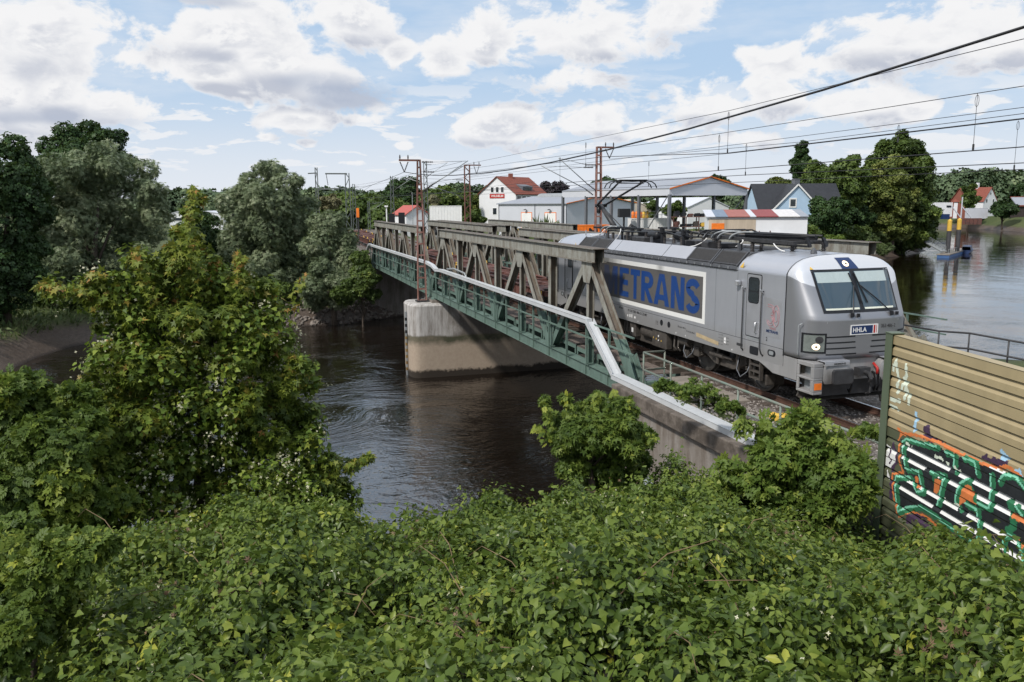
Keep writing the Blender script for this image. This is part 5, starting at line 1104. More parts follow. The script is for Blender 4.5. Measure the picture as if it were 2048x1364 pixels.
wl = ['second empty container wagon, on the far bridge span behind the rusty mast', 'third empty container wagon, leaving the left end of the bridge', 'fourth empty container wagon, left of the far truss under the signals', 'fifth and last visible container wagon, half hidden by the left willow']
for i, lab in enumerate(wl): q = dup(WG, (0, 0, 0), lab); wagon_at(q, -19.55 - 19.85 * (i + 1))
wagon_at(WG, -19.55)
# ---------------------------------------------------------------- noise barrier with graffiti
NP, ND = Vector((14.75, -4.28, 0)), Vector((.981, -.196, 0)).normalized(); NN = Vector((ND.y, -ND.x, 0)); NN = NN if NN.y < 0 else -NN
NB = T('noise_barrier', 'tan and olive corrugated noise barrier with graffiti beside the brambles', 'noise barrier', (NP.x, NP.y, -2))
PR = [(0, .05), (-.145, .05), (-.158, .0), (-.225, .048), (-.32, .05), (-.333, .0), (-.40, .048), (-.488, .05), (-.495, .034), (-.5, .034)]
def wp(s, z, o): return NP + ND * s + NN * o + Vector((0, 0, z))
TOPZ = 3.03
for k in range(10):
    z0 = TOPZ - .5 * k; b = MB(); b.loft([[wp(s, z0 + dz, o) for dz, o in PR] for s in (.06, 5.2)]); b.loft([[wp(s, z0 + dz, -.10) for dz in (0, -.5)] for s in (.06, 5.2)])
    if k == 0: b.loft([[wp(s, z0, o) for o in (-.10, .05)] for s in (.06, 5.2)])
    b.build('panel', M['tan'] if k < 3 else M['olive'], NB)
b = MB(); b.loft([[wp(s, TOPZ + .004, o) for o in (-.11, .06)] for s in (.06, 5.2)]); b.build('top_edge', M['tan'], NB)
b = MB()
for o in (.075, -.115): b.hexa([wp(s, z, o + dd) for z in (-2.5, TOPZ + .02) for s, dd in ((-.10, 0), (.085, 0), (.085, .014), (-.10, .014))])
b.hexa([wp(s, z, o) for z in (-2.5, TOPZ + .015) for s, o in ((-.012, -.10), (.012, -.10), (.012, .075), (-.012, .075))]); b.hexa([wp(s, z, o) for z in (TOPZ + .02, TOPZ + .035) for s, o in ((-.11, -.125), (.095, -.125), (.095, .10), (-.11, .10))])
b.build('post', M['postgreen'], NB)
def sz(u, v):                                                     # crop coordinates of the photo -> position along the wall and height
    d = W(1700 + u / 2.526, 620 + v / 2.526, 1) - CAM; t = (NP + NN * .05 - CAM).dot(NN) / d.dot(NN); q = CAM + d * t; return (q - NP).dot(ND), q.z
DS = .016; gs = np.arange(.09, 5.1, DS); gz = []
for k in range(8):
    for (a, oa), (c, oc) in zip(PR[:-1], PR[1:]):
        m_ = max(1, round((a - c) / .016))
        for i in range(m_): gz.append((TOPZ - .5 * k + a + (c - a) * i / m_, TOPZ - .5 * k + a + (c - a) * (i + 1) / m_, oa + (oc - oa) * i / m_, oa + (oc - oa) * (i + 1) / m_, abs(oa - oc) > .02 and oc > oa))
zc = np.array([(q[0] + q[1]) / 2 for q in gz]); SL = np.array([q[4] for q in gz]); GS, GZ = np.meshgrid(gs + DS / 2, zc, indexing='ij'); ID = np.zeros(GS.shape, int)
def jit(sc): return .5 * (np.sin(GS * sc * 1.9 + GZ * sc) + np.sin(GS * sc * .7 - GZ * sc * 2.3 + 1))
def stroke(pts, w_, cid, soft=0.):
    q = [sz(*p) for p in pts]; d = dist(GS, GZ, q) if len(q) > 1 else np.hypot(GS - q[0][0], GZ - q[0][1]); ID[d + jit(23) * soft < w_] = cid
def fill(pts, cid, soft=0., only=None):
    q = [sz(*p) for p in pts]; r = np.zeros(GS.shape, bool); x = GS + jit(19) * soft; y = GZ + jit(27) * soft
    for i in range(len(q)):
        (x0, y0), (x1, y1) = q[i - 1], q[i]
        if y0 != y1: r ^= ((y0 > y) != (y1 > y)) & (x < (x1 - x0) * (y - y0) / (y1 - y0) + x0)
    ID[r] = cid; return r
NAMES = [None, M['char'], M['dkgreen'], M['mint'], M['orangespray'], M['white'], M['purple'], M['palespray'], M['bluespray']]
for p in ([(203, 235), (201, 300), (198, 385)], [(232, 255), (243, 330), (240, 415)], [(203, 240), (220, 300), (232, 255)], [(282, 280), (285, 330), (277, 445)], [(283, 380), (300, 440), (296, 468)], [(275, 350), (262, 400)], [(192, 440), (220, 455), (252, 462)], [(192, 478), (215, 490), (238, 500)]): stroke(p, .035, 7, .012)
for p in ([(335, 525), (330, 590), (320, 608)], [(770, 720), (790, 740), (775, 770), (765, 740)]): stroke(p, .035, 8, .012)
for p in ([(218, 690), (232, 760), (212, 800), (230, 720)], [(205, 860), (215, 900), (205, 940)]): stroke(p, .05, 6, .02)
fill([(345, 635), (375, 625), (370, 590), (392, 575), (405, 600), (408, 640), (440, 650), (470, 675), (400, 668)], 6, .01); fill([(660, 745), (690, 725), (700, 750), (730, 740), (795, 770), (790, 790), (740, 800)], 6, .015); fill([(830, 810), (860, 800), (879, 850), (870, 860)], 8, .015)
BODY = [(258, 655), (300, 645), (440, 690), (560, 740), (640, 772), (740, 808), (830, 830), (900, 890), (960, 980), (960, 1400), (660, 1205), (500, 1092), (350, 985), (240, 1022), (222, 850), (285, 835), (262, 770)]
rim = [(243, 600), (262, 622), (330, 632), (430, 662), (560, 728), (650, 770), (742, 800), (790, 790), (850, 830), (900, 890), (960, 950)]
rim2 = [(262, 622), (246, 660), (248, 760), (270, 822), (214, 828), (214, 900), (240, 1045), (300, 1018), (380, 1040), (440, 1088)]
stroke(rim, .024, 4, .01); stroke(rim2, .02, 4, .008); r = fill(BODY, 1, .015)
ML = [[(435, 690), (345, 668), (285, 650), (264, 665), (265, 720), (280, 800), (345, 815), (365, 915), (335, 918), (300, 842), (230, 840), (225, 880), (240, 1018), (290, 995), (350, 990), (400, 1020), (500, 1090), (580, 1150), (660, 1200)], [(400, 815), (475, 835), (440, 985)], [(480, 715), (525, 735), (525, 810)], [(570, 745), (630, 770), (640, 830)], [(710, 830), (712, 900), (700, 1000), (645, 975)],
      [(595, 850), (548, 880), (530, 960), (548, 1000)], [(580, 975), (640, 1010), (650, 1110), (640, 1150), (660, 1200)], [(750, 865), (775, 830), (830, 840), (880, 900)], [(770, 1200), (775, 1150), (800, 1130), (830, 1150), (870, 1230), (860, 1330)], [(835, 990), (870, 1040)], [(900, 930), (890, 1100), (960, 1180)]]
for p in ML: stroke([(u + 12, v + 8) for u, v in p], .048, 2, .01)
for p in ([(420, 830), (450, 930)], [(810, 970), (830, 1090), (800, 1110)], [(600, 870), (630, 960)]): stroke(p, .055, 2, .012)
ID[(SL[None, :] & r) & (ID == 1) & (jit(5) > -.75)] = 5
for p in ML: stroke(p, .0165, 3, .002)
for p in ([(328, 842), (343, 836), (352, 902), (336, 896)], [(430, 852), (462, 862), (442, 934), (420, 922)], [(562, 905), (585, 880), (617, 890), (627, 970), (645, 992), (592, 962), (550, 988)], [(815, 1012), (890, 1065), (890, 1090), (812, 1045)], [(840, 1140), (875, 1190), (870, 1215)]): fill(p, 4, .012)
for u, v in ((285, 675), (430, 735), (470, 760), (480, 960), (520, 975), (530, 800)): stroke([(u, v), (u + 28, v + 14)], .020, 7, .02)
fill([(182, 668), (228, 720), (232, 762), (206, 800), (180, 790)], 5, .01); fill([(186, 800), (202, 845), (190, 858)], 5); stroke([(195, 700), (205, 720), (196, 740), (212, 760), (200, 775)], .013, 6); stroke([(380, 1075), (330, 1040), (290, 1060)], .06, 6, .03)
for cid, m_ in enumerate(NAMES):
    if not cid: continue
    ii, jj = np.nonzero(ID == cid); V = []; Fc = []
    for i, j in zip(ii, jj):
        z0, z1, o0, o1, _ = gz[j]; k = len(V); e = .0025
        V += [wp(gs[i], z0, o0 + e), wp(gs[i] + DS, z0, o0 + e), wp(gs[i] + DS, z1, o1 + e), wp(gs[i], z1, o1 + e)]; Fc.append((k, k + 1, k + 2, k + 3))
    if V: b = MB(); b.add(V, Fc); b.build('graffiti', m_, NB)
# ---------------------------------------------------------------- buildings beyond the river
RH = Vector((RT.x, RT.y, 0)).normalized(); FH = Vector((FW.x, FW.y, 0)).normalized()
def ax(deg): a = R(deg); return RH * math.cos(a) + FH * math.sin(a)   # 0 = to the right of the picture, 90 = away
def at0(u, v, d, z): p = W(u, v, d); return Vector((p.x, p.y, z))
def house(name, label, cat, K, g, s, w_, l_, z0, ze, zr, wm, rm, wins=(), oh=.35, chim=None, sides=True, trim=None):
    o = T(name, label, cat, K); o.location.z = z0; ORG[o.name] = Vector((K.x, K.y, z0))
    q = lambda a, c, z: K + g * a + s * c + Vector((0, 0, z - K.z)); b = MB()
    if sides: b.prism([(0, z0 - 1), (w_, z0 - 1), (w_, ze), (w_ / 2, zr), (0, ze)], lambda a, z, t: q(a, t, z), 0, l_); b.build('wall', wm, o)
    b = MB(); th = .18
    for a0, sg in ((0, -1), (w_, 1)):
        e = (zr - ze) / (w_ / 2) * oh
        b.hexa([q(a0 + sg * oh, -oh, ze - e + .02), q(a0 + sg * oh, l_ + oh, ze - e + .02), q(w_ / 2, l_ + oh, zr + .02), q(w_ / 2, -oh, zr + .02),
                q(a0 + sg * oh, -oh, ze - e + th), q(a0 + sg * oh, l_ + oh, ze - e + th), q(w_ / 2, l_ + oh, zr + th), q(w_ / 2, -oh, zr + th)])
    r = b.build('roof', rm, o)
    if trim:
        b = MB()
        for a0, sg in ((0, -1), (w_, 1)):
            e = (zr - ze) / (w_ / 2) * oh; b.beam(q(a0 + sg * oh, -oh - .03, ze - e + .12), q(w_ / 2, -oh - .03, zr + .12), .08, .14)
        b.build('verge_trim', trim, r)
    if chim: b = MB(); c = q(*chim[:2], zr); b.box(c.x - .45, c.x + .45, c.y - .45, c.y + .45, zr - 1.2, zr + chim[2]); b.build('chimney', chim[3], r)
    gn = Vector((g.y, -g.x, 0)); gn = gn if gn.dot(s) < 0 else -gn; sn = Vector((s.y, -s.x, 0)); sn = sn if sn.dot(g) < 0 else -sn
    for f, a, c, za, zb, *mm in wins:
        d, nn = (g, gn) if f == 'g' else (s, sn); p = lambda t, z, off: K + d * t + nn * off + Vector((0, 0, z - K.z)); b = MB()
        b.hexa([p(a, za, .0), p(c, za, .0), p(c, za, .06), p(a, za, .06), p(a, zb, .0), p(c, zb, .0), p(c, zb, .06), p(a, zb, .06)]); wf = b.build('door' if mm and mm[0] == 'door' else 'window', mm[1] if mm else M['white'], o)
        e = .09 if c - a < 2.2 else .13; b = MB(); b.add([p(a + e, za + e, .064), p(c - e, za + e, .064), p(c - e, zb - e, .064), p(a + e, zb - e, .064)], [(0, 1, 2, 3)]); b.build('pane', mm[2] if mm and len(mm) > 2 else M['window'], wf)
    return o
ZG = -.6
K = at0(1032, 455, 188, ZG); g, s = -ax(-34), ax(56)
hw = house('house', 'tall white gabled house with a red tiled roof and a red sign board', 'house', K, g, s, 10.2, 13, ZG, 7.3, 11.1, M['wallwhite'], M['roofred'],
      [('g', 3.2, 4.1, 7.6, 8.9), ('g', 4.6, 5.5, 7.6, 8.9), ('g', 6., 6.9, 7.6, 8.9), ('g', .8, 1.9, 2.6, 4.2), ('g', 5.2, 6.4, 2.6, 4.2), ('g', 5.0, 6.5, -.2, 1.2)] + [('s', .4 + i * 2.1, 2.1 + i * 2.1, 5.7, 6.9) for i in range(6)], chim=(5.1, 5.5, .9, M['brick']))
def board(o, K, d, nn, a, c, za, zb, m, name, off=.09): b = MB(); p = lambda t, z, o_: K + d * t + nn * o_ + Vector((0, 0, z - K.z)); b.hexa([p(a, za, .01), p(c, za, .01), p(c, za, off), p(a, za, off), p(a, zb, .01), p(c, zb, .01), p(c, zb, off), p(a, zb, off)]); return b.build(name, m, o)
gn = Vector((g.y, -g.x, 0)); gn = gn if gn.dot(s) < 0 else -gn
sb = board(hw, K, g, gn, 3.05, 7.15, 6.35, 7.3, M['red'], 'sign_board'); text('WILHELM', K + g * 6.8 + gn * .1 + Vector((0, 0, 6.6 - ZG)), -g, (0, 0, 1), .45, 3.4, M['white'], sb, 'lettering', .02)
q = lambda a, c, z: K + g * a + s * c + Vector((0, 0, z - ZG))
b = MB(); b.hexa([q(-.6 + 1.4, 4.0, 7.6), q(.8, 8.2, 7.6), q(2.2, 8.2, 8.4), q(2.2, 4.0, 8.4), q(.75, 4.0, 9.0), q(.75, 8.2, 9.0), q(2.6, 8.2, 9.5), q(2.6, 4.0, 9.5)]); dm = b.build('dormer', M['galvdark'], hw); b = MB(); b.add([q(.70, 4.4, 7.8), q(.70, 7.6, 7.8), q(.68, 7.6, 8.8), q(.68, 4.4, 8.8)], [(0, 1, 2, 3)]); b.build('pane', M['window'], dm)
K = at0(1133, 469, 150, ZG); g, s = ax(38), -ax(-48)
house('warehouse', 'closed pale grey hall with orange verges and two orange framed doors', 'hall', K, g, s, 17.5, 18.5, ZG, 5.0, 6.35, M['sheet'], M['roofsheet'],
      [('s', 2.6, 5.6, ZG, 3.5, 'door', M['orange'], M['white']), ('s', 9.0, 12.0, ZG, 3.5, 'door', M['orange'], M['white'])], trim=M['orange'])
ws_ = bpy.data.objects[[o for o in bpy.data.objects if o.name.startswith('warehouse')][-1].name]
q = lambda a, c, z: K + g * a + s * c + Vector((0, 0, z - ZG))
b = MB(); b.loft([[q(8.75 + 1.3 * math.cos(t), c, 6.3 + .75 * math.sin(t)) for t in np.linspace(0, PI, 9)] for c in np.linspace(1.5, 16, 8)]); b.build('ridge_light', M['galv'], ws_)
b = MB(); sn = Vector((s.y, -s.x, 0)); sn = sn if sn.dot(g) < 0 else -sn
for c in (0.05, 8.2, 18.4): b.beam(q(0, c, ZG) + sn * .04, q(0, c, 5) + sn * .04, .12, .12, sn)
b.build('downpipe', M['galvdark'], ws_)
b = MB()
for c in (4.1, 10.5): b.lathe([(.05, 4.1), (.35, 3.95), (.3, 3.9)], q(0, c, 0) * 1 + sn * .4 - Vector((0, 0, 0)) + Vector((0, 0, -q(0, c, 0).z)), k=8)
b.build('wall_lamp', M['dkgrey'], ws_)
# open hall
K = at0(1337, 484, 115, -.5); g, s = ax(30), -ax(-60); w_, l_ = 14.2, 26.
oh_ = T('open_hall', 'open sided grey steel hall on columns with orange verge trim', 'hall', K); q = lambda a, c, z: K + g * a + s * c + Vector((0, 0, z + .5))
for c in (0, 6.5, 13, 19.5, 26):
    for a in (0, 14.2): b = MB(); pp = q(a, c, 0); b.beam(q(a, c, -1), q(a, c, 6.2), .34, .40, s); b.build('column', M['galvdark'], oh_)
ze, zr = 6.95, 8.55
b = MB()
for a0, a1, e in ((-.2, w_ / 2, 0), (w_ + .2, w_ / 2, 0)): b.hexa([q(a0, -.3, ze), q(a0, l_, ze), q(a1, l_, zr), q(a1, -.3, zr), q(a0, -.3, ze + .12), q(a0, l_, ze + .12), q(a1, l_, zr + .12), q(a1, -.3, zr + .12)])
b.build('roof', M['roofsheet'], oh_)
b = MB(); b.prism([(-.1, 6.05), (w_ + .1, 6.05), (w_ + .1, ze), (w_ / 2, zr - .02), (-.1, ze)], lambda a, z, t: q(a, t, z), -.15, -.05); b.build('gable_cladding', M['sheet2'], oh_)
b = MB(); b.hexa([q(a, c, z) for z in (6.05, ze - .02) for a, c in ((-.15, -.15), (-.05, -.15), (-.05, l_), (-.15, l_))]); b.build('fascia', M['sheet'], oh_)
b = MB()
for a0 in (-.25, w_ + .25): b.beam(q(a0, -.34, ze + .02), q(w_ / 2, -.34, zr + .06), .1, .16)
b.build('verge_trim', M['orange'], oh_)
b = MB(); b.beam(q(0, .4, 6.0), q(0, 5.8, 0), .10, .10); b.beam(q(w_, .4, 6.0), q(w_ - 5, .4, .5), .10, .10); b.build('brace', M['galvdark'], oh_)
b = MB(); [b.beam(q(a, 0, 6.1), q(a, l_, 6.1), .2, .3) for a in (4.7, 9.4)]; b.build('purlin', M['galvdark'], oh_)
# striped workshop
K = at0(1416, 462, 104, -.5); d, e = ax(-8), ax(82)
wk = T('workshop', 'low workshop with a roof of red, white and blue striped sheets', 'workshop', K); q = lambda a, c, z: K + d * a + e * c + Vector((0, 0, z + .5))
b = MB(); b.hexa([q(a, c, z) for z in (-1,) for a, c in ((0, 0), (11.6, 0), (11.6, 5), (0, 5))] + [q(0, 0, 3.35), q(11.6, 0, 3.35), q(11.6, 5, 4.0), q(0, 5, 4.0)]); b.build('wall', M['wallwhite'], wk)
x = -.3
for w_, m_ in ((1.1, M['sheet']), (1.5, mat('weathered blue sheet', (.17, .22, .29), .6)), (2.6, mat('faded red sheet', (.33, .12, .10), .65)), (.7, M['sheet']), (2.6, mat('dark red sheet', (.25, .055, .055), .6)), (2.5, mat('white sheet', (.62, .60, .60), .6)), (1.0, M['roofsheet'])):
    b = MB(); b.hexa([q(x, -.3, 3.33), q(x + w_ - .01, -.3, 3.33), q(x + w_ - .01, 5.2, 4.10), q(x, 5.2, 4.10), q(x, -.3, 3.42), q(x + w_ - .01, -.3, 3.42), q(x + w_ - .01, 5.2, 4.19), q(x, 5.2, 4.19)]); b.build('roof_sheet', m_, wk); x += w_
b = MB(); b.hexa([q(a, c, z) for z in (-.5, 3.1) for a, c in ((.05, -.05), (5.6, -.05), (5.6, -.01), (.05, -.01))]); b.build('board_wall', M['timber'], wk)
b = MB(); b.hexa([q(a, c, z) for z in (1.6, 2.6) for a, c in ((.4, -.1), (1.9, -.1), (1.9, -.055), (.4, -.055))]); b.build('orange_panel', M['orange'], wk)
# blue house
K = at0(1517, 452, 165, -.5); d, e = ax(3), ax(93)
bh = T('blue_house', 'pale blue house with a steep black roof and one white framed window', 'house', K); q = lambda a, c, z: K + d * a + e * c + Vector((0, 0, z + .5))
L_ = 16.4
b = MB(); b.prism([(0, -1), (9, -1), (9, 3.6), (4.5, 8.35), (0, 3.6)], lambda c, z, t: q(t, c, z), .1, L_ - .1); b.build('wall', M['skyblue'], bh)
b = MB()
for c0, c1 in ((-.4, 4.5), (9.4, 4.5)): b.hexa([q(-.3, c0, 3.25), q(L_ + .2, c0, 3.25), q(L_ + .2, c1, 8.4), q(-.3, c1, 8.4), q(-.3, c0, 3.45), q(L_ + .2, c0, 3.45), q(L_ + .2, c1, 8.6), q(-.3, c1, 8.6)])
rfb = b.build('roof', M['roofblack'], bh)
b = MB(); c_ = q(8.6, 4.5, 7.4); b.box(c_.x - .55, c_.x + .55, c_.y - .55, c_.y + .55, 7.6, 9.5); b.build('chimney', M['galvdark'], rfb)
b = MB(); b.prism([(2.0, -1), (11.2, -1), (11.2, 3.6), (6.6, 8.2), (2.0, 3.6)], lambda a, z, t: q(a, t, z), -1.6, 4.3); cg = b.build('cross_gable', M['skyblue'], bh)
b = MB()
for a0 in (1.65, 11.55): b.hexa([q(a0, -1.85, 3.28), q(a0, 4.2, 3.28), q(6.6, 4.2, 8.22), q(6.6, -1.85, 8.22), q(a0, -1.85, 3.46), q(a0, 4.2, 3.46), q(6.6, 4.2, 8.42), q(6.6, -1.85, 8.42)])
b.build('gable_roof', M['roofblack'], cg)
b = MB(); [b.beam(q(a0, -1.9, 3.35), q(6.6, -1.9, 8.3), .06, .26) for a0 in (1.7, 11.5)]; b.build('barge_board', M['white'], cg)
b = MB(); b.hexa([q(a, c, z) for z in (4.0, 5.8) for a, c in ((5.1, -1.7), (6.5, -1.7), (6.5, -1.6), (5.1, -1.6))]); wf = b.build('window', M['white'], cg); b = MB(); b.add([q(5.3, -1.705, 4.25), q(6.3, -1.705, 4.25), q(6.3, -1.705, 5.55), q(5.3, -1.705, 5.55)], [(0, 1, 2, 3)]); b.build('pane', M['window'], wf)
K = at0(1678, 440, 185, -.5); house('shed', 'small pale shed with a grey ribbed roof right of the blue house', 'shed', K, ax(10), ax(100), 2.9, 5, -.5, 5.2, 6.8, M['sheet'], M['roofsheet'], trim=M['white'])
K = at0(813, 455, 165, ZG); house('signal_hut', 'small white hut with a bright red roof beyond the left truss', 'hut', K, ax(28), -ax(-50), 4.6, 4.6, ZG, 3.2, 4.75, M['wallwhite'], M['roofbright'], [('s', 1.5, 2.6, ZG, 1.6, 'door', M['galv'], M['galv'])])
def crate(name, label, cat, u, v, d, wd, dp, z0, z1, m, ang=0, parts=(), group=None):
    K = at0(u, v, d, z0); g, s = ax(ang), ax(ang + 90); o = T(name, label, cat, K, group); q = lambda a, c, z: K + g * a + s * c + Vector((0, 0, z - z0)); b = MB()
    b.hexa([q(a, c, z) for z in (z0, z1) for a, c in ((0, 0), (wd, 0), (wd, dp), (0, dp))]); b.build('box_body', m, o)
    b = MB(); n_ = int(wd / .5)
    for i in range(n_ + 1): b.beam(q(wd * i / n_, -.02, z0 + .1), q(wd * i / n_, -.02, z1 - .1), .06, .05, s)
    for z in (z0 + .05, z1 - .05): b.beam(q(0, -.02, z), q(wd, -.02, z), .06, .12)
    b.build('ribs', m, o)
    for nm, a0, a1, za, zb, mm in parts:
        b = MB(); b.hexa([q(a, c, z) for z in (za, zb) for a, c in ((a0, -.09), (a1, -.09), (a1, -.05), (a0, -.05))]); b.build(nm, mm, o)
    return o, q
o, q = crate('semi_trailer', 'white box trailer with a blue skirt beyond the rear bridge', 'trailer', 860, 460, 150, 5.7, 2.5, 1.4, 4.8, M['white'], 2, [('skirt', 0, 5.7, 1.4, 1.95, M['navy'])])
for a in (.9, 4.2, 5.2):
    b = MB(); b.lathe([(.48, -.1), (.5, -.05), (.5, .3), (.2, .25)], q(a, .1, .1), 'y', 16); wh = b.build('wheel', M['black'], o)
b = MB(); b.beam(q(.3, 1.2, 1.2), q(5.5, 1.2, 1.2), 1.0, .3); b.build('chassis', M['dkgrey'], o)
o, q = crate('skip_container', 'orange container marked with a black M in the yard', 'container', 1152, 470, 122, 5.0, 2.4, -.5, 1.95, M['orange'], 6); text('M', q(1.9, -.1, .5), ax(6), (0, 0, 1), 1.0, 1.25, M['black'], o, 'lettering', .03)
o, q = crate('yard_container', 'white container under the open hall with a railing on its roof', 'container', 1262, 470, 121, 5.6, 2.4, -.5, 2.9, M['white'], 4)
b = MB()
for i in range(6): b.beam(q(i * 1.12, .1, 2.9), q(i * 1.12, .1, 3.9), .05, .05)
for z in (3.4, 3.9): b.beam(q(0, .1, z), q(5.6, .1, z), .05, .05)
b.build('railing', M['galv'], o)
for i in range(5):
    b = MB(); p = q(.45 + i * .52, .9, 2.9); b.lathe([(.2, 2.9), (.24, 2.95), (.24, 3.75), (.12, 3.85), (.12, 3.95)], (p.x, p.y, 0), k=10); t_ = b.build('gas_bottle', M['orange'] if i < 3 else M['yellow'], None, True); tag(t_, 'orange drum standing on the white container roof' if i < 3 else 'yellow drum standing on the white container roof', 'drum', 'drums on the white container')
o, q = crate('grey_container', 'small grey container at the right end of the yard by the bushes', 'container', 1540, 466, 104, 3.0, 2.2, -.5, 1.35, M['galv'], 4)
o, q = crate('dark_machine', 'black machine on a stand behind the raised pantograph', 'machine', 1228, 470, 118, 2.6, 1.4, -.5, 1.2, M['dkgrey'], 8)
b = MB(); b.tube([q(2.2, .4, 1.2), q(2.6, .4, 1.9), q(3.2, .4, 1.5), q(3.4, .4, .4)], .35, 8); b.build('boom', M['black'], o, True); b = MB(); b.hexa([q(a, c, z) for z in (3.1, 4.3) for a, c in ((.8, .2), (2.4, .2), (2.4, 1.2), (.8, 1.2))]); b.beam(q(1.6, .7, 1.2), q(1.6, .7, 3.1), .2, .2); b.build('platform', M['black'], o); text('MATTHÄI', q(.3, -.1, .2), ax(8), (0, 0, 1), .32, 2.0, M['white'], o, 'lettering', .02)
# storage rack with machine parts
K = at0(1346, 472, 117, -.5); d, e = ax(5), ax(95); q = lambda a, c, z: K + d * a + e * c + Vector((0, 0, z + .5)); o = T('storage_rack', 'rusty yard rack crowded with dark buckets and machine parts', 'rack', K)
b = MB()
for a in (0, 1.8, 3.6, 5.3):
    for c in (0, 1.1): b.beam(q(a, c, -.5), q(a, c, 3.2), .1, .1)
b.build('upright', M['wagon'], o)
for z in (.5, 1.75, 3.1): b = MB(); b.hexa([q(a, c, zz) for zz in (z, z + .08) for a, c in ((-.1, -.1), (5.4, -.1), (5.4, 1.2), (-.1, 1.2))]); b.build('shelf', M['rust'], o)
for i in range(17):
    z = (.58, 1.83, 3.18)[i % 3]; a = .2 + (i // 3) * .95 + random.uniform(-.1, .1); h = random.uniform(.35, .85); b = MB()
    b.prism([(0, 0), (.5, 0), (.72, h * .6), (.6, h), (.1, h * .9), (-.05, h * .4)], lambda p, r_, t: q(a + p, t, z + r_), .1, .9); t_ = b.build('machine_part', [M['black'], M['wagon'], M['dkgrey'], M['bogie'], M['yellow']][(0, 1, 2, 3, 0, 2, 4)[i % 7]], None); tag(t_, 'dark bucket or machine part lying on the rusty yard rack', 'machine part', 'parts on the rusty rack')
    if i % 7 == 6: t_['label'] = 'yellow machine part lying on the rusty yard rack'
K = at0(1450, 470, 108, -.5); o = T('mixing_silo', 'small orange mixing funnel on legs below the striped roof', 'silo', K); b = MB(); b.lathe([(.25, 1.0), (.75, 1.9), (.75, 2.6), (.7, 2.6)], (K.x, K.y, 0), k=14); b.build('funnel', M['orange'], o, 40); b = MB(); [b.beam((K.x + x, K.y + y, -.5), (K.x + x * .8, K.y + y * .8, 1.9), .1, .1) for x in (-.6, .6) for y in (-.6, .6)]; b.build('leg', M['orange'], o)
K = at0(1466, 466, 100, -.5); d, e = ax(3), ax(93); q = lambda a, c, z: K + d * a + e * c + Vector((0, 0, z + .5)); o = T('steel_rack', 'low rack of rusty beams and white boards right of the orange funnel', 'rack', K)
b = MB()
for a in (0, 1.5, 3.1, 4.4): b.beam(q(a, 0, -.5), q(a, 0, 1.5 + .3 * (a > 2)), .1, .1)
for z in (.35, .8, 1.15): b.beam(q(-.2, -.05, z), q(4.7, -.05, z + random.uniform(-.1, .1)), .12, .12)
b.build('frame', M['rust'], o); b = MB()
for a, z in ((2.2, .9), (3.3, .45), (.4, .45), (3.4, 1.25)): b.hexa([q(a + x, c, zz) for zz in (z, z + .28) for x, c in ((0, .1), (.9, .1), (.9, .6), (0, .6))])
b.build('boards', M['white'], o)
for i, (u, m_, lab) in enumerate(((1150, M['navy'], 'dark blue car parked in front of the orange container'), (1012, M['white'], 'small white car at the foot of the white gabled house'))):
    d_ = 118 if i == 0 else 165; K = at0(u, 470, d_, -.6); g, s = ax(8), ax(98); q = lambda a, c, z: K + g * a + s * c + Vector((0, 0, z + .6)); o = T('parked_car', lab, 'car', K)
    b = MB(); b.prism([(0, -.25), (4.2, -.25), (4.25, .15), (4.1, .3), (3.2, .35), (2.7, .85), (1.2, .88), (.6, .4), (.1, .3)], lambda p, z, t: q(p, t, z), 0, 1.7); b.build('body', m_, o, bevel=.06)
    for a in (.8, 3.4): b = MB(); b.lathe([(.3, -.05), (.32, 0), (.32, .2), (.1, .18)], q(a, 0, -.28), 'y', 12); b.build('wheel', M['black'], o)
    b = MB(); b.add([q(p, -.012, z) for p, z in ((1.0, .42), (2.85, .42), (2.55, .8), (1.3, .82))], [(0, 1, 2, 3)]); b.build('side_window', M['window'], o)
o, q = crate('yellow_machine', 'yellow machine half hidden by reeds before the closed hall', 'machine', 1030, 462, 120, 1.8, 1.2, -.5, 1.5, M['yellow'], 0)
K = at0(1222, 470, 165, -.6); house('tent_hall', 'cream coloured tent hall behind the open hall', 'tent', K, ax(20), -ax(-70), 9, 9, -.6, 4.0, 5.6, M['cream'], M['cream'], oh=.1)
for u, vt, d_, w_, l_, lab in ((1375, 401, 200, 11, 26, 'long white hall with a striped roof seen through the open hall'), (1100, 390, 230, 12, 14, 'white flat building behind the red roofed house'), (1262, 400, 240, 22, 16, 'distant white hall behind the trees of the yard')):
    K = at0(u, 450, d_, -.6); zt = W(u, vt, d_).z; house('white_hall', lab, 'hall', K, ax(18), -ax(-72), w_, l_, -.6, zt - 1.6, zt + (.6 if d_ == 200 else -.9), M['wallwhite'], M['sheet'] if d_ < 220 else M['white'], oh=.2)
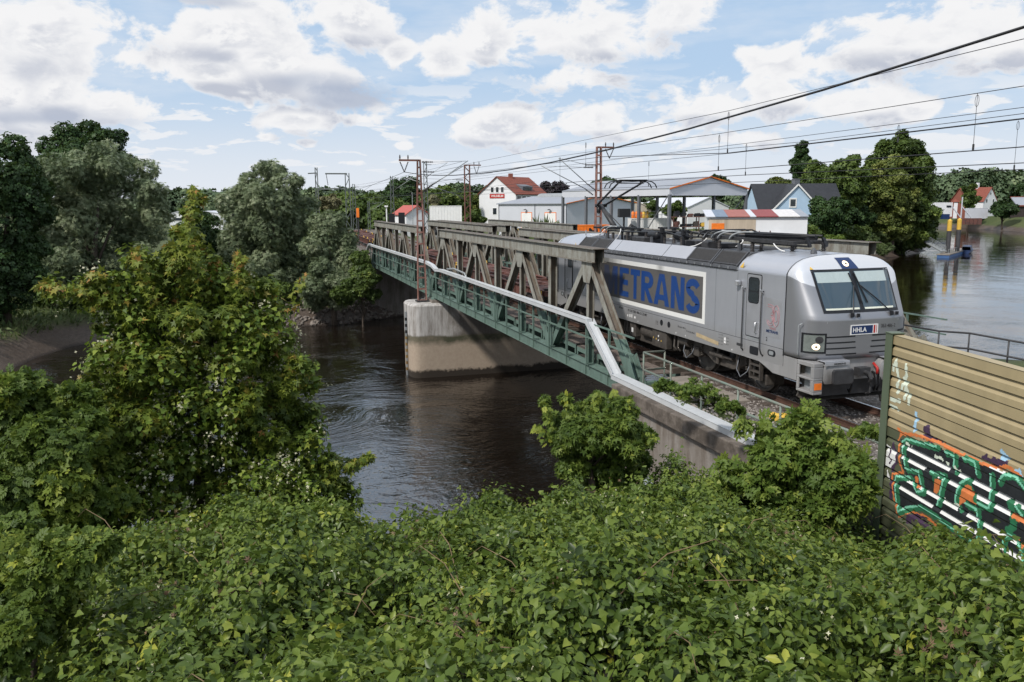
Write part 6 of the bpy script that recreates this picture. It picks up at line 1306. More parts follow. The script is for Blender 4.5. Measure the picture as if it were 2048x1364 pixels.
# far shore village
K = at0(1965, 424, 385, -1.2); house('house', 'white gabled house with a red roof on the far shore', 'house', K, ax(25), -ax(-65), 8.2, 13, -1.2, 4.9, 10.2, M['wallwhite'], M['roofred'], [('g', 1.4, 2.4, 4.2, 5.6), ('g', 5.4, 6.4, 4.2, 5.6), ('g', 3.6, 4.4, 7.2, 8.3), ('g', 2.6, 4.0, .2, 1.6)], chim=(4.1, 6, 2.0, M['wallwhite']))
K = at0(1900, 424, 395, -1.2); house('brick_house', 'brick house with a row of white windows on the far shore', 'house', K, ax(-80), ax(8), 10, 10.5, -1.2, 5.0, 10.0, M['brick'], M['roofred'], [('s', .8 + 1.5 * i, 1.9 + 1.5 * i, 2.9, 4.5) for i in range(6)])
o, q = crate('boat_hall', 'pale flat roofed building on the far shore behind the big linden', 'building', 1858, 424, 372, 9.2, 6, -1.2, 4.4, M['wallwhite'], 0, [('window', 6.8, 8.6, 2.4, 3.2, M['window'])])
for i in range(3): crate('blue_trailer', ('left', 'middle', 'right')[i] + ' one of the three blue trailers parked below the pale building on the far shore', 'trailer', 1860 + i * 13, 428, 360, 2.6, 2, -1.9, .4 - .2 * i, M['navy'], 0)
crate('grey_container', 'long light grey container on the far shore quay', 'container', 1937, 430, 360, 7.2, 2.5, -1.5, 2.2, M['sheet'], 0)
o, q = crate('timber_house', 'dark timber building with an orange eave at the right edge', 'building', 2033, 432, 370, 9, 6, -1.5, 2.8, M['wagondark'], 0); b = MB(); b.hexa([q(-.5, -.5, 2.8), q(9, -.5, 2.8), q(9, 4, 6.0), q(-.5, 4, 6.0), q(-.5, -.5, 3.2), q(9, -.5, 3.2), q(9, 4, 6.4), q(-.5, 4, 6.4)]); b.build('roof', M['roofsheet'], o); b = MB(); b.beam(q(-.5, -.55, 3.0), q(9, -.55, 3.0), .1, .5); b.beam(q(-.5, 4, 6.2), q(9, 4, 6.2), .5, .6); b.build('eave', M['roofred'], o)
K = at0(1922, 434, 350, -1.8); o = T('quay_crane', 'thin white quay crane post with two slanting struts on the far shore', 'crane', K); b = MB(); b.beam(K, K + Vector((0, 0, 8.2)), .3, .3); b.build('post', M['sheet'], o); b = MB(); b.beam(K + Vector((0, 0, 4.8)), K + RH * 4.2 + Vector((0, 0, .2)), .3, .3); b.beam(K + Vector((0, 0, 0.5)), K - RH * 4.0 + Vector((0, 0, 5.2)), .3, .3); b.build('strut', M['sheet'], o)
b = MB(); p = at0(1925, 436, 338, -3.4); b.hexa([p + RH * a + FH * c + Vector((0, 0, z)) for z in (0, 2.2) for a, c in ((0, 0), (7, 0), (7, 2), (0, 2))]); [b.beam(p + RH * a - FH * .1, p + RH * a - FH * .1 + Vector((0, 0, 2)), .3, .2) for a in (1, 2.4, 3.8, 5.2)]; tag(b.build('quay_wall', M['wagon'], None), 'rusty sheet pile quay wall below the far shore crane', 'quay wall')
# jetty
D0 = 190
def J(u, v, d=D0): return W(u, v, d)
o = T('pontoon', 'low floating pontoon with pale boards and blue floats at the two striped piles', 'pontoon', (J(1890, 512).x, J(1890, 512).y, WZ)); a = J(1886, 511, 187); e = J(1926, 504, 212)
a.z = e.z = WZ; dd = (e - a).normalized(); sd = Vector((dd.y, -dd.x, 0))
b = MB(); b.hexa([a + sd * s_ + dd * t + Vector((0, 0, z)) for z in (.55, .72) for s_, t in ((-1.2, 0), (1.2, 0), (1.2, 26), (-1.2, 26))]); b.build('deck', M['wood'], o); b = MB(); b.hexa([a + sd * s_ + dd * t + Vector((0, 0, z)) for z in (-.3, .54) for s_, t in ((-1.1, .1), (1.1, .1), (1.1, 25.8), (-1.1, 25.8))]); b.build('float', M['pontoon'], o)
b = MB(); [b.beam(a + sd * .9 + dd * t + Vector((0, 0, .7)), a + sd * .9 + dd * t + Vector((0, 0, 1.7)), .07, .07) for t in (0, 2, 4, 6, 8, 10)]; b.beam(a + sd * .9 + Vector((0, 0, 1.7)), a + sd * .9 + dd * 10 + Vector((0, 0, 1.7)), .07, .07); b.build('railing', M['galv'], o)
for i, (u, vt, d_) in enumerate(((1895, 441, 193), (1914, 439, 199))):
    p = J(u, 505, d_); zt = J(u, vt, d_).z; o = T('mooring_pile', ('left' if i == 0 else 'right') + ' one of the two tall black mooring piles with a yellow top', 'mooring pile', (p.x, p.y, WZ), 'yellow topped mooring piles')
    b = MB(); b.tube([(p.x, p.y, WZ - 2), (p.x, p.y, zt - 2.1)], .44, 14); b.build('shaft', M['pile'], o, 40); b = MB(); b.tube([(p.x, p.y, zt - 2.099), (p.x, p.y, zt)], .45, 14); b.lathe([(.44, zt), (.1, zt + .3)], (p.x, p.y, 0), k=14); b.build('yellow_top', M['yellow'], o, 40)
p0, p1 = J(1812, 455, 201), J(1888, 503, 190); p2 = J(1765, 461, 194); o = T('gangway', 'grey steel gangway sloping down from the bank to the pontoon', 'gangway', p0)
b = MB(); b.beam(p0 - Vector((0, 0, .5)), p1, 1.4, .2); b.beam(p2, p0 - Vector((0, 0, .5)), 1.4, .2); b.build('walkway', M['galv'], o)
b = MB()
for s_ in (-.65, .65):
    v_ = FH * s_
    for k in range(13): c = (p0 - Vector((0, 0, .5))).lerp(p1, k / 12) + v_; b.beam(c, c + Vector((0, 0, 1.1)), .06, .06)
    for h in (.55, 1.1): b.beam(p0 + v_ + Vector((0, 0, h - .5)), p1 + v_ + Vector((0, 0, h)), .06, .06); b.beam(p2 + v_ + Vector((0, 0, h)), p0 + v_ + Vector((0, 0, h - .5)), .06, .06)
b.build('railing', M['galv'], o); b = MB(); b.beam(p0 - Vector((0, 0, 6)), p0 + Vector((0, 0, .8)), .5, .5); b.build('post', M['pile'], o)
p = J(1935, 507, 206); p.z = WZ; o = T('motor_boat', 'small dark blue motor boat moored at the end of the pontoon', 'boat', p); dd2 = dd; sd2 = sd
b = MB(); rows = []
for t, w_, h, kz in ((-2.6, .95, .75, -.25), (-1, 1.05, .75, -.3), (1, 1.0, .85, -.3), (2.2, .6, .98, -.1), (3.0, .06, 1.1, .5)): rows.append([p + dd2 * t + sd2 * w_ * s_ + Vector((0, 0, z)) for s_, z in ((-1, h), (-.7, .1), (0, kz), (.7, .1), (1, h))])
b.loft(rows); b.f.append((0, 1, 2, 3, 4)); b.loft([[r[0], r[4]] for r in rows]); b.build('hull', M['bargeblue'], o); b = MB(); b.loft([[p + dd2 * t + sd2 * w_ * s_ + Vector((0, 0, z)) for s_, z in ((-1, .8), (-.8, h), (.8, h), (1, .8))] for t, w_, h in ((-2.4, .9, 1.5), (-.5, .9, 1.75), (1.0, .8, 1.5), (1.6, .7, .9))]); b.build('canopy_cover', M['navy'], o)
# line side things
for u, v0, v1, d, lab, kind in ((717, 416, 452, 110, 'slim orange topped signal post on the grass left of the wagons', 's'), (804, 425, 448, 120, 'small black signal screen on a post before the white hut', 'k'), (784, 427, 450, 118, 'dark round backed signal left of the signal screen', 'k'), (774, 411, 452, 115, 'thin white pole with a lamp left of the white hut', 'w'), (826, 385, 450, 140, 'tall thin grey pole in front of the white hut gable', 'p')):
    a, e = W(u, v0, d), W(u, v1, d); o = T('signal_post' if kind in 'sk' else 'pole', lab, 'signal' if kind in 'sk' else 'pole', (e.x, e.y, -.6)); zt = a.z
    b = MB(); b.tube([(e.x, e.y, -1), (e.x, e.y, zt)], .09 if kind in 'skw' else .06, 8); b.build('post', {'s': M['dkgrey'], 'k': M['galv'], 'w': M['white'], 'p': M['galv']}[kind], o)
    b = MB(); q_ = Vector((e.x, e.y, zt)); hgt, wd = {'s': (1.2, .35), 'k': (1.6, .9), 'w': (.2, .45), 'p': (.15, .15)}[kind]
    b.hexa([q_ + RH * x - FH * y + Vector((0, 0, z)) for z in (-hgt, 0) for x, y in ((-wd / 2, .1), (wd / 2, .1), (wd / 2, .25), (-wd / 2, .25))]); b.build('head', {'s': M['orange'], 'k': M['black'], 'w': M['white'], 'p': M['galv']}[kind], o)
for u, d, lab in ((722, 118, 'small white signal lamp box left of the points'), (729, 120, 'small white marker board right of the lamp box')):
    e = W(u, 450, d); b = MB(); b.beam((e.x, e.y, -.9), (e.x, e.y, .9), .08, .08); b.hexa([Vector((e.x, e.y, .5)) + RH * x - FH * y + Vector((0, 0, z)) for z in (-.3, .4) for x, y in ((-.3, .05), (.3, .05), (.3, .2), (-.3, .2))]); tag(b.build('marker_board', M['white'], None), lab, 'marker')
b = MB(); pts = [(-64 - i * 8, yA(-64 - i * 8) + 10.5 + i * .5) for i in range(20)]
b.loft([[(x, y, -.38) for y in (y0, y0 + 3.2)] for x, y0 in pts]); struct(b.build('yard_road', M['asphalt']))
for i, (u, d, m_, lab) in enumerate(((735, 190, M['orange'], 'orange digger far off on the yard road'), (742, 195, M['navy'], 'dark blue vehicle next to the orange digger'), (727, 200, M['navy'], 'dark vehicle left of the orange digger'), (709, 205, M['white'], 'white van far left on the yard road'))):
    o, q = crate('yard_vehicle', lab, 'vehicle', u - 3, 440, d, 2.4, 2, -.5, 1.9, m_, 0)
    for a in (.5, 1.9): b = MB(); b.lathe([(.4, -.1), (.4, .1)], q(a, -.12, -.1), 'y', 10); b.build('wheel', M['black'], o)
K = at0(758, 436, 200, -.5); b = MB()
vs = [(0, 0, 3.2)]; [vs.append((math.cos(a) * (5.5 + math.sin(a * 3)), math.sin(a) * (4 + math.cos(a * 2)), -.5)) for a in np.linspace(0, 2 * PI, 17)[:-1]]; b.add([K + Vector(v) for v in vs], [(0, 1 + i, 1 + (i + 1) % 16) for i in range(16)]); tag(b.build('rubble_heap', M['stone'], None), 'pale heap of rubble far off in the yard left of the white hut', 'heap')
for i, (u0, w_, zt, lab) in enumerate(((338, 7, 3.0, 'white flat hall far off between the two willows, left one'), (375, 9, 2.8, 'white flat hall far off between the two willows, right one'))):
    d_ = 230; K = at0(u0, 430, d_, -.6); house('white_hall', lab, 'hall', K, ax(5), ax(95), w_, 10, -.6, zt, zt + .8, M['wallwhite'], M['sheet'], [('g', 1, w_ - 1, 1.2, 2.2)], oh=.1)
# ---------------------------------------------------------------- far woods and single trees
def gz_(x, y): return float(ground_z(np.array(x), np.array(y)))
def wood(name, label, pts, k, size, m, rr=(5, 9), seed=0):        # a wood that reads as one mass: list of (u, v_top, d)
    r_ = np.random.default_rng(seed); lobes = []
    for u, vt, d in pts:
        p = W(u, vt, d); g = gz_(p.x, p.y); h = p.z - g
        for _ in range(3):
            r = r_.uniform(*rr); lobes.append((p.x + r_.normal() * 4, p.y + r_.normal() * 4, p.z - r * .8 - abs(r_.normal()) * 1.5, r, r, r * .9))
        lobes.append((p.x, p.y, g + h * .3, rr[1], rr[1], max(2, h * .38)))
    P, Q, I = shell(lobes, k, .75, .7); Q /= np.linalg.norm(Q, axis=1, keepdims=True)
    lt = r_.random(len(lobes)); tint = .45 + (lt[I] - .5) * .5 + r_.normal(size=len(P)) * .14
    o = leaves(name, P, Q * .8 + np.array((0, 0, .5)) + r_.normal(size=P.shape) * .4, size * r_.uniform(.7, 1.3, len(P)), tint, CLUMP, m)
    return tag(o, label, 'wood', kind='stuff')
wood('far_wood', 'long dark wooded ridge behind the far shore village', [(u, 352 + 8 * math.sin(u * .031) + 5 * math.sin(u * .083), 560 - 40 * math.sin(u * .02)) for u in range(1840, 2090, 11)], 9000, 3.2, L['farwood'], (6, 11), 3)
wood('far_wood', 'dark wood along the skyline left of the white gabled house', [(u, 385 - 14 * math.exp(-((u - 960) / 60) ** 2) - 6 * math.sin(u * .05), 430) for u in range(600, 1080, 13)], 9000, 2.8, L['farwood'], (5, 8), 4)
wood('far_wood', 'low distant wood behind the left willows', [(u, 386 + 5 * math.sin(u * .06), 380) for u in range(300, 620, 14)], 4500, 2.6, L['farwood'], (4, 7), 5)
wood('far_wood', 'distant wood behind the open hall and the blue house', [(u, 384 - 6 * math.sin(u * .021), 400) for u in range(1080, 1760, 15)], 7000, 2.8, L['farwood'], (4, 8), 6)
wood('railway_wood', 'bushy green wood left of the far masts and beyond the wagons', [(u, v, 190) for u, v in ((660, 412), (680, 400), (700, 405), (720, 392), (738, 396), (755, 402))], 5000, 1.3, L['mid'], (3, 4.5), 7)
def auto(u, vt, vb, w_, d, n_, shape='round', seed=1):
    r_ = np.random.default_rng(seed); c = W(u, (vt + vb) / 2, d); top, bot = W(u, vt, d).z, W(u, vb, d).z; hw = w_ / 2 / FPX * d; hh = (top - bot) / 2; L_ = []
    for i in range(n_):
        a = i * 2.4; t = (i + .5) / n_ * 2 - 1; k = {'round': math.sqrt(max(.05, 1 - t * t * .85)), 'tall': max(.25, 1 - abs(t + .25) * .7), 'cone': max(.2, .55 - t * .45)}[shape]
        r = hw * r_.uniform(.40, .58) * (.6 + .4 * k); rr = hw * k * .68 * r_.uniform(.5, 1)
        L_.append((c.x + rr * math.cos(a), c.y + rr * math.sin(a), c.z + t * (hh - r * .8), r, r, r * r_.uniform(.75, 1)))
    L_.append((c.x, c.y, c.z - hh * .1, hw * .5, hw * .5, hh * .7)); return L_, (c.x, c.y)
def T1(name, label, u, vt, vb, w_, d, k, size, m, n_=10, shape='round', tm=CLUMP, seed=1, cat='tree', vg=None, tr=.3, **kw):
    L_, (x, y) = auto(u, vt, vb, w_, d, n_, shape, seed); z = gz_(x, y) if vg is None else W(u, vg, d).z
    return tree(name, label, cat, (x, y, z), L_, k, size, tm, m, tr, **kw)
T1('poplar', 'slim tall poplar rising above the trees behind the blue house', 1602, 282, 372, 40, 215, 2600, .9, L['dark'], 14, 'tall', seed=2)
T1('broad_tree', 'dark broadleaf tree just right of the poplar', 1650, 318, 425, 110, 190, 4200, .85, L['mid'], 13, seed=3)
T1('broad_tree', 'taller dark tree between the poplar and the big linden', 1692, 306, 430, 80, 180, 3600, .85, L['mid'], 12, seed=4)
T1('pale_willow', 'pale yellow green tree left of the poplar behind the black roof', 1562, 352, 400, 60, 200, 1500, .8, L['linden'], 8, seed=5)
T1('broad_tree', 'dark round tree behind the gable of the open hall', 1436, 348, 400, 54, 210, 1800, .8, L['dark'], 8, seed=6)
T1('broad_tree', 'dark green tree behind the rusty mast, left of the open hall', 1214, 348, 430, 76, 185, 2600, .8, L['dark'], 10, seed=7)
T1('broad_tree', 'olive green tree left of the rusty mast behind the closed hall', 1165, 372, 440, 90, 180, 2600, .8, L['mid'], 10, seed=8)
T1('copper_beech', 'dark purple leaved tree right of the red tiled roof', 1110, 360, 420, 66, 215, 2000, .8, L['bronze'], 9, seed=9)
T1('broad_tree', 'tall dark tree behind the white signal hut', 806, 348, 450, 92, 205, 3600, .9, L['dark'], 12, seed=10)
T1('broad_tree', 'mid green tree behind the white trailer', 890, 368, 450, 110, 190, 3200, .85, L['mid'], 11, seed=11)
T1('flowering_tree', 'small pale flowering tree above the white trailer', 868, 388, 415, 26, 182, 700, .6, leafmat('pale blossom tree', [(0, (.20, .20, .11)), (1, (.46, .43, .28))], .1), 6, seed=12)
T1('pale_willow', 'pale drooping tree between the stout mast and the white gabled house', 948, 388, 430, 36, 215, 1100, .7, L['linden'], 7, seed=13)
T1('broad_tree', 'dark bush at the foot of the white gabled house, left of it', 948, 418, 462, 44, 170, 1300, .6, L['mid'], 7, seed=14)
T1('flowering_tree', 'pale brown flowering tree behind the left lattice masts', 655, 388, 425, 46, 160, 900, .6, leafmat('pale brown blossom tree', [(0, (.13, .13, .06)), (1, (.30, .27, .16))], .1), 7, seed=15)
for i, (u, vt, w_, lab) in enumerate(((1256, 398, 44, 'left one of three small trees seen through the open hall'), (1300, 400, 40, 'middle one of three small trees seen through the open hall'), (1348, 400, 44, 'right one of three small trees seen through the open hall'))):
    T1('small_tree', lab, u, vt, 440, w_, 170, 1100, .55, L['mid'], 7, seed=20 + i)
T1('round_tree', 'round green tree in front of the brick house on the far shore', 1939, 365, 424, 32, 375, 1500, 1.0, L['mid'], 9, seed=24)
T1('broad_tree', 'dark spreading tree at the right end of the far shore', 2008, 400, 440, 46, 360, 1200, 1.0, L['dark'], 8, seed=25)
T1('broad_tree', 'dark tree cut by the right edge behind the timber building', 2052, 362, 440, 60, 420, 1500, 1.3, L['dark'], 8, seed=26)
# the big linden on the right bank
d = 197; LL = [lob(u, v, r, d + random.uniform(-4, 4)) for u, v, r in ((1800,300,34),(1770,318,30),(1828,312,28),(1845,345,26),(1752,350,28),(1740,385,30),(1800,350,46),(1850,390,24),(1842,425,30),(1790,400,52),(1752,430,36),(1810,445,44),(1846,455,26),(1742,335,18),(1770,470,30),(1830,478,24),(1800,485,26),(1855,478,16))]
P0 = W(1800, 478, d); tree('linden_tree', 'very big dark green linden tree on the right river bank', 'tree', (P0.x, P0.y, gz_(P0.x, P0.y)), LL, 14000, .78, CLUMP, L['mid'], .7, tintv=.5)
d = 189; LL = [lob(u, v, r, d + random.uniform(-3, 3)) for u, v, r in ((1790,330,24),(1775,350,26),(1798,362,24),(1760,385,24),(1790,392,28),(1812,400,22),(1768,418,26),(1796,428,26),(1758,445,22),(1782,458,24),(1806,462,20))]
P0 = W(1785, 478, d); tree('linden_tree', 'yellow green linden in bloom in front of the very big dark one', 'tree', (P0.x, P0.y, gz_(P0.x, P0.y)), LL, 9000, .70, CLUMP, L['linden'], .4, tintv=.45)
for i, (u, vt, vb, w_, d, m_, lab) in enumerate(((1662, 388, 470, 100, 146, 'dark', 'large dark bush hiding the right half of the blue house'), (1712, 405, 464, 60, 182, 'dark', 'dark bush between the blue house and the linden'), (1596, 445, 484, 70, 118, 'mid', 'low bush on the bank right of the striped workshop'), (1680, 448, 490, 90, 150, 'mid', 'low bush on the bank below the large dark bush'),
    (1760, 446, 494, 84, 190, 'reed', 'pale tufted reeds on the bank left of the gangway'), (1832, 455, 494, 54, 214, 'mid', 'green bush at the water edge behind the gangway'), (1640, 468, 500, 70, 138, 'elder', 'bright green shrub right behind the folded pantograph'), (1720, 462, 502, 60, 164, 'reed', 'grey green willow scrub on the right bank slope'), (1575, 456, 496, 60, 112, 'elder', 'bright green nettles at the bank behind the roof'),
    (1700, 470, 512, 80, 164, 'reed', 'pale scrubby willow at the water edge below the dark bush'), (1790, 462, 500, 60, 200, 'mid', 'dark green bush at the foot of the yellow green linden'), (1610, 452, 490, 56, 124, 'mid', 'rounded bush right of the workshop'), (1742, 480, 516, 60, 180, 'reed', 'grassy tuft bush at the water edge left of the gangway'), (1668, 455, 482, 60, 156, 'elder', 'light green bush in front of the shed'))):
    T1('bank_shrub', lab, u, vt, vb, w_, d, 3200, .5 if m_ != 'dark' else .62, L[m_], 9, tm=CLUMP if m_ != 'reed' else SPRAY, seed=40 + i, cat='shrub', vg=vb, tr=.1)
# reeds behind the bridge
def tuft(name, label, box, k, h, m, d0, d1, kind='stuff', lean=.3):
    u0, u1, fn = box; u = rng.uniform(u0, u1, k); dd = rng.uniform(d0, d1, k); P = np.array([W(a, 460, b)[:] for a, b in zip(u, dd)]); P[:, 2] = ground_z(P[:, 0], P[:, 1]) - .1
    hh = np.array([fn(a) for a in u]) * rng.uniform(.6, 1.1, k) * h; P = np.repeat(P, 5, 0); hh = np.repeat(hh, 5); P[:, :2] += rng.normal(size=(len(P), 2)) * .25
    P[:, 2] += hh * rng.uniform(0, .55, len(P))
    A = np.zeros((len(P), 3)); A[:, 2] = 1; A += rng.normal(size=A.shape) * lean; N = rng.normal(size=A.shape); N[:, 2] *= .2
    o = leaves(name, P, N, hh * rng.uniform(.3, .55, len(P)), rng.random(len(P)), (BLADE[0] * (1.1, 1, 1), BLADE[1]), m, None, A); return tag(o, label, 'reeds' if 'reed' in name else 'grass', kind=kind)
tuft('reed_bed', 'tall pale green reeds behind the bridge trusses', (1015, 1145, lambda u: .55 + .75 * math.exp(-((u - 1085) / 42) ** 2)), 3000, 4.4, L['reed'], 92, 104)
# ---------------------------------------------------------------- trees on the left bank
def WLO(spec, d, jit=2.): return [lob(u, v, r, d + random.uniform(-jit, jit)) for u, v, r in spec]
def bank(u, d): p = W(u, 560, d); return (p.x, p.y, gz_(p.x, p.y))
LLd = WLO(((20,330,44),(-20,380,60),(40,380,44),(10,440,60),(60,430,36),(-10,520,70),(40,500,46),(20,575,54),(-30,600,50)), 76)
tree('dark_tree', 'very dark tree cut by the left edge', 'tree', bank(0, 76), LLd, 9000, .34, CLUMP, L['dark'], .4)
LLd = WLO(((175,275,34),(130,295,38),(215,290,36),(165,320,50),(110,330,36),(240,325,28),(190,350,60)), 112)
tree('broad_tree', 'dark round tree top rising behind the left willow', 'tree', bank(180, 112), LLd, 5500, .48, CLUMP, L['dark'], .4)
WS = ((70,365,42),(110,345,44),(160,335,42),(215,330,44),(262,345,40),(300,385,30),(60,420,44),(120,405,56),(190,400,60),(255,410,56),(310,430,30),(80,470,50),(140,470,56),(210,465,56),(275,475,44),(100,525,46),(160,530,50),(225,530,46),(285,520,34),(130,565,40),(205,565,40),(50,440,26))
tree('willow_tree', 'big silvery willow on the left bank, left of the gap', 'tree', bank(185, 86), WLO(WS + ((80,590,36),(150,600,36),(220,595,36),(280,580,34),(110,600,30)), 86, 3), 36000, .36, SPRAY, L['willow'], .35, droop=.9, tintv=.55, upw=.3)
WS = ((545,340,26),(520,360,30),(575,365,28),(500,395,38),(550,400,46),(600,420,40),(480,440,46),(540,455,56),(600,470,52),(470,490,40),(530,515,50),(590,530,46),(500,550,38),(635,470,36),(455,410,26),(560,560,36))
tree('willow_tree', 'silvery willow on the left bank, right of the gap with a pointed top', 'tree', bank(550, 88), WLO(WS + ((480,585,34),(530,590,34),(590,590,34)), 88, 3), 30000, .36, SPRAY, L['willow'], .35, droop=.9, tintv=.5, upw=.3)
WS = ((655,450,34),(690,480,32),(640,490,40),(685,520,36),(650,545,36),(625,575,34),(680,560,30),(705,545,22))
tree('willow_tree', 'low dense willow bush beside the far end of the bridge', 'tree', bank(665, 80), WLO(WS + ((630,600,26),(675,598,26)), 80, 1.5), 15000, .32, SPRAY, L['willow'], .25, droop=.5, tintv=.5)
WS = ((390,470,40),(430,520,44),(360,510,36),(400,560,46),(440,570,40),(350,560,36),(420,450,26))
tree('dark_bush', 'very dark bush in the gap between the two willows', 'shrub', bank(400, 94), WLO(WS, 94), 6000, .36, CLUMP, L['dark'], .2)
WS = ((705,580,24),(735,560,22),(725,520,20),(690,590,26),(745,590,18),(718,545,24))
tree('bank_shrub', 'dark green shrub against the far concrete abutment', 'shrub', bank(722, 78), WLO(WS, 78, 1), 3500, .26, CLUMP, L['mid'], .1)
for i, (u, d, w_, h, m_, lab) in enumerate(((120, 82, 120, 1.6, 'mid', 'low dark scrub under the left willow'), (290, 80, 90, 1.5, 'mid', 'low scrub at the mud flat below the left willow'), (530, 83, 110, 1.7, 'mid', 'low scrub under the right willow'), (440, 86, 90, 2.2, 'dark', 'dark scrub below the gap between the willows'))):
    p = bank(u, d); r = w_ / 2 / FPX * d; LL = [(p[0] + random.uniform(-1, 1) * r * .4 * 0 + RH.x * r * t, p[1] + RH.y * r * t, p[2] + h * .4, r * .45, r * .45, h * .7) for t in (-.7, -.25, .25, .7)]
    tree('bank_scrub', lab, 'shrub', p, LL, 2600, .28, CLUMP, L[m_], .06)
k = 16000; x = rng.uniform(-68, -40, k); y = rng.uniform(-42, 2, k); z = ground_z(x, y); ok = (z > -5.0) & (z < -1.5) & (rng.random(k) < sm(-5.3, -4.2, z)); x, y, z = x[ok], y[ok], z[ok]
A = np.zeros((len(x), 3)); A[:, 2] = 1; A += rng.normal(size=A.shape) * .5; N = rng.normal(size=A.shape)
tag(leaves('bank_grass', np.stack([x, y, z - .05], 1), N, rng.uniform(.35, .8, len(x)), rng.random(len(x)) * .8, (BLADE[0] * (1.6, 1, 1), BLADE[1]), L['reed'], None, A), 'rank grass along the muddy far bank', 'grass', kind='stuff')
k = 9000; x = rng.uniform(-150, -50, k); y = rng.uniform(14, 160, k); z = ground_z(x, y); ok = (z > -5.4) & (z < -1.2); x, y, z = x[ok], y[ok], z[ok]
A = np.zeros((len(x), 3)); A[:, 2] = 1; A += rng.normal(size=A.shape) * .5; N = rng.normal(size=A.shape)
tag(leaves('bank_grass', np.stack([x, y, z - .05], 1), N, rng.uniform(.7, 1.5, len(x)), rng.random(len(x)) * .8, (BLADE[0] * (2.2, 1, 1), BLADE[1]), L['reed'], None, A), 'rough grass on the right bank slope below the bushes', 'grass', kind='stuff')
# stones of the far bank
k = 9000; x = rng.uniform(-70, -46, k); y = rng.uniform(-26, 16, k); z = ground_z(x, y); ok = (z > -6.3) & (z < -3.7 + .8 * rng.random(k)); x, y, z = x[ok], y[ok], z[ok]
stones('bank_stones', 'rough grey stones covering the far bank at the water line', np.stack([x, y, z + .04], 1), .10, .30, M['stone'])
# ---------------------------------------------------------------- near bank: brambles
VN = rng.random((64, 64))
def vnoise(x, y, c):                                              # smooth lumps of size c
    x = np.asarray(x, float) / c + 400.3; y = np.asarray(y, float) / c + 400.7; i, j = np.floor(x).astype(int), np.floor(y).astype(int); a, b_ = x - i, y - j; a = a * a * (3 - 2 * a); b_ = b_ * b_ * (3 - 2 * b_)
    g = lambda p, q: VN[p % 64, q % 64]
    return (g(i, j) * (1 - a) + g(i + 1, j) * a) * (1 - b_) + (g(i, j + 1) * (1 - a) + g(i + 1, j + 1) * a) * b_
def lumps(x, y): return .62 * (vnoise(x, y, 1.15) - .5) + .52 * (vnoise(y + 9, x, .52) - .5) + .26 * (vnoise(x + 5, y + 3, .24) - .5)
def canopy(x, y): return bankz(x, y) + .26 + lumps(x, y) + .10 * wob(x, y, 1.1)
k = 290000
s_ = 2.6 + 12.2 * np.sqrt(rng.random(k)) * rng.uniform(.55, 1, k) ** .4; s_ = np.clip(rng.uniform(2.4, 15.5, k), 0, 99); t_ = rng.uniform(-.80, .78, k) * (s_ + .8)
x = 25.383 - .955 * s_ + .298 * t_; y = -14.012 + .297 * s_ + .955 * t_
keep = rng.random(k) < np.clip((s_ + 1.5) / 12, .25, 1)
wallside = (np.stack([x, y], 1) - np.array(NP[:2])) @ np.array(NN[:2]); along = (np.stack([x, y], 1) - np.array(NP[:2])) @ np.array(ND[:2])
keep &= ~((along > -.4) & (wallside < .12)); keep &= y < np.where(x < 14.6, -3.75, 99)
x, y, s_, t_, along = x[keep], y[keep], s_[keep], t_[keep], along[keep]; lm = lumps(x, y); zc = canopy(x, y) - rng.random(len(x)) ** 1.5 * .55; thin = rng.random(len(x)) < np.clip(.62 + lm * 1.4, .32, 1) + rng.normal(size=len(x)) * .05
x, y, zc, s_, t_, along = x[thin], y[thin], zc[thin], s_[thin], t_[thin], along[thin]; P = np.stack([x, y, zc], 1); e = .1; gxx = (canopy(x + e, y) - canopy(x - e, y)) / (2 * e); gyy = (canopy(x, y + e) - canopy(x, y - e)) / (2 * e)
N = np.stack([-gxx, -gyy, np.ones_like(gxx)], 1) * .8 + rng.normal(size=P.shape) * .42; N[:, 2] = np.abs(N[:, 2])
pt = .5 + .5 * np.sin(x * 1.9 + 1) * np.cos(y * 1.6) + rng.normal(size=len(x)) * .25; hop = (pt > .78) | ((along > -1.8) & (rng.random(len(x)) < .5)); deep = canopy(x, y) - zc
tint = .42 + .22 * wob(x * .8, y * .8, 1.5) * .5 + rng.normal(size=len(x)) * .20 + .07
young = rng.random(len(x)) < .035; tint[young] = rng.uniform(.88, 1, young.sum())
bm_ = ~hop; sz = rng.uniform(.064, .128, len(x)) * np.where(rng.random(len(x)) < .06, 1.35, 1)
h1 = bm_ & (rng.random(len(x)) < .7)
o = leaves('bramble_thicket', P[h1], N[h1], sz[h1], tint[h1], TRIFOL, L['bramble'], kind='stuff'); tag(o, 'broad bramble leaves covering the whole near bank', 'brambles', kind='stuff')
h2 = bm_ & ~h1; o = leaves('bramble_thicket', P[h2], N[h2], sz[h2] * 1.1, tint[h2], QUINQ, L['bramble'], kind='stuff'); tag(o, 'five fingered bramble leaves mixed through the near bank', 'brambles', kind='stuff')
xs = np.repeat(np.nonzero(hop)[0], 3); Ph = P[xs] + rng.normal(size=(len(xs), 3)) * .09; o = leaves('climbing_vine', Ph, N[xs] + rng.normal(size=Ph.shape) * .2, rng.uniform(.032, .066, len(xs)), .15 + rng.random(len(xs)) * .75, HEART, L['hop'], kind='stuff'); tag(o, 'light green heart shaped vine leaves over the brambles', 'vine', kind='stuff')
sp, sn_, sg_, st2 = [], [], [], []                                # upright young shoots
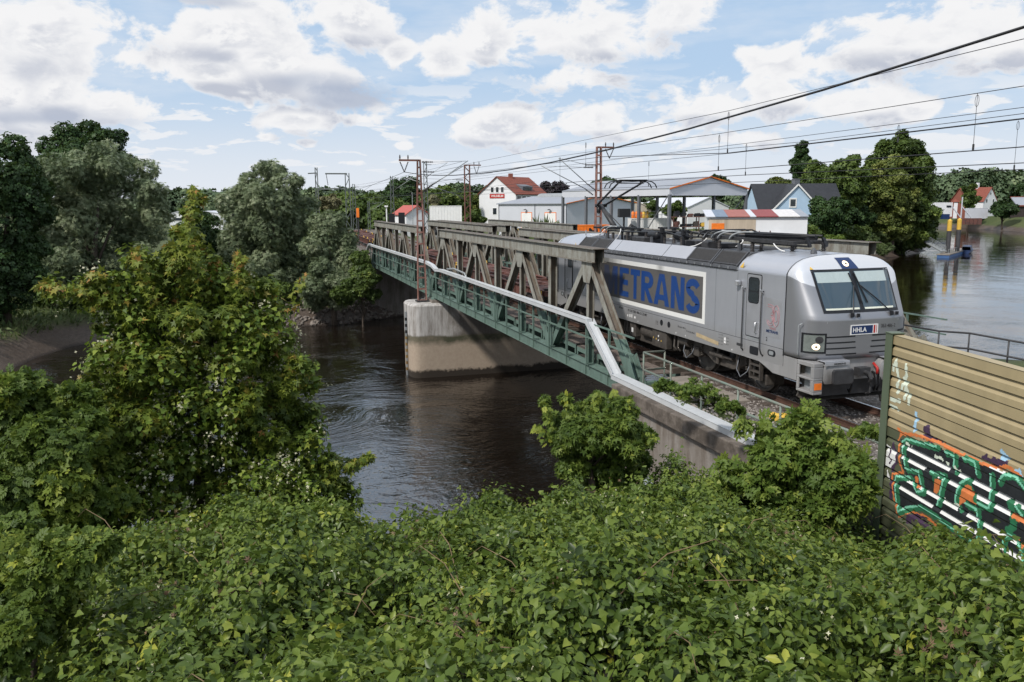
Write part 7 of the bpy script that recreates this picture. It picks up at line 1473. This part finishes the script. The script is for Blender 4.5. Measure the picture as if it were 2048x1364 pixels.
for i in range(130):
    j = rng.integers(len(x)); hgt = rng.uniform(.15, .5); q = P[j].copy(); q[2] = canopy(q[0], q[1]) - .05; ln = rng.normal(size=2) * .25
    for c in range(11):
        t = c / 10; a = c * 2.4; r_ = .06 * (1.1 - t); sp.append((q[0] + ln[0] * t * hgt + r_ * math.cos(a), q[1] + ln[1] * t * hgt + r_ * math.sin(a), q[2] + t * hgt)); sn_.append((math.cos(a) * .6, math.sin(a) * .6, 1.)); sg_.append(.12 * (1.15 - .6 * t)); st2.append(.5 + .45 * t * rng.random())
tag(leaves('young_shoots', sp, sn_, np.array(sg_), np.array(st2), TRIFOL, L['hop'], None, np.array(sn_) * (1, 1, .2)), 'bright young shoots standing up out of the brambles', 'shoots', kind='stuff')
b = MB()                                                          # arching canes
for i in range(320):
    j = rng.integers(len(x)); a = rng.uniform(0, 2 * PI); L_ = rng.uniform(.3, .95); p = Vector(P[j]) - Vector((0, 0, .1)); q = Vector((math.cos(a), math.sin(a), 0)) * L_
    b.tube([p, p + q * .4 + Vector((0, 0, .22)), p + q * .8 + Vector((0, 0, .26)), p + q + Vector((0, 0, .14))], [.005, .004, .003, .0015], 4, False)
tag(b.build('bramble_canes', M['twig'], None), 'thin arching bramble canes above the leaves', 'canes', kind='stuff')
j = rng.integers(len(x), size=150); j = np.repeat(j, 9); Pf = P[j]; Pf[:, 2] = canopy(Pf[:, 0], Pf[:, 1]) + .02; Pf += np.repeat(rng.normal(size=(150, 3)) * .05, 9, 0) + rng.normal(size=Pf.shape) * .045
tag(leaves('bramble_blossom', Pf, rng.normal(size=Pf.shape) + (0, 0, 1), rng.uniform(.018, .035, len(Pf)), rng.random(len(Pf)), STAR, L['blossom']), 'small cream blossoms scattered over the brambles', 'blossom', kind='stuff')
j = rng.integers(len(x), size=46); j = np.repeat(j, 34); Pf = P[j] + rng.normal(size=(len(j), 3)) * (.10, .10, .12) + (0, 0, .12)
tag(leaves('dry_stalks', Pf, rng.normal(size=Pf.shape), rng.uniform(.02, .05, len(Pf)), rng.random(len(Pf)), SPRAY, L['dry']), 'withered brown stalks standing among the brambles', 'stalks', kind='stuff')
b = MB(); gx_ = np.arange(10.5, 25, .25); gy_ = np.arange(-26, -2, .25); xx, yy = np.meshgrid(gx_, gy_, indexing='ij'); zz = canopy(xx, yy) - .58; b.loft([[(xx[i, j], yy[i, j], zz[i, j]) for j in range(len(gy_))] for i in range(len(gx_))])  # near-black sheet standing in for the shade between the leaves
o = b.build('shade_underlay', mat('gap shade', (.010, .010, .006), .95, 0, .4, 6), None, True); tag(o, 'near-black sheet put in as shade under the brambles', 'shade_underlay', kind='stuff')
# ---------------------------------------------------------------- shrubs of the near bank
def shrub(name, label, spec, d, k, size, tm, m, base_v, jit=.4, tr=.05, extra=(), **kw):
    LL = [lob(u, v, r, d + random.uniform(-jit, jit)) for u, v, r in spec]; u0 = sum(q[0] for q in spec) / len(spec); p = W(u0, base_v, d)
    return tree(name, label, 'shrub' if 'tree' not in name else 'tree', (p.x, p.y, p.z), LL, k, size, tm, m, tr, **kw)
SH = ((1195,815,34),(1150,840,36),(1235,840,44),(1110,845,22),(1180,870,52),(1250,885,48),(1130,890,36),(1200,925,56),(1265,930,36),(1290,880,22),(1150,935,36),(1215,975,50),(1090,802,10),(1130,800,12),(1195,795,12),(1250,805,14))
cs = shrub('climber_covered_shrub', 'rounded shrub draped in climbing leaves before the dark water', SH, 12.6, 15000, .072, PALM, L['hop'], 1000, .5, upw=.3, droop=.5)
SH = ((1580,872,28),(1530,910,32),(1615,890,38),(1655,915,40),(1565,920,44),(1595,945,46),(1655,955,44),(1700,945,34),(1510,965,36),(1500,1000,36),(1580,1005,46),(1660,1005,44),(1720,990,34),(1598,838,16),(1622,815,9),(1460,985,26))
eb = shrub('elder_bush', 'bright green elder bush growing up past the railing', SH, 13.4, 4600, .16, PINN, L['elder'], 1050, .5, upw=.4, droop=.2)
SH = ((60,800,60),(120,830,60),(20,860,60),(90,900,80),(170,870,50),(30,960,80),(120,990,80),(200,940,60),(60,1060,80),(10,1100,60),(150,1080,70),(45,770,26),(150,800,30),(10,790,30))
SH = SH + ((190,1010,50),)
shrub('ash_bush', 'light green ash bush at the left edge in front of the water', SH, 12.5, 15000, .13, PINN, L['ash'], 1200, .8, tr=.03, upw=.4, tintv=.5, inner=.35)
# maple overgrown with clematis
MP = ((385,385,10),(395,400,14),(380,430,18),(372,470,24),(385,500,30),(350,540,48),(410,560,40),(270,520,24),(275,560,34),(180,585,28),(110,578,20),(225,600,42),(300,600,60),(380,610,66),(450,620,66),(510,610,50),(480,560,26),(478,520,14),(550,625,34),(520,670,52),(430,690,80),(320,690,80),(250,680,56),(555,690,34),(590,760,40),(540,760,60),(440,780,90),(330,790,90),(250,770,66),(200,760,36),(240,870,70),(330,890,90),(430,880,90),(530,860,80),(600,850,44),(590,930,66),(500,960,90),(400,990,90),(300,990,80),(650,960,44),(640,1010,60),(700,930,14),(735,915,8),(560,1040,70),(450,1080,70),(690,1000,34),(215,1000,60))
MP = tuple((u + a * r * .75, v + c * r * .75, r * .46) for u, v, r in MP if r > 36 for a, c in ((-.7,-.6),(.6,-.75),(.85,.4),(-.85,.5),(0,.1),(.1,-1.0))) + tuple(q for q in MP if q[2] <= 36)
LM = [lob(u, v, r, 13.2 + (0.6 if v < 640 else 0) + random.uniform(-.7, .7)) for u, v, r in MP]; pb = W(400, 1120, 13.9)
mo = tree('maple_tree', 'tall maple overgrown with flowering clematis in the left foreground', 'tree', (pb.x, pb.y, pb.z), LM, 30000, .088, PALM, L['maple'], .14, inner=.4, tintv=.35, droop=.15, upw=.45, pw_=.62, tf=lambda P: .12 * np.clip((P[:, 2] - 1.6) / 3, -1, 1) + .12 * np.sin(P[:, 0] * 3.1) * np.sin(P[:, 2] * 2.7))
LC = [l for l, (u, v, r) in zip(LM, MP) if r > 15 and not (v < 520)]
Pc, Qc, Ic = shell(LC, 14000, .86, .75); Qc /= np.linalg.norm(Qc, axis=1, keepdims=True); pn = np.sin(Pc[:, 0] * 2.3) * np.sin(Pc[:, 1] * 2.9 + 1) * np.sin(Pc[:, 2] * 2.1) > -.1; Pc, Qc = Pc[pn] + Qc[pn] * .06, Qc[pn]
leaves('clematis', Pc, Qc + (0, 0, .5) + rng.normal(size=Pc.shape) * .4, rng.uniform(.05, .095, len(Pc)), rng.random(len(Pc)), HEART, L['clematis'], mo)
fl = rng.choice(len(Pc), 800); fl = fl[(np.sin(Pc[fl, 0] * 1.7 + Pc[fl, 2] * 2.2) > .25) | (np.sin(Pc[fl, 1] * 2.9 + Pc[fl, 2] * 1.1) > .8)]; fl = np.repeat(fl, 12); Pf = Pc[fl] + Qc[fl] * .05 + rng.normal(size=(len(fl), 3)) * .06
leaves('blossom', Pf, rng.normal(size=Pf.shape) + (0, 0, .6), rng.uniform(.03, .06, len(Pf)), rng.random(len(Pf)), STAR, L['blossom'], mo)
for i, (u, v, r, d, lab) in enumerate(((1392, 778, 26, 19.5, 'small bright weed clump growing behind the railing next to the yellow box'), (1330, 770, 14, 20.5, 'small weed clump at the end of the bridge boards'), (1680, 905, 30, 15.2, 'leafy weed clump below the railing beside the noise barrier'), (1455, 810, 14, 18.6, 'tiny green weeds in the stones beside the near rail'), (1735, 860, 14, 16., 'small weed tuft left of the barrier post'))):
    SH = ((u, v, r), (u + r, v + r * .4, r * .8), (u - r, v + r * .5, r * .7), (u + r * 2, v + r * .9, r * .6)); shrub('weed_clump', lab, SH, d, 1100, .08, PINN, L['elder'], v + r * 1.6, .2, tr=0, inner=.1)

SH = ((30,1120,70),(110,1140,60),(10,1200,70),(80,1210,60),(20,1280,60),(170,1100,46),(-30,1160,60))
shrub('ash_bush', 'dark lower branches of a second ash bush in the bottom left corner', SH, 7.0, 9000, .085, PINN, L['ash'], 1330, .5, tr=.02, upw=.4, tintv=.5, inner=.3)
tp, tn, ts, tt = [], [], [], []                                   # long leafy tips of the maple
def tips(parent, name, pls, d, sz0, sz1, tm, m, w0, tb):
    tp, tn, ts, tt = [], [], [], []
    for pl, k in pls:
        for _ in range(k):
            t = rng.random() ** .8 * (len(pl) - 1.001); i = int(t); u = pl[i][0] + (pl[i + 1][0] - pl[i][0]) * (t - i); v = pl[i][1] + (pl[i + 1][1] - pl[i][1]) * (t - i); w_ = w0 * (1.15 - t / (len(pl) - 1))
            p = W(u + rng.normal() * w_ * .6, v + rng.normal() * w_ * .6, d + rng.normal() * .1); tp.append(p[:]); tn.append(rng.normal(size=3) * .5 + (.3, -.3, .7)); ts.append(rng.uniform(sz0, sz1)); tt.append(tb + .25 * t / len(pl) + rng.normal() * .17)
    leaves(name, tp, tn, np.array(ts), np.array(tt), tm, m, parent, np.array(tn) * (1, 1, -.2))
for pl, k in (([(395,600),(376,480),(388,372)], 230), ([(330,620),(285,560),(272,505)], 120), ([(300,640),(190,592),(72,572)], 300), ([(260,620),(205,560),(178,548)], 90), ([(470,620),(482,560),(478,505)], 120), ([(540,680),(590,600),(612,545)], 60), ([(620,930),(690,935),(748,912)], 150), ([(420,560),(352,520),(338,545)], 90), ([(60,860),(70,800),(90,760)], 60)):
    for _ in range(k):
        t = rng.random() ** .8 * (len(pl) - 1.001); i = int(t); u = pl[i][0] + (pl[i + 1][0] - pl[i][0]) * (t - i); v = pl[i][1] + (pl[i + 1][1] - pl[i][1]) * (t - i); w_ = 20 * (1.15 - t / (len(pl) - 1))
        p = W(u + rng.normal() * w_ * .6, v + rng.normal() * w_ * .6, 13.0 + rng.normal() * .1); tp.append(p[:]); tn.append(rng.normal(size=3) * .5 + (.3, -.3, .7)); ts.append(rng.uniform(.055, .105)); tt.append(.55 + .25 * t / len(pl) + rng.normal() * .17)
leaves('leafy_tip', tp, tn, np.array(ts), np.array(tt), PALM, L['maple'], mo, np.array(tn) * (1, 1, -.2))

tips(eb, 'leafy_tip', (([(1570,890),(1592,835),(1625,808)], 70), ([(1520,890),(1490,850),(1485,835)], 40), ([(1640,900),(1672,872),(1700,880)], 50), ([(1540,870),(1530,835)], 35), ([(1470,950),(1450,925),(1440,915)], 40), ([(1700,930),(1735,915)], 40), ([(1600,850),(1650,835)], 30), ([(1460,985),(1410,965)], 40)), 13.2, .12, .24, PINN, L['elder'], 16, .55)
tips(cs, 'leafy_tip', (([(1105,850),(1085,800)], 60), ([(1140,830),(1132,790)], 40), ([(1190,820),(1196,785)], 50), ([(1245,830),(1256,798)], 50), ([(1280,880),(1312,875)], 50), ([(1100,880),(1072,850)], 40), ([(1225,800),(1228,780)], 25)), 12.3, .06, .12, PINN, L['ash'], 12, .6)
